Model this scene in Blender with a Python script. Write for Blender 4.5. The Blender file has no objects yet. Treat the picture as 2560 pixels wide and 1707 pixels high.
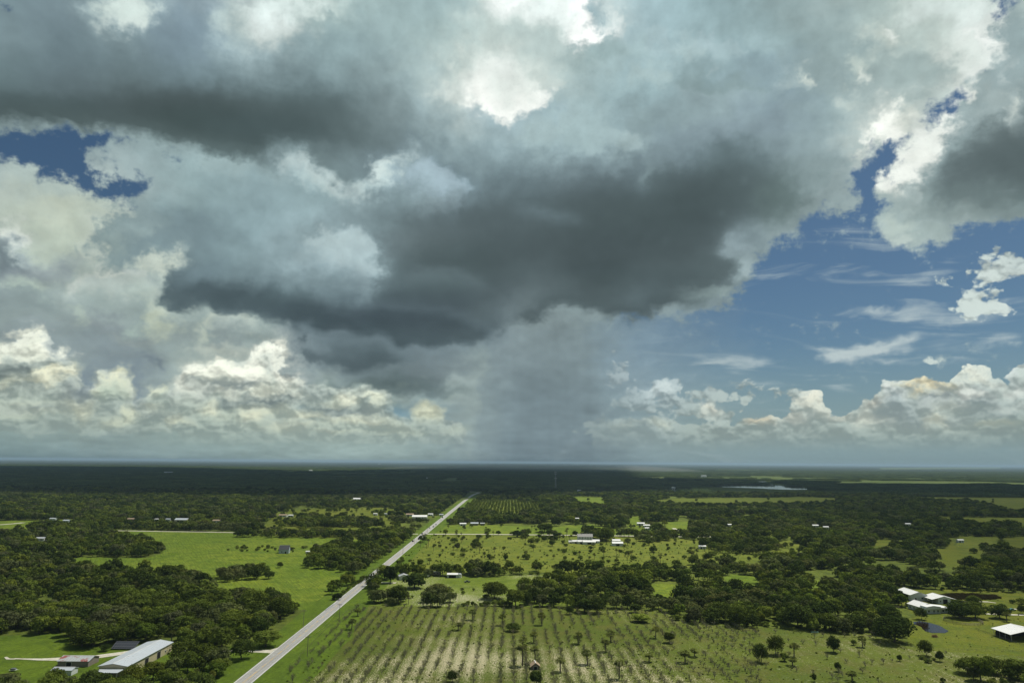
import bpy, bmesh, math, random
import numpy as np
from mathutils import Vector, Matrix

# ------------------------------------------------------------------ camera, sky, sun, exposure
scn = bpy.context.scene
ROOT = scn.collection
F_PX = 1730.0                                   # focal length in photo pixels (photo 2560 x 1707)
CAM_H = 100.0
PITCH = math.radians(9.88)
ROLL = 0.0074
cam_d = bpy.data.cameras.new("camera")
cam_d.sensor_width = 36.0
cam_d.lens = 36.0 * F_PX / 2560.0
cam_d.clip_start = 1.0
cam_d.clip_end = 200000.0
cam = bpy.data.objects.new("camera", cam_d)
ROOT.objects.link(cam)
CAM_ROT = Matrix.Rotation(math.pi / 2 + PITCH, 3, 'X') @ Matrix.Rotation(ROLL, 3, 'Z')
cam.matrix_world = Matrix.Translation((0, 0, CAM_H)) @ CAM_ROT.to_4x4()
scn.camera = cam
CR = np.array(CAM_ROT)

HAZE = 3.6e-5
DENOISE = True
MIST = 1.8e-4
SUN_EL = math.radians(61)
SUN_AZ = math.radians(52)                       # clockwise from the view direction (+Y)
SUN_DIR = Vector((math.cos(SUN_EL) * math.sin(SUN_AZ), math.cos(SUN_EL) * math.cos(SUN_AZ), math.sin(SUN_EL)))
sl = bpy.data.lights.new("sun", 'SUN')
sl.energy = 4.7
sl.angle = math.radians(0.5)
sl.color = (1.0, 0.95, 0.84)
sun = bpy.data.objects.new("sun", sl)
ROOT.objects.link(sun)
sun.rotation_euler = SUN_DIR.to_track_quat('Z', 'Y').to_euler()
scn.view_settings.view_transform = 'Standard'
scn.view_settings.look = 'None'
scn.view_settings.exposure = 0.0
scn.view_settings.gamma = 1.0
try:
    scn.cycles.max_bounces = 5
    scn.cycles.diffuse_bounces = 2
    scn.cycles.transparent_max_bounces = 16
    scn.cycles.volume_bounces = 0
    scn.cycles.use_denoising = DENOISE
    scn.cycles.use_adaptive_sampling = True
    scn.cycles.adaptive_threshold = .012
    scn.cycles.adaptive_min_samples = 12
except Exception:
    pass


def lin(c):
    c = np.asarray(c, float) / 255.0
    return np.where(c <= 0.04045, c / 12.92, ((c + 0.055) / 1.055) ** 2.4)


# ---- low-frequency layout of the sky, given in the photograph's own picture units and then
# ---- resampled to compass azimuth / elevation, which is what the world shader works in
CELL = 10.0
GX = np.arange(-200, 2761, CELL)
GY = np.arange(-60, 1221, CELL)
PX, PY = np.meshgrid(GX, GY)


def inside(poly, X=None, Y=None):
    X = PX if X is None else X
    Y = PY if Y is None else Y
    p = np.asarray(poly, float)
    r = np.zeros(X.shape, bool)
    j = len(p) - 1
    for i in range(len(p)):
        xi, yi = p[i]
        xj, yj = p[j]
        if yi != yj:
            c = ((yi > Y) != (yj > Y)) & (X < (xj - xi) * (Y - yi) / (yj - yi) + xi)
            r ^= c
        j = i
    return r


def blur(a, s):
    """s in photo pixels"""
    n = max(1, int(3 * s / CELL + 1))
    k = np.exp(-0.5 * (np.arange(-n, n + 1) * CELL / s) ** 2)
    k /= k.sum()
    b = np.pad(a, ((n, n), (n, n)), mode='edge')
    b = np.apply_along_axis(lambda v: np.convolve(v, k, 'valid'), 0, b)
    return np.apply_along_axis(lambda v: np.convolve(v, k, 'valid'), 1, b)


def soft_poly(poly, s=14):
    # four sub-samples per cell edge, then a blur
    acc = 0
    for ox in (-3.5, 0, 3.5):
        for oy in (-3.5, 0, 3.5):
            acc = acc + inside(poly, PX + ox, PY + oy).astype(float)
    return blur(acc / 9.0, s)


def ell(x, y, rx, ry, ang=0.0, hard=1.0):
    a = math.radians(ang)
    dx, dy = PX - x, PY - y
    u = (dx * math.cos(a) + dy * math.sin(a)) / rx
    v = (-dx * math.sin(a) + dy * math.cos(a)) / ry
    r = np.sqrt(u * u + v * v)
    return 1.0 / (1.0 + np.exp(np.minimum((r - 1.0) * 4.0 * hard, 60)))
SKY_ROWS = [0, 96, 192, 288, 384, 480, 576, 672, 768, 864, 960, 1056, 1140]
SKY_BASE = [  # cloud tone every 160 px across, at the rows above
 "130,148,150 125,140,143 170,185,182 135,150,155 200,215,212 175,195,190 165,185,182 150,170,168 225,242,238 240,252,250 165,188,190 155,178,178 148,165,162 165,180,175 180,198,192 215,230,224 180,195,190",
 "125,140,140 115,132,135 128,145,146 128,145,150 190,206,203 150,170,168 158,178,176 150,170,165 170,190,187 215,232,228 160,182,185 165,188,188 155,175,172 155,170,165 182,198,192 205,218,212 150,165,162",
 "110,128,128 110,125,127 110,125,125 120,138,140 136,152,152 128,145,145 142,158,156 155,174,171 190,206,202 158,180,180 165,190,190 160,182,182 140,160,165 148,162,158 158,173,168 175,190,184 158,172,168",
 "88,103,103 96,110,110 90,104,104 82,95,95 80,96,96 90,105,105 115,130,130 150,168,168 160,182,182 160,182,182 145,165,165 145,160,160 140,155,160 150,168,165 215,225,218 150,164,160 112,125,124",
 "150,162,160 160,172,170 160,175,172 150,168,165 130,145,143 110,125,125 115,130,132 140,158,158 130,148,150 150,165,165 140,155,158 125,140,143 135,150,150 155,170,168 225,235,228 112,124,122 95,108,108",
 "190,200,188 195,205,190 160,172,168 155,175,172 155,175,175 150,170,168 145,160,160 125,140,142 100,115,117 100,113,115 90,104,104 88,102,103 102,117,115 150,165,162 170,185,180 108,121,118 110,125,122",
 "165,176,165 200,210,190 125,142,142 130,148,148 145,165,165 160,178,178 100,113,113 90,103,103 88,101,101 84,97,97 83,96,97 85,98,99 135,150,150 170,185,180 165,178,172 160,172,166 140,152,148",
 "125,135,135 165,175,165 160,172,165 118,135,136 135,152,152 165,182,182 112,128,128 95,110,110 78,92,93 78,90,91 82,95,95 88,101,101 140,155,155 170,182,178 175,188,184 185,198,192 190,202,198",
 "145,157,153 152,163,156 165,177,167 100,116,118 78,94,98 82,98,100 78,93,98 82,97,100 78,92,95 90,104,104 88,102,102 125,140,142 150,162,160 170,182,178 175,188,184 185,198,192 190,202,198",
 "150,160,152 140,152,150 138,149,148 170,182,172 175,186,176 98,112,114 85,100,102 112,125,125 143,154,154 140,154,154 150,165,165 150,163,162 160,172,168 170,182,178 175,188,184 180,192,186 185,197,192",
 "165,175,162 170,181,166 132,145,147 170,180,168 190,198,182 150,162,158 110,124,122 130,143,142 138,150,150 132,148,148 140,155,155 150,165,165 158,170,166 165,177,172 170,182,176 172,184,176 175,187,180",
 "155,168,155 158,170,157 160,172,158 162,175,158 166,178,162 170,181,163 165,177,161 152,165,158 128,143,145 135,150,148 142,157,150 155,167,158 155,168,161 160,172,164 160,172,163 158,170,161 160,173,163",
 "118,138,138 122,141,141 130,148,148 136,154,152 142,160,156 150,167,162 154,171,165 146,162,157 118,133,137 124,139,141 130,146,145 135,150,147 136,151,148 134,149,145 127,142,138 124,139,136 120,136,133",
]


def base_field():
    rows = np.array([[[float(v) for v in t.split(',')] for t in r.split()] for r in SKY_BASE])
    xs = np.arange(17) * 160.0
    ys = np.array(SKY_ROWS, float)
    out = np.zeros(PX.shape + (3,))
    for c in range(3):
        tmp = np.array([np.interp(GX, xs, rows[j, :, c]) for j in range(len(ys))])
        for i in range(len(GX)):
            out[:, i, c] = np.interp(GY, ys, tmp[:, i])
        out[:, :, c] = blur(out[:, :, c], 38)
    return out


# x, y, rx, ry, angle, hardness, colour, strength
STROKES = [
 # upper-left bright holes and the first dark deck
 (320, 30, 62, 42, 0, 1.1, (218, 232, 226), .95), (300, 15, 90, 24, 0, 1, (205, 222, 216), .6),
 (590, 60, 48, 60, -20, .9, (190, 208, 204), .7),
 (670, 45, 62, 60, 10, 1.0, (232, 246, 243), .95), (745, 10, 110, 22, 0, 1, (226, 242, 238), .85),
 (680, 85, 60, 30, 0, .9, (205, 216, 212), .5), (560, 100, 40, 28, 20, .9, (165, 182, 180), .5),
 (470, 90, 70, 60, 0, .8, (128, 145, 152), .6),
 (120, 268, 150, 36, 3, 1, (85, 101, 101), .8), (480, 275, 200, 45, 4, 1, (78, 91, 90), .75),
 (560, 318, 190, 42, 6, 1, (76, 92, 90), .85), (760, 300, 170, 60, 0, .8, (86, 101, 100), .7),
 (680, 330, 160, 40, 5, 1, (80, 96, 96), .7), (900, 330, 95, 60, 0, .8, (96, 111, 110), .75),
 (830, 410, 120, 42, 12, 1, (116, 131, 130), .7), (870, 436, 60, 26, 10, 1, (128, 145, 145), .6),
 (960, 290, 60, 70, 0, .7, (125, 139, 138), .5),
 # bright rim beneath the first deck
 (725, 400, 50, 34, 35, 1.1, (185, 204, 203), .8), (800, 455, 70, 26, 32, 1.1, (180, 200, 198), .8),
 (925, 475, 30, 16, 15, 1.3, (200, 220, 218), .8), (965, 430, 36, 30, -40, 1.2, (198, 216, 214), .9),
 (1025, 392, 34, 16, -20, 1.4, (208, 226, 224), .95), (560, 420, 130, 26, 10, .9, (162, 182, 180), .6),
 (1080, 440, 90, 45, 20, 1.0, (165, 184, 188), .85), (1020, 480, 80, 35, 0, 1, (150, 168, 168), .5),
 (1100, 500, 60, 30, 0, .9, (142, 156, 156), .5), (980, 520, 40, 50, 60, 1, (118, 134, 134), .6),
 (880, 560, 100, 22, 0, 1.2, (125, 142, 142), .45), (830, 575, 90, 14, -6, 1.4, (172, 190, 188), .5),
 (870, 620, 80, 60, 20, 1, (178, 196, 196), .85), (800, 590, 70, 30, 0, 1, (172, 190, 188), .6),
 (905, 680, 40, 60, 0, .8, (160, 176, 176), .6), (720, 620, 60, 60, 0, .8, (155, 173, 173), .5),
 # sun-lit holes near the middle
 (1248, 222, 62, 60, 0, 1.3, (255, 255, 255), 1.0), (1240, 235, 75, 62, 0, 1.2, (255, 255, 252), 1.0),
 (1300, 225, 70, 48, -18, 1.1, (232, 242, 234), .9), (1180, 215, 60, 60, 0, .8, (205, 218, 212), .6),
 (1345, 180, 60, 50, 0, .9, (185, 200, 196), .5), (1270, 22, 60, 36, 0, 1.0, (252, 255, 253), .95),
 (1250, 60, 90, 40, 0, .8, (190, 208, 204), .5),
 (1450, 45, 34, 60, 15, 1.2, (252, 255, 253), .95), (1470, 80, 55, 20, -18, 1.3, (250, 255, 252), .95),
 (1540, 45, 18, 22, 30, 1.4, (215, 228, 226), .7), (1390, 30, 80, 40, 0, .9, (240, 250, 247), .8),
 (1480, 35, 26, 24, 0, 1.4, (160, 182, 184), .9), (1335, 95, 60, 40, 0, .9, (165, 184, 181), .6),
 (1480, 135, 80, 34, -14, 1, (146, 166, 162), .75), (1400, 190, 60, 60, 0, .7, (160, 178, 174), .4),
 # cauliflower tops to their right
 (1635, 95, 34, 36, 0, 1.6, (170, 192, 194), .6), (1600, 130, 50, 30, 0, 1.3, (170, 192, 190), .5),
 (1715, 118, 36, 28, 0, 1.6, (176, 196, 194), .7), (1775, 108, 28, 30, 0, 1.6, (172, 192, 194), .7),
 (1820, 140, 40, 28, 20, 1.4, (165, 186, 186), .6), (1900, 110, 36, 26, -20, 1.4, (162, 184, 184), .5),
 (1740, 175, 60, 26, 0, 1, (146, 164, 162), .5), (1640, 180, 50, 26, 0, 1.4, (176, 196, 194), .6),
 (1800, 220, 110, 22, -4, 1.1, (138, 156, 154), .6), (1900, 190, 60, 40, 0, 1, (138, 155, 156), .6),
 (1700, 280, 160, 36, 0, .9, (146, 162, 160), .5), (1600, 290, 40, 30, 40, 1.4, (148, 165, 163), .5),
 (1530, 350, 90, 40, 10, 1.2, (166, 184, 182), .7), (1420, 330, 110, 60, 0, .9, (163, 185, 184), .6),
 (1820, 330, 120, 30, -8, .8, (140, 155, 158), .5),
 # the dark body
 (1480, 415, 110, 24, -6, .9, (118, 134, 136), .5), (1635, 425, 50, 40, -40, 1.2, (130, 145, 146), .6),
 (1560, 460, 160, 30, 0, .9, (96, 110, 112), .6), (1820, 400, 80, 46, -10, .9, (104, 120, 120), .7),
 (1750, 480, 160, 60, -8, .9, (84, 98, 98), .75), (1560, 545, 240, 60, 0, .8, (82, 96, 96), .7),
 (1360, 535, 70, 16, 5, 1, (110, 125, 127), .6), (1290, 470, 80, 30, 0, .8, (106, 121, 123), .5),
 (1230, 560, 150, 50, 0, .8, (92, 105, 106), .6), (1080, 620, 100, 40, 0, .8, (108, 120, 120), .6),
 (1000, 610, 40, 30, 0, .8, (125, 138, 138), .5), (1180, 655, 140, 45, 8, .8, (84, 99, 99), .7),
 (1100, 700, 80, 26, 0, .9, (100, 116, 116), .5), (1400, 640, 200, 60, 0, .8, (80, 93, 94), .7),
 (1500, 700, 180, 36, 4, 1, (76, 90, 91), .75), (1400, 730, 160, 36, 0, 1, (76, 89, 90), .7),
 (1600, 745, 120, 24, 4, 1.3, (82, 96, 96), .8), (1560, 775, 80, 18, 0, 1.4, (84, 98, 98), .75),
 (1640, 700, 200, 26, -2, 1, (80, 94, 94), .6), (1780, 660, 80, 30, -10, 1, (92, 106, 106), .6),
 (1840, 610, 34, 26, 0, 1, (152, 166, 166), .8), (1760, 735, 80, 16, -4, 1.2, (142, 156, 150), .7),
 (1880, 590, 60, 40, 0, 1, (140, 155, 156), .5), (1860, 665, 30, 36, 0, 1, (158, 172, 170), .8),
 (1960, 560, 60, 34, -25, 1, (158, 172, 170), .6), (2080, 480, 70, 60, -30, .8, (155, 168, 165), .6),
 (1950, 500, 60, 60, -20, .8, (100, 116, 112), .7), (2040, 430, 60, 60, 0, .7, (140, 155, 152), .5),
 # left lobe and its dark shelf
 (440, 590, 120, 44, -8, 1, (124, 141, 143), .7), (300, 600, 70, 40, 0, 1.2, (126, 143, 145), .8),
 (270, 660, 45, 46, 40, 1.2, (128, 145, 145), .7), (330, 560, 30, 24, 0, 1, (158, 175, 172), .6),
 (320, 690, 36, 30, 0, 1.2, (118, 134, 134), .6), (400, 640, 60, 24, 0, 1.2, (126, 144, 146), .7),
 (440, 640, 20, 20, -50, 1.4, (205, 216, 205), .9), (395, 665, 36, 26, 0, 1.2, (205, 215, 202), .8),
 (345, 655, 20, 16, 0, 1.3, (200, 210, 196), .7), (280, 675, 20, 12, 0, 1.2, (195, 205, 195), .4),
 (480, 700, 70, 50, -15, 1, (115, 132, 135), .7), (560, 740, 150, 30, 2, 1.2, (78, 94, 98), .85),
 (440, 748, 50, 22, 10, 1.4, (92, 108, 110), .8), (640, 775, 170, 26, 6, 1.2, (76, 93, 97), .9),
 (560, 780, 60, 14, 0, 1.6, (82, 99, 102), .8), (800, 800, 160, 34, 8, 1, (78, 94, 99), .85),
 (950, 810, 160, 40, 4, 1, (78, 92, 99), .75), (1090, 800, 130, 50, -6, 1, (78, 92, 97), .75),
 (1000, 850, 120, 26, 0, 1, (92, 107, 110), .6), (1180, 790, 90, 40, -20, 1, (80, 94, 98), .7),
 (1230, 770, 60, 40, -35, 1, (82, 96, 98), .7), (700, 740, 60, 22, 0, 1, (90, 108, 110), .5),
 (840, 740, 50, 34, 0, .9, (128, 145, 147), .5), (740, 700, 60, 26, 0, .9, (130, 147, 148), .5),
 (1060, 880, 130, 22, 0, 1, (98, 112, 114), .5), (890, 890, 110, 40, 8, 1.1, (86, 102, 105), .85),
 (830, 870, 80, 34, 20, 1.1, (108, 122, 124), .6), (770, 870, 50, 30, 20, 1.1, (140, 152, 152), .7),
 (900, 925, 100, 14, 4, 1.3, (82, 98, 100), .6), (790, 900, 40, 14, 25, 1.2, (120, 133, 134), .6),
 (1020, 950, 100, 22, 2, 1, (98, 113, 112), .7), (960, 962, 100, 12, 2, 1.3, (92, 107, 105), .6),
 (1100, 910, 100, 40, 0, .9, (122, 133, 133), .6), (1050, 985, 100, 14, 2, 1.2, (118, 131, 130), .7),
 (1170, 955, 50, 26, -10, 1.1, (178, 189, 180), .8), (1205, 945, 22, 18, 0, 1.3, (190, 200, 192), .6),
 (820, 950, 60, 20, 6, 1.2, (172, 182, 172), .6), (880, 975, 90, 8, 2, 1.6, (195, 203, 186), .5),
 # rain shaft
 (1340, 950, 120, 240, 0, .9, (136, 149, 149), .6), (1390, 1040, 130, 130, 0, .8, (128, 144, 146), .6),
 (1340, 830, 70, 80, 0, .9, (146, 155, 152), .5), (1270, 860, 40, 80, 0, .9, (150, 160, 158), .4),
 (1450, 800, 90, 50, 0, .8, (142, 154, 150), .5), (1340, 1130, 160, 40, 0, .8, (118, 134, 139), .6),
 # right hand top lumps
 (2215, 95, 50, 40, -30, 1.2, (205, 218, 210), .7), (2235, 85, 16, 22, 20, 1.5, (240, 248, 242), .8),
 (2140, 165, 30, 34, 40, 1.3, (205, 218, 208), .7), (2160, 190, 16, 14, 0, 1.5, (232, 240, 232), .8),
 (2030, 190, 16, 16, -30, 1.5, (222, 232, 222), .9), (1990, 200, 50, 20, -10, 1.2, (172, 186, 182), .6),
 (2080, 100, 70, 50, 0, .8, (150, 166, 162), .6), (2300, 170, 110, 40, -5, .9, (158, 172, 166), .6),
 (2330, 20, 80, 30, 0, 1, (222, 236, 232), .7), (2440, 40, 50, 50, 0, 1, (232, 244, 240), .7),
 (2420, 130, 60, 40, -25, 1, (230, 240, 234), .8), (2465, 95, 18, 16, 0, 1.5, (255, 255, 252), .9),
 (2530, 90, 60, 60, 0, .9, (150, 165, 162), .8), (2500, 170, 60, 60, 0, .8, (152, 166, 163), .6),
 (2230, 250, 50, 30, 0, .9, (152, 167, 161), .6), (2120, 250, 30, 18, -20, 1.2, (205, 216, 208), .5),
 (2225, 300, 52, 46, 0, 1.2, (244, 248, 240), .95), (2280, 280, 40, 26, 10, 1, (222, 230, 220), .7),
 (2330, 240, 50, 24, -20, .9, (190, 202, 196), .6),
 (2300, 385, 60, 40, -35, 1.1, (236, 242, 234), .95), (2245, 440, 60, 26, -30, 1.2, (236, 242, 234), .95),
 (2350, 330, 50, 34, -35, 1.1, (228, 236, 230), .9), (2400, 285, 26, 30, -40, 1.2, (225, 232, 226), .8),
 (2460, 250, 60, 60, -40, 1, (168, 180, 175), .85), (2390, 340, 30, 20, -40, 1.2, (150, 165, 162), .5),
 (2545, 270, 26, 40, -10, 1.2, (205, 215, 208), .85), (2560, 310, 20, 22, 0, 1.3, (210, 218, 210), .5),
 (2500, 345, 90, 40, -25, 1, (112, 124, 122), .8), (2400, 430, 90, 50, -30, 1, (102, 115, 114), .8),
 (2520, 400, 80, 60, 0, .9, (96, 109, 108), .8), (2440, 480, 100, 30, -8, 1, (116, 130, 127), .7),
 (2310, 470, 30, 60, 30, 1, (132, 146, 142), .6), (2280, 520, 60, 30, 0, 1, (150, 163, 157), .7),
 (2240, 560, 50, 24, 0, 1.2, (182, 195, 186), .8), (2300, 595, 60, 26, 0, 1, (160, 173, 166), .8),
 (2255, 605, 30, 16, 0, 1.2, (188, 200, 192), .7), (2420, 530, 80, 20, -8, 1, (140, 153, 148), .6),
 (1235, 190, 170, 130, 0, .45, (206, 219, 213), .6), (1225, 205, 80, 70, 0, .7, (240, 248, 242), .6), (1380, 1000, 150, 170, 0, .8, (124, 138, 140), .8), (1385, 860, 120, 90, 0, .7, (132, 145, 144), .6), (1620, 930, 90, 170, 0, .7, (152, 168, 172), .65), (1190, 1000, 50, 150, 0, .7, (152, 164, 158), .5),
 # far left towers
 (90, 440, 130, 40, 15, 1, (176, 190, 182), .7), (60, 510, 50, 30, 0, 1.1, (165, 178, 172), .5),
 (150, 540, 150, 50, 10, .9, (198, 208, 190), .6), (180, 620, 110, 44, 0, 1, (186, 197, 180), .7),
 (30, 585, 38, 30, 30, 1.4, (206, 216, 208), .9), (10, 620, 28, 40, 0, 1.4, (128, 138, 138), .9),
 (60, 635, 22, 30, 0, 1.3, (172, 184, 180), .8), (20, 660, 36, 26, 0, 1.2, (112, 124, 126), .8),
 (80, 680, 80, 20, 5, 1.2, (140, 148, 148), .7), (190, 650, 60, 18, -10, 1.1, (152, 160, 156), .6),
 (75, 720, 36, 18, 15, 1.2, (180, 195, 178), .8), (60, 750, 60, 30, 10, 1.1, (140, 152, 148), .7),
 (280, 720, 70, 20, 5, 1.2, (182, 192, 182), .8), (350, 740, 40, 20, 0, 1.2, (180, 192, 180), .7),
 (270, 760, 60, 34, 0, 1, (160, 172, 164), .6), (250, 815, 90, 18, 8, 1.2, (142, 150, 148), .7),
 (190, 790, 26, 12, 0, 1.3, (182, 194, 176), .8), (330, 825, 30, 18, 20, 1.3, (180, 196, 176), .8),
 (375, 835, 34, 14, 15, 1.4, (135, 145, 144), .8), (400, 800, 36, 44, 20, 1.1, (195, 203, 178), .8),
 (470, 830, 60, 30, 10, 1.1, (150, 160, 154), .7), (500, 830, 20, 30, -30, 1.3, (196, 206, 188), .7),
 (580, 830, 34, 40, 0, 1.1, (146, 156, 152), .7), (530, 800, 22, 16, 30, 1.3, (200, 208, 190), .7),
 (620, 810, 30, 16, 0, 1.2, (176, 186, 176), .6), (545, 870, 50, 14, 0, 1.1, (200, 206, 190), .6),
 (365, 905, 26, 10, 20, 1.5, (112, 124, 130), .8), (260, 880, 110, 60, 0, .8, (136, 147, 147), .7),
 (720, 850, 46, 20, 40, 1.3, (140, 150, 150), .8), (690, 840, 34, 14, 20, 1.3, (155, 164, 160), .7),
 (60, 890, 80, 30, 0, 1, (215, 222, 205), .9), (110, 872, 40, 30, 0, 1, (226, 231, 213), .8), (50, 925, 90, 18, -4, 1, (134, 146, 139), .9), (30, 945, 60, 8, -4, 1.2, (106, 119, 116), .8),
 (130, 945, 50, 20, -8, 1, (222, 222, 192), .9), (30, 962, 40, 6, 0, 1, (205, 207, 180), .7), (80, 972, 50, 12, 0, 1, (150, 160, 150), .8), (190, 992, 40, 20, 20, 1, (150, 158, 152), .8),
 (60, 1008, 70, 9, 0, 1, (188, 195, 174), .8), (80, 1024, 90, 5, 0, 1, (138, 148, 144), .8), (205, 1030, 34, 18, 20, 1, (206, 209, 181), .9), (40, 1042, 60, 6, 0, 1, (176, 186, 166), .8),
 (245, 938, 15, 18, 0, 1, (210, 215, 190), .9), (300, 945, 24, 16, 0, 1, (216, 219, 191), .9), (270, 978, 44, 26, 0, 1, (172, 185, 163), .8), (328, 990, 14, 16, 0, 1, (188, 198, 174), .8),
 (405, 978, 26, 12, 0, 1, (207, 213, 186), .9), (402, 998, 26, 9, 0, 1, (160, 173, 158), .8), (318, 1030, 24, 16, -30, 1, (206, 211, 181), .9), (290, 1052, 36, 9, 0, 1, (182, 190, 166), .8),
 (370, 1022, 34, 8, 0, 1, (206, 211, 186), .9), (375, 1037, 40, 6, 0, 1, (150, 161, 153), .8), (435, 1046, 28, 9, 0, 1, (212, 215, 186), .9), (522, 1016, 24, 17, 0, 1, (213, 217, 191), .9),
 (560, 1040, 34, 9, 0, 1, (182, 190, 170), .8), (635, 1040, 30, 14, 0, 1, (216, 219, 191), .9), (540, 920, 54, 22, 0, 1, (222, 228, 210), .9), (622, 925, 40, 40, 0, 1, (231, 235, 219), .9),
 (684, 862, 20, 20, 30, 1, (242, 245, 230), .9), (520, 955, 50, 10, 0, 1, (190, 198, 182), .7), (520, 976, 46, 12, 0, 1, (146, 157, 152), .8), (590, 966, 44, 14, 0, 1, (160, 168, 161), .8),
 (640, 984, 66, 9, 0, 1, (225, 230, 210), .9), (612, 1008, 66, 9, 3, 1, (104, 118, 121), .85), (705, 945, 20, 24, 0, 1, (208, 211, 198), .8), (700, 985, 44, 14, 0, 1, (208, 214, 197), .8),
 (700, 1003, 60, 7, 0, 1, (122, 135, 133), .8), (862, 1000, 24, 18, 0, 1, (228, 232, 208), .9), (932, 984, 36, 12, 0, 1, (222, 227, 202), .9), (952, 1004, 20, 18, 0, 1, (217, 222, 197), .8),
 (825, 1010, 34, 9, 0, 1, (198, 205, 183), .8), (860, 1027, 84, 7, 2, 1, (112, 126, 129), .85), (760, 1036, 42, 7, 0, 1, (217, 220, 192), .9), (900, 1049, 44, 8, 0, 1, (224, 228, 202), .9),
 (870, 1038, 50, 4, 0, 1, (120, 133, 133), .7), (1005, 1030, 24, 26, 20, 1, (126, 155, 164), .85), (1075, 1030, 26, 24, 0, 1, (206, 209, 179), .9), (745, 1018, 30, 6, 0, 1, (130, 152, 156), .7),
 (1000, 1080, 60, 8, 0, 1, (185, 192, 168), .6), (1140, 1078, 40, 12, 0, 1, (186, 193, 171), .6), (700, 1070, 50, 8, 0, 1, (192, 197, 172), .6), (840, 1080, 60, 6, 0, 1, (190, 196, 172), .6),
 (2025, 992, 26, 22, 0, 1, (216, 216, 199), .9), (2050, 1012, 18, 12, 0, 1, (208, 212, 196), .8), (2018, 1030, 30, 14, 0, 1, (172, 183, 176), .8), (1938, 1042, 20, 10, 0, 1, (216, 219, 206), .9),
 (1997, 1048, 28, 12, 0, 1, (207, 213, 202), .9), (1960, 1028, 30, 7, 0, 1, (192, 179, 158), .7), (2100, 1036, 26, 8, 0, 1, (184, 175, 157), .7), (2178, 1008, 28, 12, -20, 1, (198, 187, 167), .8),
 (2305, 965, 52, 13, 0, 1, (220, 209, 171), .9), (2224, 968, 22, 16, 0, 1, (207, 213, 206), .9), (2240, 1000, 40, 26, 0, 1, (150, 163, 163), .85), (2240, 1042, 60, 18, 0, 1, (147, 159, 159), .8),
 (2335, 1000, 36, 18, 0, 1, (163, 170, 167), .8), (2440, 930, 32, 18, 0, 1, (206, 211, 196), .9), (2475, 962, 30, 18, 0, 1, (163, 174, 169), .8), (2420, 982, 34, 16, 0, 1, (207, 214, 207), .9),
 (2425, 1006, 50, 9, 0, 1, (146, 159, 159), .8), (2548, 925, 18, 26, 0, 1, (198, 207, 207), .8), (2545, 985, 40, 16, 0, 1, (207, 214, 210), .8), (2500, 1030, 70, 9, 0, 1, (134, 147, 148), .8),
 (2376, 1012, 30, 10, 0, 1, (192, 198, 182), .7), (2345, 1046, 32, 14, 0, 1, (208, 212, 192), .9), (2165, 1052, 32, 13, 0, 1, (207, 212, 198), .9), (2290, 1062, 40, 9, 0, 1, (160, 171, 167), .7),
 (2500, 1062, 60, 7, 0, 1, (203, 207, 183), .8), (2400, 1052, 30, 10, 0, 1, (165, 175, 170), .7), (1560, 1060, 40, 10, 0, 1, (176, 186, 176), .7), (1650, 1058, 34, 12, 0, 1, (196, 203, 188), .8),
 (1770, 1024, 28, 14, 0, 1, (222, 224, 210), .9), (1788, 1050, 30, 16, 0, 1, (172, 185, 180), .8), (1900, 1046, 26, 12, 0, 1, (212, 192, 160), .8), (1650, 972, 44, 16, 0, 1, (192, 205, 205), .8),
 (205, 960, 22, 40, 0, 1.1, (126, 139, 145), .8), (345, 970, 26, 50, 0, 1.1, (132, 144, 148), .7),
]

CUMULUS = [  # crisp-edged heaps: polygon, weight
 [(-60, 862), (0, 858), (27, 845), (77, 847), (92, 839), (115, 841), (145, 862), (164, 893), (172, 912), (120, 935), (60, 950), (-60, 952)],
 [(-60, 945), (0, 960), (110, 925), (165, 915), (187, 943), (191, 973), (226, 981), (226, 969), (242, 960), (241, 922), (252, 920), (268, 937), (298, 927), (319, 937), (321, 962), (339, 985), (345, 1000), (375, 1000), (375, 981), (390, 969), (417, 969), (427, 985), (440, 1010), (520, 1020), (520, 1085), (-60, 1085)],
 [(440, 1000), (440, 950), (470, 920), (536, 897), (574, 900), (627, 897), (640, 874), (663, 843), (709, 866), (732, 877), (716, 900), (713, 927), (766, 954), (790, 975), (900, 968), (960, 970), (985, 990), (975, 1025), (1000, 1045), (1033, 1060), (1050, 1010), (1078, 1005), (1105, 1012), (1112, 1040), (1160, 1060), (1165, 1110), (440, 1110)],
 [(1480, 1110), (1500, 1062), (1560, 1048), (1600, 1060), (1620, 1048), (1670, 1043), (1710, 1068), (1760, 1062), (1790, 1066), (1840, 1060), (1870, 1040), (1905, 1036), (1960, 1042), (1993, 1023), (1990, 985), (2008, 973), (2042, 975), (2060, 1004), (2050, 1018), (2069, 1025), (2084, 1050), (2134, 1023), (2150, 1005), (2203, 985), (2199, 958), (2218, 954), (2245, 967), (2276, 952), (2322, 952), (2360, 960), (2394, 956), (2402, 927), (2433, 914), (2467, 918), (2494, 946), (2515, 966), (2537, 930), (2547, 897), (2580, 880), (2780, 870), (2780, 1130), (1480, 1130)],
]
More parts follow.
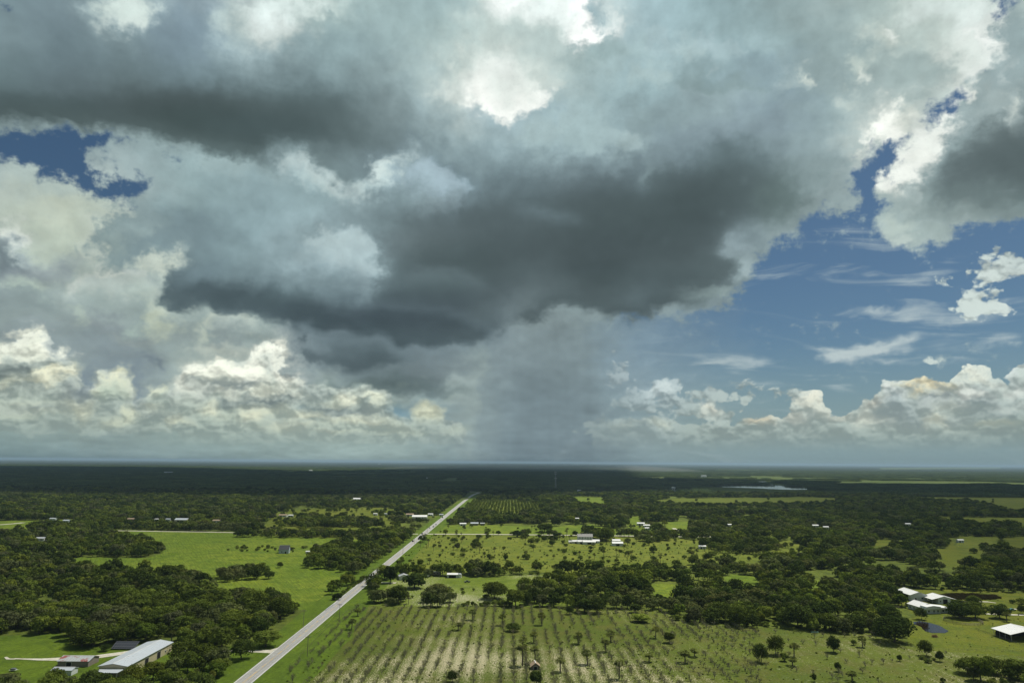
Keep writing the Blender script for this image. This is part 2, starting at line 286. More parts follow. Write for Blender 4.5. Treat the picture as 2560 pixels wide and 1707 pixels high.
PUFFS = [  # x, y, rx, ry  small separate clouds in the blue
 (2500, 632, 66, 14), (2540, 655, 45, 26), (2475, 685, 52, 30), (2515, 670, 40, 26), (2380, 695, 30, 7), (2370, 719, 15, 9),
 (2430, 762, 58, 26), (2445, 740, 32, 16), (2515, 775, 28, 14), (2310, 902, 18, 9), (2395, 800, 10, 4),
 (1527, 877, 22, 14), (1553, 908, 22, 9), (1538, 942, 28, 18), (1650, 972, 46, 22), (1692, 950, 22, 20), (1605, 990, 30, 10),
 (1575, 1012, 34, 14), (1612, 1016, 30, 10), (1690, 1010, 42, 17), (1725, 1030, 46, 9), (1794, 978, 26, 10), (1755, 995, 24, 9),
 (1868, 978, 38, 20), (1770, 1027, 30, 18), (1800, 1046, 34, 18), (1790, 1064, 44, 12), (1825, 1030, 12, 7), (1855, 1024, 19, 8), (1510, 1060, 35, 18),
 (1950, 985, 40, 16), (1600, 1070, 90, 18),
]
BLUE = [
 [(-60, 322), (0, 322), (57, 325), (96, 317), (214, 325), (290, 338), (382, 356), (330, 372), (290, 352), (268, 395), (268, 425), (320, 440), (365, 432), (380, 466), (358, 478), (350, 493), (325, 511), (268, 505), (229, 493), (172, 455), (103, 427), (20, 405), (-60, 400)],
 [(415, 372), (450, 376), (440, 398), (415, 396)], [(465, 372), (492, 370), (490, 420), (478, 412), (482, 390)],
 [(-10, -10), (22, -6), (20, 14), (-10, 12)],
 [(2421, 203), (2429, 226), (2413, 252), (2394, 283), (2372, 300), (2330, 312), (2283, 345), (2257, 368), (2241, 396), (2234, 416), (2203, 451), (2203, 494), (2211, 524), (2195, 551), (2180, 566), (2226, 590), (2234, 617), (2341, 622), (2366, 595), (2390, 575), (2455, 553), (2580, 543), (2780, 540), (2780, 1200), (1440, 1200), (1440, 800), (1600, 790), (1739, 783), (1815, 766), (1845, 750), (1835, 736), (1800, 718), (1875, 702), (1884, 671), (1877, 648), (1920, 638), (1947, 606), (1997, 589), (1939, 570), (1993, 566), (1997, 551), (2042, 536), (2065, 528), (2104, 543), (2130, 536), (2157, 494), (2127, 451), (2142, 413), (2165, 398), (2186, 367), (2203, 348), (2240, 345), (2268, 330), (2322, 298), (2318, 266), (2370, 238)],
 [(2482, -30), (2524, -30), (2520, 8), (2506, 40), (2496, 10)], [(2460, 145), (2478, 148), (2470, 166), (2458, 166)],
]
CIRRUS = [  # x, y, rx, ry, angle, strength
 (2230, 782, 90, 12, -2, .75), (2300, 770, 60, 18, 0, .45), (2370, 810, 110, 12, -5, .7), (2270, 812, 80, 5, 4, .6), (2100, 888, 50, 16, 4, .95),
 (2170, 878, 90, 12, -6, .85), (2250, 855, 60, 8, -16, .7), (2230, 900, 120, 8, 3, .5), (2330, 905, 60, 8, 2, .5),
 (2380, 905, 70, 6, 2, .5), (2480, 858, 90, 14, -8, .55), (2400, 840, 120, 20, -10, .35), (2340, 690, 60, 26, -18, .35),
 (2160, 600, 110, 18, 18, .30), (2120, 570, 60, 12, 12, .25), (2220, 690, 60, 8, 4, .30), (2290, 710, 60, 14, -12, .30), (1870, 915, 60, 10, -14, .45),
 (1800, 905, 90, 10, -4, .40), (1780, 935, 110, 7, 4, .40), (1900, 955, 80, 5, 2, .45), (1660, 845, 90, 6, -2, .45),
 (1600, 820, 60, 14, -8, .35), (2020, 942, 44, 6, 0, .40), (2090, 968, 55, 7, -4, .45), (2530, 745, 60, 6, -10, .35),
 (85, 385, 22, 8, 40, .55), (130, 420, 30, 9, -20, .6), (1700, 970, 80, 14, 0, .3),
]


# path, side that lies above / left of a left-to-right path: (colour, width, strength), other side
EDGES = [
 ([(-60, 303), (100, 303), (200, 313), (300, 327), (380, 341), (440, 358), (500, 378), (560, 398), (620, 402), (690, 414)], ((84, 99, 97), 45, .75), ((160, 176, 172), 30, .65)),
 ([(690, 414), (715, 382), (765, 388), (800, 425), (835, 450), (875, 466), (915, 452)], ((115, 130, 128), 30, .6), ((192, 208, 206), 28, .9)),
 ([(915, 452), (925, 430), (940, 405), (965, 398), (1000, 383), (1020, 366), (1060, 370)], ((115, 130, 132), 25, .6), ((210, 226, 223), 20, .95)),
 ([(1000, 425), (1020, 405), (1050, 388), (1080, 400), (1110, 420), (1130, 425), (1155, 440), (1162, 470), (1160, 495)], ((110, 127, 129), 22, .7), ((166, 185, 191), 50, .75)),
 ([(748, 612), (770, 590), (800, 580), (850, 578), (915, 578), (930, 600), (945, 640), (950, 680), (942, 720)], ((118, 133, 133), 26, .7), ((180, 198, 198), 50, .75)),
 ([(348, 497), (329, 513), (302, 524), (283, 547), (264, 553), (250, 564), (241, 585), (218, 602), (233, 617), (245, 633), (249, 659), (268, 671), (283, 663), (298, 679), (325, 690), (333, 675), (325, 640), (344, 635), (383, 635), (417, 637), (436, 625), (455, 619)], ((126, 143, 143), 35, .85), ((202, 211, 196), 20, .8)),
 ([(455, 633), (432, 652), (417, 671), (402, 686), (413, 705), (394, 728), (398, 751), (421, 763), (459, 772), (486, 770), (513, 767), (536, 789), (574, 793), (640, 792), (678, 801), (716, 809)], ((92, 108, 111), 38, .85), ((198, 208, 194), 22, .8)),
 ([(716, 809), (755, 805), (781, 803), (766, 824), (793, 830), (839, 824), (870, 824), (885, 835), (915, 843), (965, 841), (1007, 874), (1045, 862), (1076, 870), (1111, 868), (1137, 866), (1175, 862), (1214, 851), (1237, 832), (1280, 814)], ((78, 94, 98), 34, .85), ((128, 142, 144), 26, .75)),
 ([(1280, 814), (1303, 805), (1337, 797), (1376, 767), (1425, 767), (1487, 774), (1525, 790), (1555, 793), (1624, 790), (1643, 767), (1701, 763), (1739, 761)], ((80, 94, 95), 34, .85), ((146, 159, 156), 30, .8)),
 ([(743, 885), (774, 904), (801, 908), (831, 916), (870, 925), (904, 928), (965, 920), (1010, 910)], ((88, 103, 106), 28, .85), ((136, 148, 147), 18, .75)),
 ([(780, 960), (854, 969), (908, 969), (958, 970), (984, 977), (1007, 990), (1061, 992), (1130, 992), (1180, 985)], ((98, 113, 111), 18, .8), ((192, 202, 188), 14, .75)),
 ([(1153, 260), (1187, 264), (1221, 291), (1252, 304), (1280, 298), (1326, 274), (1353, 268), (1391, 249), (1397, 228)], ((250, 253, 247), 50, .9), ((152, 174, 178), 30, .75)),
 ([(1548, 65), (1510, 77), (1479, 96), (1433, 103)][::-1], ((250, 253, 250), 22, .9), ((148, 168, 166), 30, .75)),
 ([(1494, -25), (1464, 23), (1470, 50), (1500, 62)], ((158, 180, 182), 22, .8), ((250, 253, 250), 34, .9)),
 ([(1601, 99), (1613, 73), (1636, 63), (1655, 73), (1666, 99), (1678, 115), (1685, 99), (1712, 92), (1739, 96), (1762, 82), (1785, 86), (1796, 115), (1823, 122), (1846, 142), (1854, 168)], ((154, 176, 176), 20, .5), ((174, 195, 196), 30, .6)),
 ([(1861, 115), (1884, 92), (1907, 82), (1938, 92), (1960, 120)], ((152, 171, 168), 16, .5), ((166, 187, 187), 26, .6)),
 ([(1560, 215), (1585, 180), (1615, 160), (1650, 160), (1672, 178), (1680, 200)], ((158, 180, 182), 16, .5), ((176, 196, 194), 26, .6)),
 ([(1678, 199), (1700, 201), (1724, 208), (1731, 230), (1754, 243), (1785, 248), (1815, 243), (1854, 233), (1920, 230)], ((140, 157, 154), 30, .75), ((158, 174, 172), 24, .6)),
 ([(1548, 314), (1575, 325), (1586, 344), (1590, 367), (1570, 400)], ((141, 157, 156), 26, .7), ((170, 188, 186), 50, .7)),
 ([(1624, 402), (1609, 421), (1594, 444), (1597, 459), (1624, 467)], ((136, 152, 151), 36, .7), ((112, 127, 129), 24, .7)),
 ([(1280, 510), (1340, 520), (1400, 535), (1460, 550)], ((95, 110, 111), 16, .6), ((112, 127, 129), 16, .6)),
 ([(900, 775), (961, 775), (1050, 780), (1110, 785), (1180, 812), (1240, 850)], ((108, 123, 127), 18, .6), ((80, 95, 100), 20, .7)),
 ([(1000, 690), (1060, 670), (1130, 672), (1190, 690), (1230, 715)], ((88, 102, 103), 16, .5), ((112, 126, 127), 26, .6)),
 ([(2283, 475), (2286, 440), (2306, 417), (2340, 402), (2358, 385), (2360, 350), (2375, 330), (2395, 322), (2400, 290), (2415, 262), (2425, 230), (2440, 200)], ((238, 243, 236), 40, .85), ((148, 163, 160), 30, .8)),
 ([(2530, -10), (2510, 45), (2490, 65), (2476, 95), (2480, 130), (2500, 142), (2450, 170), (2430, 205)], ((152, 167, 164), 40, .8), ((242, 248, 243), 36, .8)),
 ([(2160, 380), (2190, 350), (2180, 320), (2190, 290), (2225, 262), (2260, 268)], ((156, 170, 165), 24, .6), ((240, 245, 237), 40, .75)),
 ([(-60, 858), (27, 845), (77, 847), (92, 839), (115, 841), (145, 862), (164, 893), (172, 912)], ((136, 147, 147), 22, .85), ((234, 238, 221), 30, .85)),
 ([(-60, 951), (40, 950), (90, 935), (130, 925), (168, 915)], ((112, 125, 121), 20, .9), ((218, 219, 190), 12, .8)),
 ([(80, 852), (84, 870), (100, 885), (98, 905)], ((228, 233, 214), 22, .6), ((188, 197, 180), 16, .6)),
 ([(226, 1000), (226, 969), (242, 955), (241, 922), (252, 920), (268, 937), (298, 927), (319, 937), (321, 962), (339, 985), (342, 1000)], ((130, 143, 147), 22, .85), ((216, 220, 192), 18, .85)),
 ([(372, 996), (380, 978), (400, 968), (418, 970), (428, 985), (424, 998)], ((138, 150, 150), 14, .8), ((212, 217, 190), 14, .85)),
 ([(440, 990), (450, 950), (470, 925), (500, 912), (536, 897), (575, 900), (627, 897), (640, 874), (662, 843), (690, 855), (730, 876)], ((160, 170, 161), 20, .7), ((240, 243, 228), 34, .85)),
 ([(725, 878), (716, 900), (713, 927), (725, 945), (766, 954), (772, 968)], ((148, 157, 155), 22, .7), ((238, 241, 225), 22, .8)),
 ([(470, 965), (520, 968), (560, 975), (600, 985)], ((148, 158, 153), 14, .8), ((227, 231, 213), 10, .8)),
 ([(590, 1000), (612, 1010), (650, 1018), (690, 1016), (740, 1008)], ((106, 120, 122), 16, .9), ((210, 214, 188), 12, .85)),
 ([(790, 1032), (850, 1037), (900, 1036), (965, 1032)], ((112, 126, 128), 12, .9), ((226, 229, 202), 10, .85)),
 ([(-60, 1024), (60, 1026), (130, 1024), (185, 1020)], ((136, 147, 143), 8, .85), ((203, 207, 182), 8, .8)),
 ([(140, 1002), (190, 1006), (230, 1003)], ((144, 154, 149), 10, .85), ((208, 211, 184), 9, .8)),
 ([(1030, 1050), (1035, 1030), (1052, 1010), (1078, 1004), (1100, 1008), (1112, 1030), (1110, 1050)], ((138, 156, 158), 16, .85), ((212, 214, 184), 18, .85)),
 ([(795, 1056), (830, 1042), (880, 1045), (940, 1047), (1000, 1055), (1022, 1066)], ((158, 172, 165), 8, .8), ((216, 218, 190), 11, .85)),
 ([(670, 1062), (710, 1049), (760, 1052), (790, 1062)], ((152, 166, 160), 8, .8), ((212, 214, 187), 10, .85)),
 ([(400, 1058), (430, 1040), (470, 1044), (500, 1058)], ((150, 160, 152), 8, .8), ((214, 217, 188), 10, .85)),
 ([(250, 1062), (290, 1044), (318, 1012), (334, 1022), (345, 1045)], ((150, 161, 152), 10, .8), ((210, 214, 184), 14, .85)),
 ([(1992, 1020), (1992, 988), (2008, 973), (2042, 975), (2060, 1004), (2050, 1018), (2075, 1035), (2084, 1052)], ((150, 165, 168), 8, .2), ((226, 227, 211), 16, .9)),
 ([(2130, 1056), (2150, 1032), (2165, 1022), (2190, 1035), (2215, 1045), (2240, 1056)], ((158, 167, 161), 9, .8), ((214, 218, 204), 12, .85)),
 ([(2203, 1005), (2199, 958), (2218, 954), (2245, 967), (2262, 985), (2272, 1005)], ((150, 165, 168), 6, .2), ((210, 217, 212), 15, .85)),
 ([(2265, 975), (2285, 953), (2322, 953), (2360, 962), (2392, 962)], ((150, 165, 168), 6, .2), ((228, 214, 172), 12, .85)),
 ([(2390, 980), (2400, 930), (2433, 914), (2467, 918), (2494, 946), (2515, 968)], ((150, 165, 168), 6, .2), ((214, 219, 206), 16, .85)),
 ([(2382, 1008), (2395, 978), (2430, 965), (2460, 985), (2475, 1008)], ((160, 170, 166), 10, .8), ((214, 219, 213), 15, .85)),
 ([(2300, 1064), (2330, 1037), (2350, 1025), (2365, 1045), (2378, 1072)], ((158, 168, 165), 9, .8), ((214, 216, 194), 13, .85)),
 ([(2470, 1012), (2520, 1015), (2600, 1015)], ((136, 149, 149), 9, .85), ((194, 201, 194), 9, .8)),
 ([(1925, 1060), (1945, 1040), (1975, 1040), (1990, 1052)], ((175, 172, 158), 7, .7), ((218, 221, 208), 10, .85)),
 ([(160, 735), (175, 705), (215, 685), (250, 672), (290, 668), (330, 672), (372, 702)], ((166, 175, 160), 14, .5), ((203, 210, 201), 20, .8)),
 ([(-20, 566), (28, 572), (55, 590), (72, 610), (76, 640)], ((192, 200, 184), 14, .5), ((220, 228, 220), 14, .9)),
 ([(-30, 705), (30, 700), (60, 698), (95, 708), (113, 730)], ((142, 152, 148), 10, .6), ((190, 203, 187), 13, .8)),
 ([(270, 826), (320, 842), (350, 855), (386, 852), (390, 832)], ((134, 144, 143), 14, .8), ((166, 172, 162), 12, .6)),
 ([(1215, 860), (1205, 930), (1195, 1020), (1185, 1150)], ((136, 150, 150), 60, .6), ((156, 168, 160), 30, .5)),
]


def apply_edge(col, path, neg, pos_):
    P_ = np.array(path, float)
    best = np.full(PX.shape, 1e9)
    sgn = np.zeros(PX.shape)
    tt = np.zeros(PX.shape)
    L = np.concatenate([[0], np.cumsum(np.linalg.norm(np.diff(P_, axis=0), axis=1))])
    for i in range(len(P_) - 1):
        a, d = P_[i], P_[i + 1] - P_[i]
        l2 = d @ d
        t = np.clip(((PX - a[0]) * d[0] + (PY - a[1]) * d[1]) / l2, 0, 1)
        qx, qy = PX - (a[0] + t * d[0]), PY - (a[1] + t * d[1])
        r = np.hypot(qx, qy)
        cr = d[0] * (PY - a[1]) - d[1] * (PX - a[0])
        m = r < best - 1e-6
        best = np.where(m, r, best)
        sgn = np.where(m, np.sign(cr), sgn)
        tt = np.where(m, (L[i] + t * (L[i + 1] - L[i])) / L[-1], tt)
    endf = np.clip(np.minimum(tt, 1 - tt) * 10, 0, 1)
    sd = best * sgn
    for side, (c, w, s) in ((-1, neg), (1, pos_)):
        step = 1 / (1 + np.exp(-np.clip(sd * side, -60, 60) / 3.0))
        wgt = step * np.exp(-(np.maximum(sd * side, 0) / w) ** 2 * .8) * s * (.25 + .75 * endf)
        col = col * (1 - wgt[..., None]) + np.array(c, float) * wgt[..., None]
    return col


def sky_fields():
    col = base_field()
    for x, y, rx, ry, ang, hard, c, s in STROKES:
        w = (ell(x, y, rx, ry, ang, hard * 1.3) * min(1.0, s * 1.06))[..., None]
        col = col * (1 - w) + np.array(c, float) * w
    for p_, a_, b_ in EDGES:
        col = apply_edge(col, p_, a_, b_)
    lm = col.mean(-1, keepdims=True)
    col = col * (1 - .12 * np.clip((135 - lm) / 55, 0, 1))
    col = col * (1 + (np.array([.97, 1.0, 1.03]) - 1) * np.clip((205 - lm) / 40, 0, 1))
    dk = np.clip((125 - lm) / 30, 0, 1) * .12
    col = col * (1 - dk) + lm * (1 - .12 * dk) * np.array([.975, 1.02, 1.005]) * dk
    cov = np.ones(PX.shape)
    for i, p in enumerate(BLUE):
        cov = np.minimum(cov, 1 - soft_poly(p, 16))
    for x, y, rx, ry, s in ((238, 392, 34, 30, .8), (262, 420, 26, 14, .55), (250, 452, 22, 18, .6), (2300, 345, 40, 16, .52),
                            (2370, 290, 16, 16, .6), (2262, 372, 20, 16, .55), (2230, 530, 22, 26, .62), (2270, 505, 30, 20, .55)):
        cov = np.maximum(cov, ell(x, y, rx, ry, 0, 1.2) * s * 1.15)
    cum = np.zeros(PX.shape)
    for p in CUMULUS:
        cum = np.maximum(cum, soft_poly(p, 9))
    for x, y, rx, ry in PUFFS:
        cum = np.maximum(cum, ell(x, y, rx * 1.25, ry * 1.35, 0, .7) * .74)
    cir = np.zeros(PX.shape)
    for x, y, rx, ry, ang, s in CIRRUS:
        cir = np.maximum(cir, ell(x, y, rx, ry, ang, .8) * s)
    # thin grey veil of rain and haze in front of the blue, fading to the right
    veil = np.clip((1900 - PX + (PY - 800) * .30) / 470.0, 0, 1) ** 1.3
    veil = veil * np.clip((PY - 600) / 120.0, 0, 1) * (PX > 1200)
    lum = col @ np.array([.3, .6, .1])
    rough = blur(np.clip((lum - 92) / 60.0, 0.0, 1.0), 30)
    return col, cov, cum, cir, veil, rough


def bilin(a, x, y):
    fx = np.clip((x - GX[0]) / CELL, 0, len(GX) - 1.001)
    fy = np.clip((y - GY[0]) / CELL, 0, len(GY) - 1.001)
    i, j = fx.astype(int), fy.astype(int)
    u, v = fx - i, fy - j
    if a.ndim == 3:
        u, v = u[..., None], v[..., None]
    return (a[j, i] * (1 - u) + a[j, i + 1] * u) * (1 - v) + (a[j + 1, i] * (1 - u) + a[j + 1, i + 1] * u) * v


AZ_MAX = 0.80
EL_MAX = 0.70


class Nodes:
    """small helper for writing shader maths"""
    def __init__(self, tree):
        self.t = tree
        self.n = tree.nodes
        self.l = tree.links

    def put(self, sock, v):
        if isinstance(v, bpy.types.NodeSocket):
            self.l.new(v, sock)
        elif v is not None:
            sock.default_value = v

    def m(self, op, a, b=None, c=None, clamp=False):
        nd = self.n.new('ShaderNodeMath')
        nd.operation = op
        nd.use_clamp = clamp
        self.put(nd.inputs[0], a)
        self.put(nd.inputs[1], b)
        self.put(nd.inputs[2], c)
        return nd.outputs[0]

    def xyz(self, x, y, z):
        nd = self.n.new('ShaderNodeCombineXYZ')
        self.put(nd.inputs[0], x)
        self.put(nd.inputs[1], y)
        self.put(nd.inputs[2], z)
        return nd.outputs[0]

    def noise(self, v, scale, detail=4, rough=.55, dist=0.0, lac=2.0, color=False, dims='3D'):
        nd = self.n.new('ShaderNodeTexNoise')
        nd.noise_dimensions = dims
        self.put(nd.inputs['Vector'], v)
        nd.inputs['Scale'].default_value = scale
        nd.inputs['Detail'].default_value = detail
        nd.inputs['Roughness'].default_value = rough
        nd.inputs['Distortion'].default_value = dist
        nd.inputs['Lacunarity'].default_value = lac
        return nd.outputs['Color' if color else 'Fac']

    def voro(self, v, scale, detail=3, rough=.5, smooth=.35, rand=1.0, dims='2D'):
        nd = self.n.new('ShaderNodeTexVoronoi')
        nd.voronoi_dimensions = dims
        nd.feature = 'SMOOTH_F1'
        self.put(nd.inputs['Vector'], v)
        nd.inputs['Scale'].default_value = scale
        nd.inputs['Detail'].default_value = detail
        nd.inputs['Roughness'].default_value = rough
        nd.inputs['Smoothness'].default_value = smooth
        nd.inputs['Randomness'].default_value = rand
        nd.normalize = True
        return nd.outputs['Distance']

    def mix(self, f, a, b, blend='MIX'):
        nd = self.n.new('ShaderNodeMix')
        nd.data_type = 'RGBA'
        nd.blend_type = blend
        nd.clamp_factor = True
        self.put(nd.inputs[0], f)
        self.put(nd.inputs[6], a if isinstance(a, bpy.types.NodeSocket) else tuple(a) + (1,))
        self.put(nd.inputs[7], b if isinstance(b, bpy.types.NodeSocket) else tuple(b) + (1,))
        return nd.outputs[2]

    def mixf(self, f, a, b):
        nd = self.n.new('ShaderNodeMix')
        nd.data_type = 'FLOAT'
        self.put(nd.inputs[0], f)
        self.put(nd.inputs[2], a)
        self.put(nd.inputs[3], b)
        return nd.outputs[0]

    def rng(self, v, a, b, c=0.0, d=1.0, smooth=True):
        nd = self.n.new('ShaderNodeMapRange')
        nd.interpolation_type = 'SMOOTHSTEP' if smooth else 'LINEAR'
        self.put(nd.inputs['Value'], v)
        self.put(nd.inputs['From Min'], a)
        self.put(nd.inputs['From Max'], b)
        self.put(nd.inputs['To Min'], c)
        self.put(nd.inputs['To Max'], d)
        return nd.outputs[0]

    def ramp(self, v, stops, interp='LINEAR'):
        nd = self.n.new('ShaderNodeValToRGB')
        cr = nd.color_ramp
        cr.interpolation = interp
        while len(cr.elements) < len(stops):
            cr.elements.new(1.0)
        for e, (p, c) in zip(cr.elements, stops):
            e.position = p
            e.color = c
        self.put(nd.inputs[0], v)
        return nd.outputs[0], nd.outputs[1]

    def sep(self, v):
        nd = self.n.new('ShaderNodeSeparateXYZ')
        self.put(nd.inputs[0], v)
        return nd.outputs


def table_rows(tag, fields, az0, az1, els):
    """node groups, one per elevation: a 32-stop ramp over azimuth az0..az1"""
    az = np.linspace(az0, az1, 32)
    A, E = np.meshgrid(az, np.array(els))
    D = np.stack([np.sin(A) * np.cos(E), np.cos(A) * np.cos(E), np.sin(E)], -1)
    c = D @ CR
    zz = np.maximum(-c[..., 2], .2)
    X = 1280 + F_PX * c[..., 0] / zz
    Y = 853.5 - F_PX * c[..., 1] / zz
    arr = np.concatenate([f(bilin(g, X, Y)) for f, g in fields], -1)
    out = []
    for j in range(len(els)):
        g = bpy.data.node_groups.new("sky_%s_row" % tag, 'ShaderNodeTree')
        g.interface.new_socket('u', in_out='INPUT', socket_type='NodeSocketFloat')
        g.interface.new_socket('Color', in_out='OUTPUT', socket_type='NodeSocketColor')
        g.interface.new_socket('Alpha', in_out='OUTPUT', socket_type='NodeSocketFloat')
        N = Nodes(g)
        gi = g.nodes.new('NodeGroupInput')
        go = g.nodes.new('NodeGroupOutput')
        c_, a_ = N.ramp(gi.outputs[0], [(k / 31.0, tuple(float(q) for q in arr[j, k])) for k in range(32)])
        g.links.new(c_, go.inputs[0])
        g.links.new(a_, go.inputs[1])
        out.append(g)
    return out


def group_io(g, ins, outs):
    for n, k in ins:
        g.interface.new_socket(n, in_out='INPUT', socket_type=k)
    for n, k in outs:
        g.interface.new_socket(n, in_out='OUTPUT', socket_type=k)
    return g.nodes.new('NodeGroupInput').outputs, g.nodes.new('NodeGroupOutput').inputs


def use(N, g, *vals):
    nd = N.n.new('ShaderNodeGroup')
    nd.node_tree = g
    for i, v in enumerate(vals):
        N.put(nd.inputs[i], v)
    return nd.outputs


def table_group(groups, els, a0, a1):
    T = bpy.data.node_groups.new("sky_table", 'ShaderNodeTree')
    gi, go = group_io(T, [('az', 'NodeSocketFloat'), ('el', 'NodeSocketFloat')], [('Color', 'NodeSocketColor'), ('Alpha', 'NodeSocketFloat')])
    N = Nodes(T)
    u = N.m('MULTIPLY', N.m('SUBTRACT', gi[0], a0), 1.0 / (a1 - a0), clamp=True)
    rc = ra = None
    for j, g in enumerate(groups):
        o = use(N, g, u)
        if rc is None:
            rc, ra = o[0], o[1]
        else:
            f = N.m('MULTIPLY', N.m('SUBTRACT', gi[1], float(els[j - 1])), float(1.0 / (els[j] - els[j - 1])), clamp=True)
            rc = N.mix(f, rc, o[0])
            ra = N.mixf(f, ra, o[1])
    T.links.new(rc, go[0])
    T.links.new(ra, go[1])
    return T


BLUE_GAIN = (.034, .043, .046)


def build_world():
    w = bpy.data.worlds.new("World")
    w.use_nodes = True
    t = w.node_tree
    t.nodes.clear()
    N = Nodes(t)
    col, cov, cum, cir, veil, rough = sky_fields()
    ex = lambda a: a[..., None]
    hdr = lambda a: lin(a) * (1 + .10 * np.clip((a.mean(-1, keepdims=True) - 228) / 24, 0, 1))
    tone_f = [(hdr, col), (ex, veil)]
    mask_f = [(ex, cov), (ex, cum), (ex, cir), (ex, rough)]
    # elevation bands (with margins for the warp) x azimuth bands
    EB = [-.02, .045, .105, .17, .24, .32, .42, .53, EL_MAX]
    AB = [-AZ_MAX, -.58, -.38, -.19, 0.0, .19, .38, .58, AZ_MAX]
    tabs = {}
    for ei in range(len(EB) - 1):
        m = .012 if EB[ei + 1] <= .05 else .025
        lo, hi = EB[ei] - m, EB[ei + 1] + m
        step = .0060 if EB[ei] < .15 else .0082
        els = np.linspace(lo, hi, int(math.ceil((hi - lo) / step)) + 1)
        for ai in range(len(AB) - 1):
            a0, a1 = AB[ai] - .03, AB[ai + 1] + .03
            tabs[ei, ai] = (table_group(table_rows('tone', tone_f, a0, a1, els), els, a0, a1), table_group(table_rows('mask', mask_f, a0, a1, els), els, a0, a1))

    tc = t.nodes.new('ShaderNodeTexCoord').outputs['Generated']
    dx, dy, dz = N.sep(tc)[0:3]
    azn = N.m('ARCTAN2', dx, dy)
    eln = N.m('ARCSINE', dz)
    # coordinates for cloud detail: near the horizon everything gets foreshortened
    vv = N.m('MULTIPLY', N.m('LOGARITHM', N.m('ADD', N.m('MAXIMUM', eln, 0.0), 0.10), math.e), 0.36)
    q = N.xyz(azn, vv, 0.0)
    qi = N.xyz(azn, N.m('MULTIPLY', eln, 1.25), 3.7)
    w1 = N.sep(N.noise(q, 5.0, 4, .55, color=True, dims='2D'))
    w2 = N.sep(N.noise(qi, 26.0, 4, .6, color=True, dims='2D'))
    lowf = N.rng(eln, 0.0, 0.16, .25, 1.0)

    def warp(base, a, b, ka, kb):
        s = N.m('ADD', N.m('MULTIPLY', N.m('SUBTRACT', a, .5), ka), N.m('MULTIPLY', N.m('SUBTRACT', b, .5), kb))
        return N.m('ADD', base, N.m('MULTIPLY', s, lowf))
    az2 = warp(azn, w1[0], w2[0], WARP[0], WARP[1])
    el2 = warp(eln, w1[1], w2[1], WARP[2], WARP[3])
    daz = N.m('SUBTRACT', az2, azn)
    del_ = N.m('SUBTRACT', el2, eln)
    az3 = warp(azn, w1[0], w2[0], .02, .030)
    el3 = warp(eln, w1[1], w2[1], .012, .022)

    def shifted(vec, x, y):
        sh = N.n.new('ShaderNodeVectorMath')
        sh.operation = 'ADD'
        N.put(sh.inputs[0], vec)
        sh.inputs[1].default_value = (x, y, 0)
        return sh.outputs[0]
    qh = N.xyz(N.m('ADD', azn, N.m('MULTIPLY', N.m('SUBTRACT', w2[0], .5), .018)),
               N.m('ADD', N.m('MULTIPLY', eln, 1.35), N.m('MULTIPLY', N.m('SUBTRACT', w2[1], .5), .018)), 1.3)
    h1 = N.voro(qh, 22.0, 3, .55)
    s1 = N.m('SUBTRACT', N.voro(shifted(qh, .005, .015), 22.0, 3, .55), h1)
    h2 = N.voro(qh, 52.0, 2, .5)
    s2 = N.m('SUBTRACT', N.voro(shifted(qh, .002, .006), 52.0, 2, .5), h2)
    hb = N.voro(qh, 9.0, 1, .5)
    sb = N.m('SUBTRACT', N.voro(shifted(qh, .010, .035), 9.0, 1, .5), hb)
    fine = N.noise(qi, 60.0, 6, .62, dims='2D')
    mid = N.noise(q, 14.0, 6, .56, dims='2D')
    soft = N.noise(shifted(q, 3.1, 1.7), 7.0, 3, .45, dims='2D')
    softs = N.m('SUBTRACT', N.noise(shifted(q, 3.1, 1.71), 7.0, 3, .45, dims='2D'), soft)
    sub = lambda a, k: N.m('MULTIPLY', N.m('SUBTRACT', a, .5), k)
    # clear sky: Nishita, greyed towards the horizon, with cirrus
    skyn = t.nodes.new('ShaderNodeTexSky')
    skyn.sky_type = 'NISHITA'
    skyn.sun_disc = False
    skyn.sun_elevation = SUN_EL
    skyn.sun_rotation = SUN_AZ
    skyn.altitude = 100
    skyn.dust_density = 0.6
    skyn.ozone_density = 2.0
    clear = N.mix(1.0, skyn.outputs[0], BLUE_GAIN, 'MULTIPLY')
    clear = N.mix(N.rng(eln, -.02, 0.18, .95, 0.0), clear, tuple(lin((132, 156, 162))))
    cq = N.xyz(N.m('MULTIPLY', azn, 5.0), N.m('ADD', N.m('MULTIPLY', eln, 34.0), N.m('MULTIPLY', azn, 3.0)), 7.0)
    cs = N.noise(cq, 1.3, 7, .62, .6, dims='2D')
    rag = N.m('ADD', sub(mid, 1.1), sub(fine, 1.25))
    flat = N.xyz(N.m('MULTIPLY', azn, 8.0), N.m('MULTIPLY', vv, 60.0), 2.0)
    layer = N.noise(flat, 1.0, 5, .6, dims='2D')
    ctex = N.m('ADD', N.m('MULTIPLY', N.m('SUBTRACT', .30, hb), 1.1), N.m('ADD', N.m('MULTIPLY', N.m('SUBTRACT', .30, h1), 1.1), N.m('ADD', N.m('MULTIPLY', N.m('SUBTRACT', .30, h2), .6), sub(fine, .6))))
    litc = N.m('ADD', N.m('ADD', N.m('MULTIPLY', s1, 1.9), N.m('ADD', N.m('MULTIPLY', s2, 2.0), N.m('MULTIPLY', sb, 1.2))), N.m('ADD', N.m('MULTIPLY', sub(layer, .5), N.rng(eln, .12, .03)), sub(mid, .9)))
    warm = N.rng(eln, .02, .14)
    hi_c = N.mix(warm, tuple(lin((208, 210, 182))), tuple(lin((238, 242, 228))))
    lo_c = N.mix(warm, tuple(lin((144, 158, 150))), tuple(lin((138, 151, 151))))

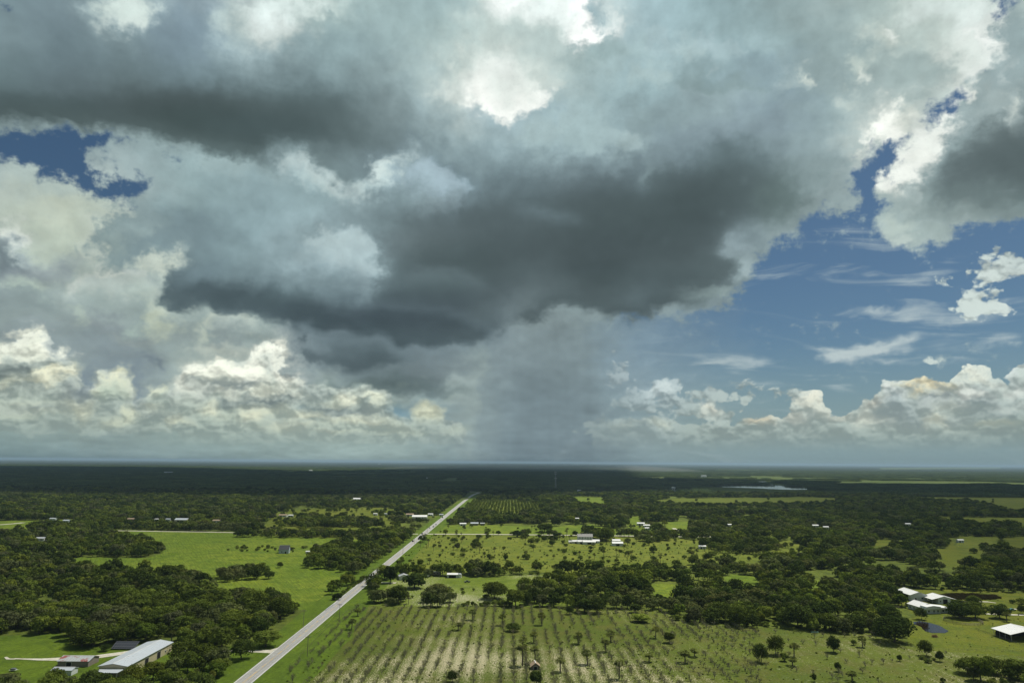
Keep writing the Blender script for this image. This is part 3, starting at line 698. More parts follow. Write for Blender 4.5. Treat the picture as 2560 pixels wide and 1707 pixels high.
    streak = N.noise(N.xyz(N.m('MULTIPLY', azn, 26.0), N.m('MULTIPLY', eln, 2.6), 0.0), 1.0, 3, .55, dims='2D')
    inrain = N.m('MULTIPLY', N.m('MULTIPLY', N.rng(azn, -.12, .03), N.rng(azn, .27, .06)), N.rng(eln, .235, .19))
    rain = N.m('MULTIPLY', inrain, sub(streak, .26))
    dark = N.m('SUBTRACT', N.m('ADD', 1.0, rain), N.m('MULTIPLY', inrain, .05))

    def closure(color):
        bg = t.nodes.new('ShaderNodeBackground')
        N.put(bg.inputs[0], N.mix(1.0, color, (10.0, 10.0, 10.0), 'MULTIPLY'))
        bg.inputs[1].default_value = 0.1
        return bg.outputs[0]

    names = ['tone', 'veil', 'mask', 'mid', 'fine', 'softs', 's1', 'clear', 'cs', 'rag', 'ctex', 'litc', 'hi', 'lo', 'eln', 'dark']
    kinds = ['Color', 'Float', 'Color', 'Float', 'Float', 'Float', 'Float', 'Color', 'Float', 'Float', 'Float', 'Float', 'Color', 'Color', 'Float', 'Float']
    shared = [mid, fine, softs, s1, clear, cs, rag, ctex, litc, hi_c, lo_c, eln, dark]
    PG = {}
    for high in (False, True):
        P = bpy.data.node_groups.new("sky_compose", 'ShaderNodeTree')
        gi, go = group_io(P, [(n, 'NodeSocket' + k) for n, k in zip(names, kinds)], [('Color', 'NodeSocketColor')])
        PG[high] = P
        M = Nodes(P)
        tone, veiln, mask, mid_, fine_, softs_, s1_, clear_, cs_, rag_, ctex_, litc_, hi_, lo_, eln_, dark_ = gi[:16]
        msub = lambda a, k: M.m('MULTIPLY', M.m('SUBTRACT', a, .5), k)
        ms = M.sep(mask)
        tone0 = tone
        lum = M.n.new('ShaderNodeRGBToBW')
        M.put(lum.inputs[0], tone)
        amp = M.rng(lum.outputs[0], .08, .42, TEXA[0], TEXA[1])
        bill = M.m('ADD', M.m('ADD', msub(mid_, TEXA[2]), msub(fine_, TEXA[3])), M.m('ADD', M.m('MULTIPLY', softs_, TEXA[4]), M.m('MULTIPLY', s1_, TEXA[5])))
        gain = M.m('MULTIPLY', M.m('MAXIMUM', M.m('ADD', 1.0, M.m('MULTIPLY', bill, amp)), .3), dark_)
        tone = M.mix(1.0, tone, M.xyz(gain, gain, gain), 'MULTIPLY')
        if not high:
            cb = M.rng(M.m('ADD', ms[2], msub(cs_, 1.5)), .08, .85)
            blue = M.mix(cb, clear_, tuple(lin((184, 199, 201))))
            vl = M.m('ADD', veiln, msub(mid_, .06), clamp=True)
            behind = M.mix(vl, blue, tone)
        else:
            behind = clear_
        deck = M.m('MAXIMUM', M.rng(M.m('ADD', ms[0], rag_), .18, .76), M.rng(ms[0], .84, .96))
        sky = M.mix(deck, behind, tone)
        cm = M.m('MULTIPLY', M.rng(M.m('ADD', ms[1], ctex_), .44, .62), M.rng(ms[1], .03, .15))
        topw = M.rng(ms[1], 1.0, .55, 0.0, .14)
        lit = M.rng(M.m('ADD', litc_, M.m('ADD', topw, M.m('MULTIPLY', M.m('SUBTRACT', lum.outputs[0], .44), .8))), -.50, .60)
        lg = M.m('ADD', .70, M.m('MULTIPLY', lit, .58))
        cc = M.mix(.80, M.mix(lit, lo_, hi_), M.mix(1.0, tone0, M.xyz(lg, lg, lg), 'MULTIPLY'))
        if not high:
            cc = M.mix(M.m('MULTIPLY', M.rng(vl, .4, 1.0), .5), cc, tone)
            cc = M.mix(M.rng(eln_, .015, .11, .34, .0), cc, tuple(lin((152, 168, 164))))
            cm = M.m('MULTIPLY', cm, M.rng(eln_, .010, .045, 0.0, .95))
        P.links.new(M.mix(cm, sky, cc), go[0])

    def pipeline(tab, high):
        mask = use(N, tab[1], az3, el3)
        k = N.m('ADD', N.m('MULTIPLY', mask[1], .85), .15)
        tone = use(N, tab[0], N.m('ADD', azn, N.m('MULTIPLY', k, daz)), N.m('ADD', eln, N.m('MULTIPLY', k, del_)))
        return closure(use(N, PG[high], tone[0], tone[1], mask[0], *shared)[0])

    def pick(f, a, b):
        nd = t.nodes.new('ShaderNodeMixShader')
        N.put(nd.inputs[0], f)
        t.links.new(a, nd.inputs[1])
        t.links.new(b, nd.inputs[2])
        return nd.outputs[0]

    def tree(keys, edges, var, leaf):
        """balanced tree of hard switches, so that only one leaf is evaluated"""
        if len(keys) == 1:
            return leaf(keys[0])
        h = len(keys) // 2
        return pick(N.m('GREATER_THAN', var, float(edges[h])), tree(keys[:h], edges[:h + 1], var, leaf), tree(keys[h:], edges[h:], var, leaf))
    nA, nE = len(AB) - 1, len(EB) - 1
    inner = tree(list(range(nE)), EB, eln, lambda ei: tree(list(range(nA)), AB, azn, lambda ai: pipeline(tabs[ei, ai], EB[ei] > .30)))
    # the rest of the sky dome: broken cumulus over the same blue
    ob = N.noise(tc, 3.0, 5, .55)
    oc = N.mix(N.rng(ob, .36, .66), clear, N.mix(N.rng(ob, .5, .75), tuple(lin((150, 165, 165))), tuple(lin((222, 230, 226)))))
    outer = closure(N.mix(1.0, oc, (.72, .72, .72), 'MULTIPLY'))
    isin = N.m('MULTIPLY', N.m('LESS_THAN', N.m('ABSOLUTE', azn), AZ_MAX), N.m('MULTIPLY', N.m('LESS_THAN', eln, EL_MAX), N.m('GREATER_THAN', eln, -.02)))
    final = pick(isin, outer, inner)
    out = t.nodes.new('ShaderNodeOutputWorld')
    N.l.new(final, out.inputs[0])
    scn.world = w
    return w


WARP = (.026, .075, .018, .055)
TEXA = (.42, 1.0, .24, .20, 1.8, .20)
build_world()
scn.world.cycles.sampling_method = 'NONE'
# ------------------------------------------------------------------ helpers
rnd = random.Random(11)
nrg = np.random.default_rng(11)


def gp(x, y, z=0.0):
    """point of the level land (height z) that the photograph shows at pixel x, y"""
    v = CR @ np.array([(x - 1280.0) / F_PX, -(y - 853.5) / F_PX, -1.0])
    t = (z - CAM_H) / v[2]
    return np.array([v[0] * t, v[1] * t])


def gpoly(pts, z=0.0):
    return np.array([gp(x, y, z) for x, y in pts])


def new_mesh(name, verts, faces, mats, mat_idx=None, smooth=False):
    me = bpy.data.meshes.new(name)
    me.from_pydata([tuple(v) for v in verts], [], faces)
    for m in (mats if isinstance(mats, (list, tuple)) else [mats]):
        me.materials.append(m)
    if mat_idx is not None:
        me.polygons.foreach_set('material_index', np.asarray(mat_idx, np.int32))
    if smooth:
        me.polygons.foreach_set('use_smooth', np.ones(len(me.polygons), bool))
    me.update()
    return me


def link(name, me, parent=None, loc=None, rz=0.0, scale=None):
    o = bpy.data.objects.new(name, me)
    ROOT.objects.link(o)
    if parent is not None:
        o.parent = parent
    if loc is not None:
        o.location = loc
    if rz:
        o.rotation_euler = (0, 0, rz)
    if scale is not None:
        o.scale = scale if hasattr(scale, '__len__') else (scale,) * 3
    return o


def tag(o, label=None, cat=None, group=None, kind=None):
    if label:
        o['label'] = label
    if cat:
        o['category'] = cat
    if group:
        o['group'] = group
    if kind:
        o['kind'] = kind
    return o


class MB:
    """collects shapes into one mesh"""
    def __init__(self):
        self.v, self.f, self.mi = [], [], []

    def add(self, vs, fs, mi=0):
        b = len(self.v)
        self.v += [tuple(map(float, p)) for p in vs]
        self.f += [tuple(i + b for i in f) for f in fs]
        self.mi += [mi] * len(fs)

    def box(self, x0, x1, y0, y1, z0, z1, mi=0):
        self.add([(x0, y0, z0), (x1, y0, z0), (x1, y1, z0), (x0, y1, z0), (x0, y0, z1), (x1, y0, z1), (x1, y1, z1), (x0, y1, z1)],
                 [(0, 3, 2, 1), (4, 5, 6, 7), (0, 1, 5, 4), (1, 2, 6, 5), (2, 3, 7, 6), (3, 0, 4, 7)], mi)

    def tube(self, p, q, r0, r1, n=6, mi=0):
        p, q = Vector(p), Vector(q)
        d = (q - p).normalized()
        a = d.orthogonal().normalized()
        b = d.cross(a)
        vs = []
        for c, r in ((p, r0), (q, r1)):
            for i in range(n):
                t = 2 * math.pi * i / n
                vs.append(c + a * (r * math.cos(t)) + b * (r * math.sin(t)))
        fs = [(i, (i + 1) % n, n + (i + 1) % n, n + i) for i in range(n)]
        fs += [tuple(range(n - 1, -1, -1)), tuple(range(n, 2 * n))]
        self.add(vs, fs, mi)

    def prism(self, pts, y0, y1, mi=0):
        """profile in x,z extruded along y"""
        n = len(pts)
        vs = [(x, y0, z) for x, z in pts] + [(x, y1, z) for x, z in pts]
        fs = [(i, (i + 1) % n, n + (i + 1) % n, n + i) for i in range(n)]
        fs += [tuple(range(n - 1, -1, -1)), tuple(range(n, 2 * n))]
        self.add(vs, fs, mi)

    def mesh(self, name, mats, smooth=False):
        return new_mesh(name, self.v, self.f, mats, self.mi, smooth)


# ------------------------------------------------------------------ materials
MATS = {}


def mat(name, build):
    if name in MATS:
        return MATS[name]
    m = bpy.data.materials.new(name)
    m.use_nodes = True
    t = m.node_tree
    t.nodes.clear()
    N = Nodes(t)
    bs = t.nodes.new('ShaderNodeBsdfPrincipled')
    out = t.nodes.new('ShaderNodeOutputMaterial')
    t.links.new(bs.outputs[0], out.inputs[0])
    build(N, bs, out)
    MATS[name] = m
    return m


def pos(N):
    return N.n.new('ShaderNodeNewGeometry').outputs['Position']


def objco(N):
    return N.n.new('ShaderNodeTexCoord').outputs['Object']


def plain(name, c, rough=.7, var=.15, scale=.6, metal=0.0, spec=.3):
    def b(N, bs, out):
        n = N.noise(objco(N), scale, 4, .6)
        N.put(bs.inputs['Base Color'], N.mix(n, tuple(np.array(c) * (1 - var)), tuple(np.minimum(np.array(c) * (1 + var), .95))))
        bs.inputs['Roughness'].default_value = rough
        bs.inputs['Metallic'].default_value = metal
        bs.inputs['Specular IOR Level'].default_value = spec
    return mat(name, b)


def ribbed(name, c, pitch=.9, rough=.45, dirt=(.35, .33, .30), amount=.25, axis=0):
    """painted ribbed sheet metal with some streaked dirt"""
    def b(N, bs, out):
        co = objco(N)
        s = N.sep(co)
        wv = N.m('PINGPONG', N.m('MULTIPLY', s[axis], 1.0 / pitch), 1.0)
        n = N.noise(co, .35, 5, .65)
        base = N.mix(N.rng(n, .45, .80, 0, amount), tuple(c), dirt)
        N.put(bs.inputs['Base Color'], N.mix(N.rng(wv, .86, 1.0, 0, .22), base, tuple(np.array(c) * .6)))
        bs.inputs['Roughness'].default_value = rough
        bs.inputs['Specular IOR Level'].default_value = .35
    return mat(name, b)


def scrub_mat(name, stops, sand=0.0, scale=1.0, furrow=0.0, direction=0.0):
    """turf: greens at several sizes of patch, some bare sand between"""
    def b(N, bs, out):
        p = pos(N)
        s = N.sep(p)
        flat = N.xyz(s[0], s[1], 0.0)
        big = N.noise(flat, .006 * scale, 4, .6, dims='2D')
        med = N.noise(flat, .045 * scale, 5, .65, dims='2D')
        fin = N.noise(flat, .55, 5, .7, dims='2D')
        a, c, d = stops
        f = N.rng(big, .36, .64)
        colr = N.mix(f, a, c)
        colr = N.mix(N.rng(med, .42, .68, 0, .85), colr, d)
        g = N.rng(fin, .25, .75, .68, 1.32, smooth=False)
        colr = N.mix(1.0, colr, N.xyz(g, g, g), 'MULTIPLY')
        if furrow:
            ca, sa = math.cos(direction), math.sin(direction)
            across = N.m('ADD', N.m('MULTIPLY', s[0], ca), N.m('MULTIPLY', s[1], sa))
            along = N.m('ADD', N.m('MULTIPLY', s[0], -sa), N.m('MULTIPLY', s[1], ca))
            st = N.noise(N.xyz(N.m('MULTIPLY', across, .55), N.m('MULTIPLY', along, .035), 0.0), 1.0, 5, .65, dims='2D')
            g2 = N.rng(st, .3, .7, 1 - furrow, 1 + furrow, smooth=False)
            colr = N.mix(1.0, colr, N.xyz(g2, g2, g2), 'MULTIPLY')
        if sand:
            sn = N.noise(flat, .9, 6, .75, dims='2D')
            sm = N.rng(N.m('ADD', sn, N.m('MULTIPLY', N.m('SUBTRACT', big, .5), .6)), .66 - sand, .74 - sand)
            colr = N.mix(sm, colr, (.50, .46, .36))
        N.put(bs.inputs['Base Color'], colr)
        bs.inputs['Roughness'].default_value = .95
        bs.inputs['Specular IOR Level'].default_value = .05
    return mat(name, b)


M_FLOOR = scrub_mat('forest_floor', ((.095, .125, .022), (.130, .160, .028), (.060, .082, .018)), scale=2.0)
M_FAR = None


def far_land(N, bs, out):
    # land as far as the horizon: woods with strips of pasture, all of it real ground colour
    p = pos(N)
    s = N.sep(p)
    flat = N.xyz(s[0], s[1], 0.0)
    w = N.noise(N.xyz(N.m('MULTIPLY', s[0], .00022), N.m('MULTIPLY', s[1], .00050), 0.0), 1.0, 5, .6, dims='2D')
    med = N.noise(flat, .004, 5, .65, dims='2D')
    fin = N.noise(flat, .08, 5, .7, dims='2D')
    colr = N.mix(N.rng(med, .35, .65), (.020, .028, .013), (.036, .046, .018))
    colr = N.mix(N.m('MULTIPLY', N.rng(w, .62, .65), N.rng(s[1], 8500, 10500)), colr, (.060, .080, .034))
    g = N.rng(fin, .25, .75, .6, 1.4, smooth=False)
    N.put(bs.inputs['Base Color'], N.mix(1.0, colr, N.xyz(g, g, g), 'MULTIPLY'))
    bs.inputs['Roughness'].default_value = 1.0
    bs.inputs['Specular IOR Level'].default_value = 0.0


M_FAR = mat('open_country', far_land)
M_PASTURE = scrub_mat('pasture_grass', ((.115, .168, .020), (.158, .202, .025), (.085, .134, .017)), scale=1.5, furrow=.26, direction=.5)
M_VERGE = scrub_mat('verge_grass', ((.088, .138, .016), (.110, .162, .018), (.070, .112, .015)), scale=2.0, furrow=.10)
M_SCRUBBY = scrub_mat('rough_grass', ((.125, .155, .022), (.165, .185, .030), (.085, .120, .020)), scale=2.2, furrow=.10, direction=1.2)
M_PADDOCK = scrub_mat('paddock_grass', ((.110, .135, .018), (.135, .150, .022), (.085, .118, .018)), scale=1.2, furrow=.10, direction=.9)
M_FARFIELD = scrub_mat('far_pasture', ((.085, .120, .030), (.115, .145, .040), (.060, .090, .026)), scale=.35, furrow=.12, direction=1.5)
M_HOME = scrub_mat('homestead_grass', ((.120, .165, .022), (.145, .190, .026), (.090, .130, .018)), sand=.05, scale=1.6, furrow=.12, direction=1.3)


def orchard_ground(N, bs, out):
    p = pos(N)
    s = N.sep(p)
    flat = N.xyz(s[0], s[1], 0.0)
    big = N.noise(flat, .011, 4, .6, dims='2D')
    med = N.noise(flat, .07, 5, .65, dims='2D')
    fin = N.noise(flat, .8, 6, .75, dims='2D')
    colr = N.mix(N.rng(big, .36, .62), (.078, .106, .018), (.102, .130, .021))
    colr = N.mix(N.rng(med, .40, .70, 0, .8), colr, (.104, .110, .028))
    g = N.rng(fin, .25, .75, .55, 1.45, smooth=False)
    colr = N.mix(1.0, colr, N.xyz(g, g, g), 'MULTIPLY')
    # mown lanes between the rows of trees, worn to pale sand towards the near side of the grove
    lane = N.m('PINGPONG', N.m('DIVIDE', N.m('SUBTRACT', s[0], ROW_X0), ROW_STEP), .5)      # 0 on a row, .5 between rows
    lane = N.m('ADD', lane, N.m('MULTIPLY', N.m('SUBTRACT', med, .5), .5))
    sn = N.noise(N.xyz(N.m('MULTIPLY', s[0], 1.6), N.m('MULTIPLY', s[1], .75), 0.0), 1.0, 6, .82, dims='2D')
    near = N.m('MULTIPLY', N.rng(s[1], 450, 365), N.m('MULTIPLY', N.rng(s[0], -112, -60), N.rng(s[0], 120, 50)))
    near = N.m('ADD', N.m('MULTIPLY', near, .12), N.m('MULTIPLY', N.m('SUBTRACT', big, .5), .50))
    k = N.m('ADD', N.m('ADD', sn, near), N.m('MULTIPLY', lane, .15))
    k = N.m('ADD', k, N.m('MULTIPLY', N.rng(s[1], 500, 430), .02))
    sm = N.rng(k, .700, .765)
    colr = N.mix(N.m('MULTIPLY', sm, .85), colr, (.52, .47, .33))
    # white flowering streaks further right
    fl = N.noise(N.xyz(N.m('MULTIPLY', N.m('ADD', N.m('MULTIPLY', s[0], .9), N.m('MULTIPLY', s[1], .43)), .16),
                       N.m('MULTIPLY', N.m('SUBTRACT', N.m('MULTIPLY', s[1], .9), N.m('MULTIPLY', s[0], .43)), .85), 0.0), 1.0, 5, .75, dims='2D')
    fm = N.m('MULTIPLY', N.rng(fl, .635, .70), N.rng(s[0], 70, 130))
    colr = N.mix(N.m('MULTIPLY', fm, .55), colr, (.40, .42, .30))
    N.put(bs.inputs['Base Color'], colr)
    bs.inputs['Roughness'].default_value = .95
    bs.inputs['Specular IOR Level'].default_value = .05


ROW_STEP = 6.3
ROW_X0 = 2.0
M_ORCHARD = mat('orchard_turf', orchard_ground)


def water_mat(name, c, rough=.06):
    def b(N, bs, out):
        bs.inputs['Base Color'].default_value = (*c, 1)
        bs.inputs['Roughness'].default_value = rough
        bs.inputs['IOR'].default_value = 1.33
        bs.inputs['Specular IOR Level'].default_value = .5 if 'lake' in name else .22
        bu = N.n.new('ShaderNodeBump')
        bu.inputs['Strength'].default_value = .02
        bu.inputs['Distance'].default_value = .3
        N.put(bu.inputs['Height'], N.noise(pos(N), .8, 3, .5))
        N.l.new(bu.outputs[0], bs.inputs['Normal'])
    return mat(name, b)


M_POND = water_mat('pond_water', (.012, .007, .004), .12)
M_LAKE = water_mat('lake_water', (.030, .040, .042), .05)


def sand_build(N, bs, out):
    p = pos(N)
    n = N.noise(p, .35, 6, .7)
    N.put(bs.inputs['Base Color'], N.mix(N.rng(n, .35, .65), (.46, .43, .34), (.66, .64, .54)))
    bs.inputs['Roughness'].default_value = .95


M_SAND = mat('white_sand_track', sand_build)


def asphalt_build(N, bs, out):
    p = pos(N)
    s = N.sep(p)
    n = N.noise(p, .5, 6, .7)
    track = N.noise(N.xyz(N.m('MULTIPLY', s[0], 1.3), N.m('MULTIPLY', s[1], .02), 0.0), 1.0, 4, .6, dims='2D')
    c = N.mix(N.rng(n, .3, .7), (.300, .300, .290), (.400, .400, .385))
    N.put(bs.inputs['Base Color'], N.mix(N.rng(track, .42, .62, 0, .55), c, (.230, .230, .228)))
    bs.inputs['Roughness'].default_value = .85


M_ROAD = mat('sun_bleached_asphalt', asphalt_build)
M_LINE = plain('white_road_paint', (.72, .72, .70), .6, .12, 1.5)
M_YELLOW = plain('yellow_road_paint', (.62, .40, .06), .6, .15, 1.5)

# ------------------------------------------------------------------ land
def sheet(name, poly, z, material, kind='structure', jitter=0.0, seg=20.0):
    """a level sheet in the outline poly (world x, y), its edge subdivided and slightly uneven"""
    pts = []
    n = len(poly)
    for i in range(n):
        a, b = np.array(poly[i]), np.array(poly[(i + 1) % n])
        k = max(1, min(60, int(np.linalg.norm(b - a) / seg)))
        for j in range(k):
            q = a + (b - a) * j / k
            if jitter:
                q = q + nrg.normal(0, jitter, 2)
            pts.append((q[0], q[1], 0.0))
    bm = bmesh.new()
    vs = [bm.verts.new(p) for p in pts]
    f = bm.faces.new(vs)
    if f.normal.z < 0:
        f.normal_flip()
    bm.normal_update()
    if f.normal.z < 0:
        bmesh.ops.reverse_faces(bm, faces=[f])
    bmesh.ops.triangulate(bm, faces=bm.faces[:])
    me = bpy.data.meshes.new(name)
    bm.to_mesh(me)
    bm.free()
    me.materials.append(material)
    o = link(name, me, loc=(0, 0, z))
    tag(o, kind=kind)
    return o


def strip(pts, w, z=0.0):
    """left and right edges of a ribbon of width w along world points"""
    P = [np.array(p, float) for p in pts]
    L, R = [], []
    for i, p in enumerate(P):
        d = P[min(i + 1, len(P) - 1)] - P[max(i - 1, 0)]
        d /= np.linalg.norm(d)
        nn = np.array([-d[1], d[0]])
        ww = w[i] if hasattr(w, '__len__') else w
        L.append(p + nn * ww / 2)
        R.append(p - nn * ww / 2)
    return L, R


def ribbon(name, pts, w, z, material, kind='structure', parent=None):
    L, R = strip(pts, w)
    vs = [(p[0], p[1], 0) for p in L] + [(p[0], p[1], 0) for p in R]
    n = len(L)
    fs = [(i, n + i, n + i + 1, i + 1) for i in range(n - 1)]
    o = link(name, new_mesh(name, vs, fs, material), loc=(0, 0, z), parent=parent)
    if kind:
        tag(o, kind=kind)
    return o


G = 70000.0
verts = [(-G, -3000, 0), (G, -3000, 0), (G, G, 0), (-G, G, 0)]
tag(link('ground', new_mesh('ground', verts, [(0, 1, 2, 3)], M_FAR)), kind='structure')
tag(link('woodland_floor', new_mesh('woodland_floor', [(-2600, 150, 0), (2600, 150, 0), (4200, 4200, 0), (-4200, 4200, 0)], [(0, 1, 2, 3)], M_FLOOR), loc=(0, 0, .01)), kind='structure')

# clearings: (name, outline in photo pixels, material, seed of scattered growth)
CLEAR = {}


LOWER = {'pasture': 1, 'mid_left': 1, 'scrub_field': 1, 'far_left_strip': 1, 'pine_rows': .6, 'strip_a': .8, 'strip_b': .8, 'strip_c': .8}


def clearing(key, name, pix, material, z=.03, jitter=1.0, seg=12):
    k = LOWER.get(key, 1 if key.startswith('glade') else 0)
    if k:                                        # the near rim of a glade is hidden by the crowns in front of it
        ym = (min(p[1] for p in pix) + max(p[1] for p in pix)) / 2
        if key == 'pasture':
            pix = [(x, y + .09 * (y - 1157) if (y > 1400 and x < 830) else y) for x, y in pix]
        elif key == 'scrub_field':
            pix = [(x, y + .045 * (y - 1157) if (y > 1375 and x > 1000) else y) for x, y in pix]
        else:
            pix = [(x, y + k * .095 * (y - 1157) if y > ym else y) for x, y in pix]
    poly = gpoly(pix)
    CLEAR[key] = poly
    sheet(name, poly, .02 + .004 * len(CLEAR), material, jitter=jitter, seg=seg)
    return poly


clearing('pasture', 'pasture', [(285, 1326), (450, 1329), (626, 1333), (760, 1334), (905, 1340), (1012, 1352), (1000, 1385), (965, 1415), (940, 1440), (840, 1530), (815, 1505), (700, 1482), (655, 1478),
                                (560, 1466), (520, 1442), (470, 1412), (330, 1408), (190, 1404), (170, 1400), (200, 1392), (365, 1394), (404, 1384), (398, 1372), (340, 1352), (292, 1340), (268, 1330)], M_PASTURE, .03)
clearing('barnyard', 'barnyard_grass', [(-150, 1588), (0, 1589), (136, 1583), (176, 1592), (171, 1611), (245, 1617), (280, 1612), (435, 1612), (512, 1622), (640, 1608), (735, 1588), (760, 1600),
                                        (560, 1800), (-300, 1800), (-200, 1700)], M_VERGE, .04)
clearing('far_left_strip', 'meadow_strip', [(-40, 1302), (215, 1298), (230, 1303), (110, 1310), (60, 1322), (-40, 1322)], M_PASTURE, .03)
clearing('mid_left', 'cattle_meadow', [(655, 1308), (690, 1282), (760, 1272), (860, 1270), (960, 1268), (1000, 1276), (960, 1290), (1010, 1304), (1070, 1314), (1062, 1324), (1010, 1322), (905, 1332), (760, 1326), (660, 1322)], M_PADDOCK, .03)
clearing('north_strip', 'north_meadow', [(1094, 1314), (1165, 1310), (1290, 1314), (1378, 1316), (1480, 1310), (1500, 1316), (1540, 1322), (1634, 1318), (1650, 1326), (1620, 1338), (1500, 1338), (1280, 1336), (1085, 1334)], M_PASTURE, .03)
clearing('scrub_field', 'scrub_meadow', [(1082, 1336), (1280, 1338), (1500, 1340), (1640, 1344), (1760, 1350), (1900, 1352), (1990, 1362), (2010, 1380), (1905, 1392), (1800, 1400), (1650, 1412), (1520, 1420), (1250, 1418), (1010, 1424), (960, 1430)], M_SCRUBBY, .03)
clearing('homestead', 'homestead_meadow', [(950, 1470), (958, 1448), (1050, 1442), (1200, 1441), (1330, 1438), (1505, 1437), (1512, 1454), (1440, 1462), (1300, 1470), (1300, 1492), (1500, 1496), (1500, 1512), (1300, 1515), (1100, 1516), (890, 1514), (872, 1534)], M_HOME, .03)
clearing('orchard', 'orchard_field', [(885, 1512), (1100, 1517), (1280, 1517), (1511, 1519), (1675, 1530), (1680, 1549), (1797, 1564), (1920, 1572), (2097, 1582), (2192, 1584), (2258, 1602), (2300, 1624), (2620, 1640),
                                     (2900, 1800), (560, 1800), (700, 1712), (757, 1640), (826, 1562)], M_ORCHARD, .035)
clearing('paddock', 'paddock', [(2262, 1601), (2270, 1560), (2285, 1540), (2240, 1500), (2222, 1474), (2330, 1472), (2440, 1476), (2600, 1484), (2800, 1500), (3000, 1660), (2600, 1640), (2300, 1625)], M_PADDOCK, .04)
clearing('glade_1', 'glade', [(1620, 1461), (1650, 1458), (1707, 1462), (1690, 1470), (1640, 1473)], M_PASTURE)
clearing('glade_2', 'glade', [(1806, 1444), (1830, 1435), (1895, 1438), (1900, 1448), (1850, 1456)], M_PASTURE)
clearing('glade_3', 'glade', [(2022, 1462), (2030, 1449), (2060, 1450), (2056, 1468)], M_PASTURE)
clearing('glade_4', 'glade', [(2180, 1362), (2190, 1348), (2228, 1350), (2230, 1360)], M_PADDOCK)
clearing('glade_5', 'glade', [(2340, 1394), (2345, 1372), (2440, 1368), (2480, 1378), (2470, 1396)], M_PADDOCK)
clearing('glade_6', 'glade', [(2495, 1366), (2510, 1344), (2620, 1338), (2620, 1372)], M_PADDOCK)
clearing('glade_7', 'glade', [(2335, 1300), (2350, 1292), (2390, 1293), (2560, 1294), (2600, 1308), (2480, 1306)], M_PADDOCK)
clearing('glade_8', 'glade', [(1918, 1378), (1925, 1355), (1980, 1350), (2010, 1366), (1990, 1382)], M_SCRUBBY)
clearing('glade_9', 'glade', [(1570, 1304), (1574, 1290), (1602, 1291), (1600, 1304)], M_PASTURE)
clearing('glade_10', 'glade', [(1664, 1318), (1664, 1303), (1724, 1304), (1728, 1322)], M_PASTURE)
clearing('glade_11', 'glade', [(2350, 1362), (2380, 1350), (2402, 1362), (2390, 1372)], M_PADDOCK)
clearing('glade_12', 'glade', [(2390, 1350), (2400, 1341), (2500, 1342), (2500, 1350)], M_SCRUBBY)
clearing('pine_rows', 'young_plantation_floor', [(1148, 1276), (1180, 1252), (1290, 1252), (1350, 1262), (1360, 1276), (1260, 1280)], M_SCRUBBY)
clearing('strip_a', 'far_meadow', [(1378, 1245), (1420, 1241), (1508, 1243), (1520, 1262), (1480, 1262), (1420, 1250)], M_PASTURE)
clearing('strip_b', 'far_meadow', [(1626, 1258), (1640, 1250), (1700, 1246), (1800, 1244), (1900, 1244), (2000, 1242), (2090, 1244), (2092, 1254), (1990, 1256), (1880, 1258), (1740, 1256)], M_PADDOCK)
clearing('strip_c', 'far_meadow', [(2212, 1246), (2330, 1241), (2560, 1242), (2700, 1242), (2700, 1290), (2540, 1276), (2440, 1258), (2340, 1254)], M_PADDOCK)
# far pastures beyond two kilometres
FAR_FIELDS = [
    [(640, 1190), (700, 1177), (860, 1176), (1000, 1176), (1130, 1177), (1120, 1186), (1050, 1190), (900, 1190), (760, 1193), (660, 1193)],
    [(1040, 1196), (1180, 1193), (1200, 1201), (1100, 1202)], [(1230, 1197), (1280, 1196), (1280, 1201), (1230, 1201)],
    [(900, 1228), (980, 1226), (1170, 1227), (1160, 1240), (900, 1238)], [(695, 1225), (745, 1218), (760, 1226), (700, 1232)],
    [(1550, 1194), (1660, 1192), (1670, 1197), (1560, 1198)], [(1600, 1200), (1720, 1193), (1900, 1192), (2110, 1194), (2140, 1199), (1900, 1201), (1650, 1202)],
    [(1710, 1177), (1800, 1173), (1900, 1174), (1900, 1180), (1760, 1180)], [(2120, 1192), (2240, 1188), (2420, 1189), (2440, 1197), (2250, 1198), (2130, 1197)],
    [(2090, 1199), (2240, 1196), (2420, 1203), (2700, 1204), (2700, 1210), (2400, 1207), (2190, 1210), (2080, 1206)], [(1450, 1222), (1690, 1219), (1700, 1223), (1450, 1224)],
    [(2020, 1217), (2140, 1216), (2145, 1226), (2020, 1224)], [(60, 1174), (130, 1170), (210, 1173), (130, 1177)], [(-40, 1206), (0, 1195), (30, 1200), (70, 1203), (20, 1208)],
    [(470, 1176), (540, 1173), (540, 1178), (480, 1179)], [(600, 1180), (680, 1176), (720, 1180), (640, 1186)], [(1750, 1189), (1760, 1186), (1990, 1187), (1990, 1190)],
    [(1280, 1226), (1380, 1222), (1380, 1228)], [(700, 1172), (900, 1169), (900, 1172)], [(2200, 1169), (2500, 1167), (2500, 1170), (2200, 1171)],
]
FARP = []
for i, pix in enumerate(FAR_FIELDS):
    ym = (min(p[1] for p in pix) + max(p[1] for p in pix)) / 2
    pix = [(x, y + .13 * (y - 1157) if y > ym else y) for x, y in pix]
    poly = gpoly(pix)
    FARP.append(poly)
    sheet('far_pasture', poly, .4 + .02 * i, M_FARFIELD, jitter=8, seg=60)
LAKES = [gpoly([(1780, 1214), (1830, 1211.5), (1930, 1211.5), (2008, 1217), (2020, 1224), (1960, 1224), (1880, 1220), (1790, 1217.5)]),
         gpoly([(1440, 1227), (1470, 1225), (1700, 1225), (1705, 1231), (1600, 1233), (1450, 1232)])]
for p in LAKES:
    sheet('water', p, 1.0, M_LAKE, jitter=3, seg=40)
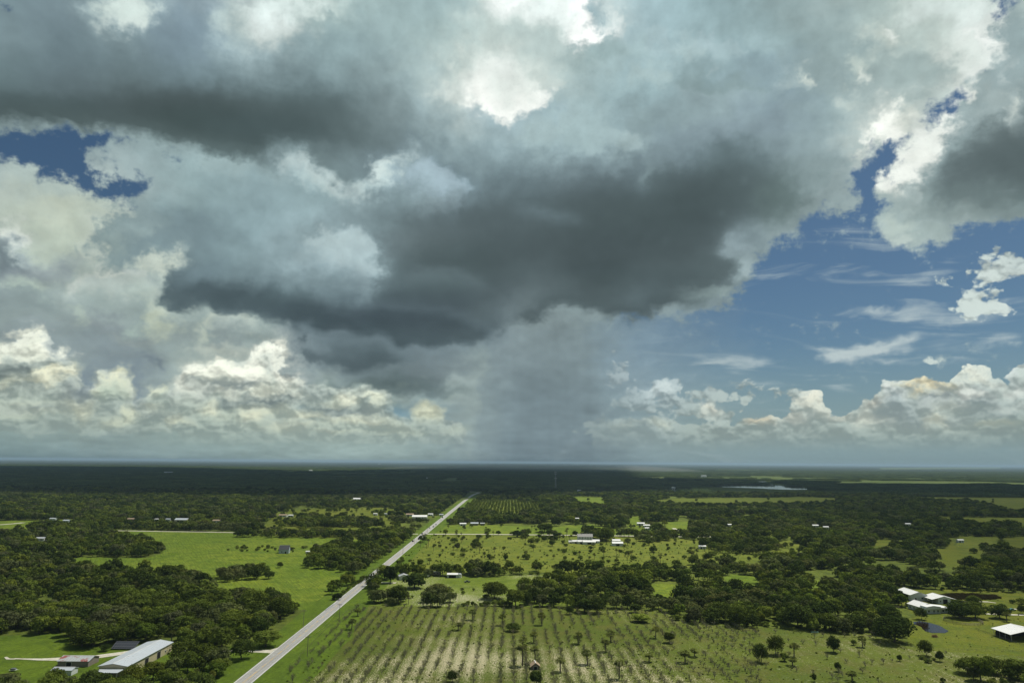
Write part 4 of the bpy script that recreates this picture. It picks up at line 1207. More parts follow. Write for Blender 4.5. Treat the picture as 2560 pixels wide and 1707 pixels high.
POND = gpoly([(2284, 1554), (2300, 1552), (2322, 1556), (2350, 1564), (2371, 1577), (2362, 1582), (2330, 1582), (2312, 1577), (2302, 1566), (2286, 1560)])
sheet('pond_water', POND, .16, M_POND, jitter=.2, seg=3)

# ------------------------------------------------------------------ roads
RX = gp(658, 1665)[0]
road_pts = [(RX, 200), (RX, 600), (RX, 1200), (RX + 1, 1700), (RX + 2, 2040)]
e1, e2, e3 = gp(1201, 1232), gp(1196, 1229.5), gp(1174, 1228.5)
road_pts += [(RX + 6, 2200), tuple((e1 + e2) / 2), tuple(e3), tuple(e3 + np.array([-90, 60]))]
ROADW = 8.6
sheet('verge', [(RX - 13, 150), (RX + 30, 150), (RX + 30, 420), (RX + 22, 520), (RX + 16, 1000), (RX + 26, 1400), (RX + 20, 2180), (RX - 9, 2180), (RX - 12, 1500), (RX - 16, 900), (RX - 18, 520), (RX - 15, 400)], .155, M_VERGE, jitter=.6, seg=15)
ribbon('road', road_pts, ROADW, .20, M_ROAD)
for s in (-1, 1):
    L, R = strip(road_pts, 2 * (ROADW / 2 - .45))
    ribbon('road_edge_line', [tuple(p) for p in (L if s < 0 else R)], .32, .215, M_LINE)
for a0, b0, off in ((200, 330, -.14), (200, 330, .18)):
    ribbon('road_centre_line', [(RX + off, a0), (RX + off, b0 + 20)], .14, .215, M_YELLOW)
mb = MB()
y = 350.0
while y < 2000:
    mb.add([(RX - .1, y, 0), (RX + .1, y, 0), (RX + .1, y + 5, 0), (RX - .1, y + 5, 0)], [(0, 1, 2, 3)])
    y += 12
    if y > 900:
        y += 14
tag(link('road_centre_dashes', mb.mesh('road_centre_dashes', [M_YELLOW]), loc=(0, 0, .215)), kind='structure')
ribbon('road_centre_line', [(RX + .3, 345), (RX + .3, 1100)], .12, .219, M_YELLOW)


NTRK = [0]


def track(pix, w, name='dirt_track', z=.16, m=None):
    NTRK[0] += 1
    return ribbon(name, [tuple(gp(*p)) for p in pix], w, max(z, .16) + .002 * NTRK[0], m or M_SAND)


track([(291, 1326), (400, 1328), (520, 1329.5), (640, 1332), (800, 1334), (950, 1334), (1045, 1334.5)], 6, 'lane')
track([(1068, 1334.5), (1200, 1335), (1400, 1337), (1560, 1339), (1700, 1341), (1880, 1342)], 7, 'lane')
track([(35, 1646), (60, 1647), (100, 1648), (150, 1647), (230, 1643), (310, 1632), (345, 1624)], [1.5, 1.8, 3.4, 6, 7, 6.5, 3], 'sand_drive')
track([(14, 1642), (20, 1647), (40, 1647)], [1.2, 1.8, 1.5], 'sand_drive')
track([(435, 1626), (520, 1627), (620, 1627), (672, 1628), (700, 1626)], [3, 3, 3.6, 6, 16], 'sand_drive', z=.165)
track([(112, 1503), (110, 1512), (116, 1520), (124, 1523)], [1.5, 2.5, 3.5, 2.5], 'sand_path')
track([(-10, 1312), (30, 1309), (60, 1306)], 8, 'sand_path')
track([(930, 1456), (965, 1456), (990, 1457)], 4, 'gravel_drive', z=.165)
track([(2390, 1502), (2430, 1503), (2470, 1504), (2490, 1507)], [3, 3, 3, 1.5], 'gravel_drive')
track([(2463, 1534), (2520, 1536), (2620, 1539)], [3.5, 3.5, 3.5], 'gravel_drive')
track([(2463, 1523), (2560, 1522), (2620, 1522)], [2.5, 2.5, 2.5], 'gravel_drive')
track([(1640, 1313), (1650, 1317), (1661, 1325)], [7, 8, 6], 'gravel_drive')
track([(1684, 1320), (1700, 1329)], 6, 'gravel_drive')
track([(2335, 1300.5), (2380, 1301), (2420, 1302)], 4, 'gravel_drive')
# dark reeds in the ditch beyond the farm
REED = gpoly([(2345, 1490), (2380, 1485), (2440, 1486), (2490, 1490), (2502, 1496), (2470, 1499), (2400, 1498), (2360, 1497)])
# ------------------------------------------------------------------ foliage
def foliage_mat(name, a, b, moss=0.0, trans=.22):
    def bld(N, bs, out):
        oi = N.n.new('ShaderNodeObjectInfo')
        r = oi.outputs['Random']
        p = pos(N)
        patch = N.noise(p, .012, 4, .6)
        clump = N.noise(p, .42, 4, .65)
        c = N.mix(N.m('ADD', N.m('MULTIPLY', r, .75), N.m('MULTIPLY', N.m('SUBTRACT', patch, .42), 1.6), clamp=True), a, b)
        c = N.mix(N.rng(N.m('FRACT', N.m('MULTIPLY', r, 13.1)), .80, .95, 0, .6), c, (b[0] * 1.25, b[1] * 1.12, b[2] * .9))
        r2 = N.m('FRACT', N.m('MULTIPLY', r, 37.7))
        if moss:
            c = N.mix(N.rng(r2, 1.0 - moss, 1.0 - moss * .5, 0, .85), c, (.100, .108, .056))
        g = N.m('MULTIPLY', N.rng(clump, .3, .7, .62, 1.42, smooth=False), N.m('ADD', .70, N.m('MULTIPLY', N.m('FRACT', N.m('MULTIPLY', r, 91.3)), .60)))
        c = N.mix(1.0, c, N.xyz(g, g, g), 'MULTIPLY')
        df = N.n.new('ShaderNodeBsdfDiffuse')
        tr = N.n.new('ShaderNodeBsdfTranslucent')
        N.put(df.inputs[0], c)
        N.put(tr.inputs[0], N.mix(1.0, c, (1.15, 1.2, .7), 'MULTIPLY'))
        mx = N.n.new('ShaderNodeMixShader')
        mx.inputs[0].default_value = trans
        N.l.new(df.outputs[0], mx.inputs[1])
        N.l.new(tr.outputs[0], mx.inputs[2])
        N.l.new(mx.outputs[0], out.inputs[0])
    return mat(name, bld)


M_OAK = foliage_mat('oak_foliage', (.068, .098, .018), (.150, .190, .032), moss=.14)
M_GREYOAK = foliage_mat('grey_green_foliage', (.088, .108, .036), (.130, .150, .055))
M_FRESH = foliage_mat('fresh_foliage', (.075, .118, .018), (.130, .175, .026))
M_DEEP = foliage_mat('deep_foliage', (.038, .060, .014), (.068, .094, .020))
M_DARK = foliage_mat('dark_foliage', (.075, .112, .050), (.115, .155, .062))
M_PALE = foliage_mat('pale_foliage', (.120, .158, .022), (.165, .200, .032))
M_SHRUB = foliage_mat('shrub_foliage', (.085, .120, .024), (.145, .180, .036))
M_PALM = foliage_mat('palm_fronds', (.062, .082, .020), (.120, .135, .034))
M_CITRUS = foliage_mat('withered_citrus_foliage', (.105, .122, .045), (.160, .165, .080))
M_REED = foliage_mat('reeds', (.135, .110, .045), (.19, .15, .06))
M_BARK = plain('bark', (.115, .098, .078), .95, .3, 1.5)
M_PALMBARK = plain('palm_bark', (.17, .145, .115), .95, .25, 2.5)


def leaf_quads(mb, P, Nrm, size, mi=0, g=None):
    """one small folded leaf cluster per point"""
    n = len(P)
    t = g.normal(size=(n, 3))
    t -= Nrm * (t * Nrm).sum(1)[:, None]
    t /= np.linalg.norm(t, axis=1)[:, None] + 1e-9
    b = np.cross(Nrm, t)
    s = (size * g.uniform(.6, 1.35, n))[:, None]
    k = g.uniform(.55, 1.0, n)[:, None]
    v = np.stack([P - t * s - b * s * k * .3, P + b * s * k * .75 * -1, P + t * s, P + b * s * k * .8], 1).reshape(-1, 3)
    base = len(mb.v)
    mb.v += [tuple(q) for q in v.tolist()]
    mb.f += [(base + 4 * i, base + 4 * i + 1, base + 4 * i + 2, base + 4 * i + 3) for i in range(n)]
    mb.mi += [mi] * n


def lobes(g, rx, h0, h1, n):
    """lobe centres filling a rounded, uneven crown between heights h0 and h1"""
    out = []
    rz = (h1 - h0) / 2
    for i in range(n):
        t = (i + .5) / n
        cz = 1 - 1.75 * t                          # from the top down to below the middle
        a = i * 2.399 + g.uniform(-.5, .5)
        r = math.sqrt(max(0, 1 - cz * cz)) * rx * .62 * g.uniform(.75, 1.15)
        lr = rx * g.uniform(.30, .48)
        out.append((r * math.cos(a), r * math.sin(a), h0 + rz * (1 + cz * .60) * g.uniform(.88, 1.04), lr))
    return out


def crown(g, rx, h0, h1, nl, nq, q, flat=.82):
    mb = MB()
    L = lobes(g, rx, h0, h1, nl)
    per = nq // nl
    for (x, y, z, r) in L:
        d = g.normal(size=(per, 3))
        d[:, 2] = np.where(d[:, 2] < -.6, -d[:, 2], d[:, 2])
        d /= np.linalg.norm(d, axis=1)[:, None]
        rad = r * g.uniform(.70, 1.10, per)[:, None]
        P = np.array([x, y, z]) + d * rad * np.array([1, 1, flat])
        Nn = d + g.normal(0, .38, (per, 3))
        Nn /= np.linalg.norm(Nn, axis=1)[:, None]
        leaf_quads(mb, P, Nn, q, 0, g)
    return mb, L


def trunk(g, h0, r, L=None, h=None):
    mb = MB()
    lean = g.normal(0, .25, 2)
    top = (lean[0], lean[1], h0)
    mb.tube((0, 0, -.3), top, r, r * .7, 7)
    for (x, y, z, q) in (L or [])[:6]:
        mb.tube(top, (x * .8, y * .8, z), r * .45, r * .12, 5)
    return mb


def oak_protos():
    out = []
    for i, (rx, h, nl) in enumerate(((5.6, 9.0, 15), (6.8, 10.5, 19), (4.6, 8.2, 12), (6.0, 8.6, 17), (5.2, 11.0, 15))):
        g = np.random.default_rng(100 + i)
        mb, L = crown(g, rx, h * .02, h, nl, 2700, .40)
        tr = trunk(g, h * .2, .34, L)
        out.append((tr.mesh('trunk', [M_BARK]), mb.mesh('crown', [M_OAK])))
    return out


def recoat(me, m):
    c = me.copy()
    c.materials[0] = m
    return c


OAKS = oak_protos()
DARKS = [(a_, recoat(b_, M_DEEP)) for a_, b_ in OAKS]
WOODS = OAKS + OAKS + [(OAKS[i][0], recoat(OAKS[i][1], m_)) for i, m_ in ((0, M_GREYOAK), (2, M_FRESH), (4, M_DEEP), (1, M_DEEP), (3, M_GREYOAK), (3, M_DEEP))]


def shrub_mesh(seed, rx, h, nq, m, q=.3):
    g = np.random.default_rng(seed)
    mb, L = crown(g, rx, 0, h, 9, nq, q)
    for (x, y, z, r) in L[:5]:
        mb.tube((x * .1, y * .1, -.1), (x * .7, y * .7, z * .8), .08, .03, 4, 1)
    return mb.mesh('shrub', [m, M_BARK])


SHRUBS = [shrub_mesh(200 + i, *a) for i, a in enumerate(((1.9, 2.4, 700, M_SHRUB), (1.4, 2.0, 520, M_SHRUB), (2.6, 3.0, 900, M_SHRUB), (1.5, 2.9, 560, M_SHRUB)))]


def palm_protos():
    out = []
    for i, h in enumerate((5.5, 7.5, 4.2)):
        g = np.random.default_rng(300 + i)
        tr = MB()
        tr.tube((0, 0, -.3), (.12, .05, h * .5), .24, .20, 7)
        tr.tube((.12, .05, h * .5), (.1, .15, h), .20, .24, 7)
        tr.tube((.1, .15, h - .8), (.1, .15, h), .34, .30, 7)
        fr = MB()
        c = np.array([.1, .15, h])
        for k in range(46):
            a = g.uniform(0, 2 * math.pi)
            up = g.uniform(-.75, 1.25)
            Ln = g.uniform(1.5, 2.1)
            d = np.array([math.cos(a) * math.cos(up), math.sin(a) * math.cos(up), math.sin(up)])
            side = np.array([-math.sin(a), math.cos(a), 0])
            # a fan leaf: stalk, then a drooping fan of three folded blades
            p0, p1 = c, c + d * Ln * .55
            fr.tube(p0, p1, .025, .02, 3)
            drop = np.array([0, 0, -.45])
            for s in (-1, -.35, .35, 1):
                tip = p1 + (d * .85 + side * s * .8) * Ln * .55 + drop * g.uniform(.5, 1.1)
                m1 = p1 + (d * .5 + side * (s - .28) * .75) * Ln * .5
                m2 = p1 + (d * .5 + side * (s + .28) * .75) * Ln * .5
                fr.add([p1, m1, tip, m2], [(0, 1, 2, 3)])
        out.append((tr.mesh('trunk', [M_PALMBARK]), fr.mesh('fronds', [M_PALM])))
    return out


PALMS = palm_protos()


def citrus_protos():
    out = []
    for i in range(5):
        g = np.random.default_rng(400 + i)
        mb = MB()
        h = g.uniform(2.1, 3.0)
        mb.tube((0, 0, -.1), (0, 0, h * .3), .10, .08, 5, 1)
        tips = []
        for k in range(16):
            a = g.uniform(0, 2 * math.pi)
            r = g.uniform(.3, 1.25)
            t = np.array([math.cos(a) * r, math.sin(a) * r, h * g.uniform(.55, 1.0)])
            mb.tube((0, 0, h * g.uniform(.2, .35)), t, .05, .02, 4, 1)
            tips.append(t)
            for j in range(2):
                t2 = t + g.normal(0, .35, 3) + np.array([0, 0, .15])
                mb.tube(t * .8 + np.array([0, 0, h * .06]), t2, .025, .012, 3, 1)
                tips.append(t2)
        T = np.array(tips)
        P = T[g.integers(0, len(T), 150)] + g.normal(0, .15, (150, 3))
        Nn = g.normal(size=(150, 3))
        Nn /= np.linalg.norm(Nn, axis=1)[:, None]
        leaf_quads(mb, P, Nn, .13, 0, g)
        out.append(mb.mesh('citrus_tree', [M_CITRUS, plain('grey_twigs', (.27, .25, .20), .95, .2, 3)]))
    return out


CITRUS = citrus_protos()


# ---- stand-in library (kept out of the scene) for the masses of growth nobody could count
def lib(name, meshes):
    c = bpy.data.collections.new(name)
    for i, me in enumerate(meshes):
        o = bpy.data.objects.new('%s_%02d' % (name, i), me)
        c.objects.link(o)
    return c


def lod_tree(seed, rx, h, nq, q, m=None, nl=9):
    g = np.random.default_rng(seed)
    mb, L = crown(g, rx, h * .05, h, nl, nq, q)
    mb.tube((0, 0, -.2), (0, 0, h * .4), .3, .2, 5, 1)
    return mb.mesh('wood_tree', [m or M_OAK, M_BARK])


def clump_mesh(seed, size, m, step=9.5, nq=80, q=1.15):
    g = np.random.default_rng(seed)
    mb = MB()
    k = int(size / step)
    for i in range(k):
        for j in range(k):
            x, y = (i + .5) * step - size / 2 + g.normal(0, 2), (j + .5) * step - size / 2 + g.normal(0, 2)
            rx, h = g.uniform(4.5, 7.0), g.uniform(7.5, 13)
            d = g.normal(size=(nq, 3))
            d[:, 2] = np.abs(d[:, 2]) - .1
            d /= np.linalg.norm(d, axis=1)[:, None]
            P = np.array([x, y, h * .42]) + d * np.array([rx, rx, h * .55]) * g.uniform(.8, 1.08, nq)[:, None]
            Nn = d + g.normal(0, .35, (nq, 3))
            Nn /= np.linalg.norm(Nn, axis=1)[:, None]
            leaf_quads(mb, P, Nn, q, 0, g)
    return mb.mesh('wood_block', [m])


def palm_lod(seed, i):
    tr, fr = PALMS[i]
    mb = MB()
    for me, mi in ((fr, 0), (tr, 1)):
        mb.add([tuple(v.co) for v in me.vertices], [tuple(p.vertices) for p in me.polygons], mi)
    return mb.mesh('wood_palm', [M_PALM, M_PALMBARK])


LIB_NEAR = lib('wood_near', [lod_tree(500 + i, *a) for i, a in enumerate(((6.4, 10, 950, .66), (7.6, 11.5, 1150, .7), (5.2, 9, 750, .6), (6.8, 9.2, 950, .66), (5.4, 12, 900, .64)))] + [lod_tree(510, 5.2, 9, 750, .6, M_SHRUB), lod_tree(511, 3.2, 6, 420, .5, M_SHRUB), lod_tree(512, 6.6, 9.5, 950, .66, M_GREYOAK), lod_tree(513, 6.0, 10.5, 900, .66, M_DEEP), lod_tree(514, 4.6, 9, 700, .6, M_FRESH), lod_tree(515, 7.8, 10.5, 1150, .7, M_DEEP), palm_lod(0, 0)])
LIB_BLOCK = lib('wood_far', [clump_mesh(520 + i, 60, M_DARK) for i in range(4)])
LIB_PINE = lib('young_pines', [lod_tree(530 + i, 2.6, 6.5, 260, .55, M_PALE, 6) for i in range(3)])
LIB_SHRUB = lib('low_growth', SHRUBS)
LIB_CITRUS = lib('grove_rest', CITRUS)


def scatter(name, label, P, S, Rz, V, collection, cat=None, group=None):
    """one object of kind stuff: points carrying copies of the library shapes"""
    me = bpy.data.meshes.new(name)
    n = len(P)
    me.vertices.add(n)
    co = np.zeros((n, 3), np.float32)
    co[:, :P.shape[1]] = P
    me.vertices.foreach_set('co', co.ravel())
    for nm, ty, val in (('size', 'FLOAT', S), ('turn', 'FLOAT', Rz), ('pick', 'INT', V)):
        a = me.attributes.new(nm, ty, 'POINT')
        a.data.foreach_set('value', np.asarray(val, np.float32 if ty == 'FLOAT' else np.int32))
    me.update()
    o = link(name, me)
    g = bpy.data.node_groups.new(name + '_spread', 'GeometryNodeTree')
    g.interface.new_socket('Geometry', in_out='INPUT', socket_type='NodeSocketGeometry')
    g.interface.new_socket('Geometry', in_out='OUTPUT', socket_type='NodeSocketGeometry')
    gi, go = g.nodes.new('NodeGroupInput'), g.nodes.new('NodeGroupOutput')
    ci = g.nodes.new('GeometryNodeCollectionInfo')
    ci.inputs['Collection'].default_value = collection
    ci.inputs['Separate Children'].default_value = True
    ci.inputs['Reset Children'].default_value = True
    ip = g.nodes.new('GeometryNodeInstanceOnPoints')
    ip.inputs['Pick Instance'].default_value = True

    def attr(nm, ty):
        a = g.nodes.new('GeometryNodeInputNamedAttribute')
        a.data_type = ty
        a.inputs['Name'].default_value = nm
        return a.outputs['Attribute']
    cx = g.nodes.new('ShaderNodeCombineXYZ')
    g.links.new(attr('turn', 'FLOAT'), cx.inputs[2])
    e2r = g.nodes.new('FunctionNodeEulerToRotation')
    g.links.new(cx.outputs[0], e2r.inputs[0])
    g.links.new(gi.outputs[0], ip.inputs['Points'])
    g.links.new(ci.outputs[0], ip.inputs['Instance'])
    g.links.new(attr('pick', 'INT'), ip.inputs['Instance Index'])
    g.links.new(e2r.outputs[0], ip.inputs['Rotation'])
    g.links.new(attr('size', 'FLOAT'), ip.inputs['Scale'])
    g.links.new(ip.outputs[0], go.inputs[0])
    md = o.modifiers.new('spread', 'NODES')
    md.node_group = g
    return tag(o, label, cat, group, 'stuff')



PLACES = []        # x, y, radius: ground on which no tree may stand
# ------------------------------------------------------------------ buildings
M_WHITE = ribbed('white_sheet_roof', (.80, .81, .80), .9, .4, (.55, .54, .50), .25)
M_GREYROOF = ribbed('galvanised_roof', (.50, .53, .56), .9, .35, (.33, .31, .28), .35)
M_PALEROOF = ribbed('weathered_white_roof', (.50, .55, .60), .9, .4, (.45, .44, .42), .35)
M_CREAM = ribbed('cream_sheet_wall', (.55, .49, .33), .6, .5, (.40, .34, .22), .25)
M_WALLW = ribbed('white_boarded_wall', (.62, .66, .64), .5, .6, (.45, .46, .42), .25)
M_BLUEW = ribbed('pale_blue_boards', (.42, .50, .55), .5, .6, (.35, .38, .40), .2)
M_BRICKISH = plain('tan_wall', (.24, .21, .18), .8, .2, 1)
M_SLATE = plain('dark_shingles', (.075, .078, .085), .8, .25, 1.2)
M_TAN = plain('tan_shingles', (.33, .25, .17), .85, .2, 1.2)
M_REDROOF = plain('red_brown_roof', (.30, .14, .09), .8, .2, 1.2)
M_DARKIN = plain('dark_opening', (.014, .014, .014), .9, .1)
M_GLASS = plain('window_glass', (.03, .04, .05), .1, .1, 1, 0, .6)
M_TRIM = plain('white_trim', (.70, .70, .68), .6, .08)
M_STEEL = plain('grey_steel', (.36, .37, .38), .5, .15, 1, .4)
M_WOOD = plain('weathered_wood', (.19, .165, .14), .9, .25, 3)


def rust(N, bs, out):
    co = objco(N)
    n = N.noise(co, .25, 5, .6)
    c = N.mix(N.rng(n, .50, .60), (.42, .45, .46), (.30, .09, .08))
    s = N.sep(co)
    wv = N.m('PINGPONG', N.m('MULTIPLY', s[1], 1.4), 1.0)
    N.put(bs.inputs['Base Color'], N.mix(N.rng(wv, .8, 1.0, 0, .3), c, (.15, .13, .12)))
    bs.inputs['Roughness'].default_value = .7


M_RUST = mat('rusty_sheet_roof', rust)


def empty(name, x, y, rz=0.0, z=0.06):
    e = bpy.data.objects.new(name, None)
    e.empty_display_size = 1
    ROOT.objects.link(e)
    e.location = (x, y, z)
    e.rotation_euler = (0, 0, rz)
    return e


def opening(parent, kind, W, L, side, at, w, z0, z1):
    """door or window on side n/s (gable ends) or e/w, at metres along that side"""
    mb = MB()
    fr = MB()
    t = .05
    if side in 'sn':
        yy = -L / 2 - t if side == 's' else L / 2
        mb.box(at - w / 2, at + w / 2, yy, yy + t, z0, z1)
        y0, y1 = (yy - .03, yy + t) if side == 's' else (yy, yy + t + .03)
        for a, b, c, d in ((at - w / 2 - .12, at - w / 2, z0, z1 + .12), (at + w / 2, at + w / 2 + .12, z0, z1 + .12), (at - w / 2, at + w / 2, z1, z1 + .12)):
            fr.box(a, b, y0, y1, c, d)
    else:
        xx = -W / 2 - t if side == 'w' else W / 2
        mb.box(xx, xx + t, at - w / 2, at + w / 2, z0, z1)
        x0, x1 = (xx - .03, xx + t) if side == 'w' else (xx, xx + t + .03)
        for a, b, c, d in ((at - w / 2 - .12, at - w / 2, z0, z1 + .12), (at + w / 2, at + w / 2 + .12, z0, z1 + .12), (at - w / 2, at + w / 2, z1, z1 + .12)):
            fr.box(x0, x1, a, b, c, d)
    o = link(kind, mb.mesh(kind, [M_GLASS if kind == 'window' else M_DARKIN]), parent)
    link('frame', fr.mesh('frame', [M_TRIM]), o)
    return o


def post(e, name, x, y, z0, z1, r=.12, m=None):
    mb = MB()
    mb.box(x - r, x + r, y - r, y + r, z0, z1)
    return link(name, mb.mesh(name, [m or M_STEEL]), e)


def gable(name, label, cat, x, y, W, L, eave, ridge, rz=0.0, wall=None, roof=None, over=.5, holes=(), group=None, open_sides=False, chimney=None):
    """ridge along the local y axis"""
    wall, roof = wall or M_WALLW, roof or M_WHITE
    e = tag(empty(name, x, y, rz), label, cat, group)
    if open_sides:
        for i in range(int(L / 5) + 1):
            yy = -L / 2 + .2 + i * (L - .4) / int(L / 5)
            for xx in (-W / 2 + .2, W / 2 - .2):
                post(e, 'post', xx, yy, 0, eave)
        mb = MB()
        mb.prism([(-W / 2 + .3, eave - .05), (W / 2 - .3, eave - .05), (0, ridge - .1)], -L / 2, -L / 2 + .1)
        mb.box(-W / 2 + 1, W / 2 - 1, L / 2 - .6, L / 2 - .5, 0, eave)
        mb.box(-W / 2 + .5, -W / 2 + .6, -L / 2 + .5, L / 2 - .7, 0, eave * .55)
        link('wall', mb.mesh('wall', [wall]), e)
    else:
        mb = MB()
        mb.prism([(-W / 2, 0), (W / 2, 0), (W / 2, eave), (0, ridge - .02), (-W / 2, eave)], -L / 2, L / 2)
        link('wall', mb.mesh('wall', [wall]), e)
    mb = MB()
    sl = (ridge - eave) / (W / 2)
    ex = W / 2 + over
    ze = eave - sl * over
    th = .16
    for s in (-1, 1):
        mb.prism([(0, ridge), (s * ex, ze), (s * ex, ze + th), (0, ridge + th)][::s], -L / 2 - over, L / 2 + over)
    ro = link('roof', mb.mesh('roof', [roof]), e)
    mb = MB()
    mb.box(-.18, .18, -L / 2 - over, L / 2 + over, ridge + th - .01, ridge + th + .06)
    link('ridge_cap', mb.mesh('ridge_cap', [M_TRIM]), ro)
    if chimney:
        mb = MB()
        mb.box(chimney[0] - .4, chimney[0] + .4, chimney[1] - .4, chimney[1] + .4, eave, ridge + 1.0)
        link('chimney', mb.mesh('chimney', [M_BRICKISH]), ro)
    for h in holes:
        opening(e, h[0], W, L, *h[1:])
    PLACES.append((x, y, max(W, L) / 2 + 3))
    return e


# the long barn and its neighbours
xr = gp(429, 1627)[0]
yb0, yb1 = gp(310, 1690)[1], gp(429, 1627)[1]
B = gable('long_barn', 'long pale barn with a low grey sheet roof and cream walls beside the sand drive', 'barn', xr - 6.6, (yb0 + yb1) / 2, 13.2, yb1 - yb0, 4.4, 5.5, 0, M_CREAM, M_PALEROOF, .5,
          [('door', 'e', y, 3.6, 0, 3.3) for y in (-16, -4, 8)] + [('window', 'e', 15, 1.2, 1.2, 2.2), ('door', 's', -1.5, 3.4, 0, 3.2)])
mb = MB()
mb.box(-5.6, 5.6, -yb1 / 2 + yb0 / 2 - 6.5, -yb1 / 2 + yb0 / 2 - .6, 3.2, 3.35)
link('lean_to_roof', mb.mesh('lean_to_roof', [M_PALEROOF]), B)
for xx in (-5.3, 0, 5.3):
    post(B, 'lean_to_post', xx, -yb1 / 2 + yb0 / 2 - 6.2, 0, 3.2)
s1 = gp(186, 1664)
gable('shed', 'low shed with a grey and rust red sheet roof left of the long barn', 'shed', s1[0], s1[1] + 3, 9, 15, 2.6, 3.9, math.pi / 2, M_BRICKISH, M_RUST, .4, [('door', 'w', 2, 2.5, 0, 2.1)])
s1 = gp(146, 1690)
gable('shed', 'small white roofed shed half hidden by trees beside the rusty shed', 'shed', s1[0] + .5, s1[1] + 3.5, 5, 9.5, 2.3, 3.0, math.pi / 2, M_WALLW, M_PALEROOF, .3, [('door', 'w', 1, 1.8, 0, 2)])


def solar_mat(N, bs, out):
    s = N.sep(objco(N))
    a = N.m('PINGPONG', N.m('MULTIPLY', s[0], 1 / .65), 1.0)
    b = N.m('PINGPONG', N.m('MULTIPLY', s[1], 1 / 1.0), 1.0)
    k = N.m('MAXIMUM', N.rng(a, .86, .97), N.rng(b, .90, .98))
    N.put(bs.inputs['Base Color'], N.mix(k, (.018, .022, .030), (.30, .31, .33)))
    bs.inputs['Roughness'].default_value = .35


M_SOLAR = mat('solar_cells', solar_mat)
sp = gp(306, 1624)
e = tag(empty('solar_array', sp[0], sp[1] + 2.5), 'dark tilted array of solar panels on the grass behind the long barn', 'solar panels')
mb = MB()
mb.box(-6.3, 6.3, -3.0, 3.0, -.04, .04)
o = link('solar_panel', mb.mesh('solar_panel', [M_SOLAR]), e, (0, 0, 1.9))
o.rotation_euler = (math.radians(24), 0, 0)
for xx in (-5.5, -1.8, 1.8, 5.5):
    post(e, 'post', xx, -1.92, -.1, 1.05, .08)
    post(e, 'post', xx, 1.92, -.1, 2.7, .08)
PLACES.append((sp[0], sp[1] + 2, 9))

# the farm at the right
FB1, FB2, FH = gp(2299, 1502), gp(2362, 1509), gp(2352, 1533)
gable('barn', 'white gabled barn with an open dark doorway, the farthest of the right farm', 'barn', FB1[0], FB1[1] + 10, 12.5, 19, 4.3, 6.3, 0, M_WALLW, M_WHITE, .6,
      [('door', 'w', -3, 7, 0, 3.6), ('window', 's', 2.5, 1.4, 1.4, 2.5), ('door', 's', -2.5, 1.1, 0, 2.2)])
b2 = gable('barn', 'white barn with a wide low gable and a dark central doorway behind the white house', 'barn', FB2[0], FB2[1] + 7, 9.0, 14, 4.0, 5.2, 0, M_WALLW, M_WHITE, .2,
           [('door', 's', 0.6, 3.4, 0, 3.2), ('window', 's', -3, 1, 1.3, 2.3)])
for s in (-1, 1):
    mb = MB()
    mb.prism([(s * 4.6, 3.92), (s * 9.2, 2.9), (s * 9.2, 3.05), (s * 4.6, 4.1)][::s], -7.2, 7.2)
    link('wing_roof', mb.mesh('wing_roof', [M_WHITE]), b2)
    for yy in (-7, 0, 7):
        post(b2, 'wing_post', s * 9, yy, 0, 2.95)
h = gable('farmhouse', 'white farmhouse with stepped white metal roofs beside the pond', 'house', FH[0] - 7, FH[1] + 10.6, 11, 13, 3.4, 5.6, .12, M_WALLW, M_WHITE, .5, [('window', 'w', a, 1.1, 1, 2.2) for a in (-4, 0, 4)])
mb = MB()
mb.prism([(-5.9, 3.1), (5.9, 3.1), (5.2, 4.6), (0, 5.3), (-5.2, 4.6)], -12.5, -6.3)
link('porch_roof', mb.mesh('porch_roof', [M_WHITE]), h)
mb = MB()
mb.box(-5.4, 5.4, -11.6, -6.6, 0, 3.1)
w_ = link('front_wall', mb.mesh('front_wall', [M_WALLW]), h)
mb = MB()
mb.box(5.6, 15.5, -11.5, 1.0, 2.75, 2.92)
mb.prism([(5.6, 2.92), (15.5, 2.92), (15.5, 3.0), (5.6, 4.0)], -11.5, 1.0)
link('wing_roof', mb.mesh('wing_roof', [M_WHITE]), h)
mb = MB()
mb.box(5.5, 15.0, -10.6, .6, 0, 2.74)
link('wing_wall', mb.mesh('wing_wall', [M_WALLW]), h)
for a in (-3.2, .6, 3.6, 8.2, 12.6):
    mb = MB()
    mb.box(a - .5, a + .5, -11.66 if a < 5 else -10.66, -11.6 if a < 5 else -10.6, 1.0, 2.2)
    link('window', mb.mesh('window', [M_GLASS]), h)
OB0, OB1 = gp(2529, 1603), gp(2480, 1587)
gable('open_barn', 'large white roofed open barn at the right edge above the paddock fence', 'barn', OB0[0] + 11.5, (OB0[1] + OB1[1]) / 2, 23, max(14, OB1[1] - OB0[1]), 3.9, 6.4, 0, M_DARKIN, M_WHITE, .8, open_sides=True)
PLACES.append((FB2[0], FB2[1], 12))
PLACES.append((FB1[0], FB1[1] - 4, 12))

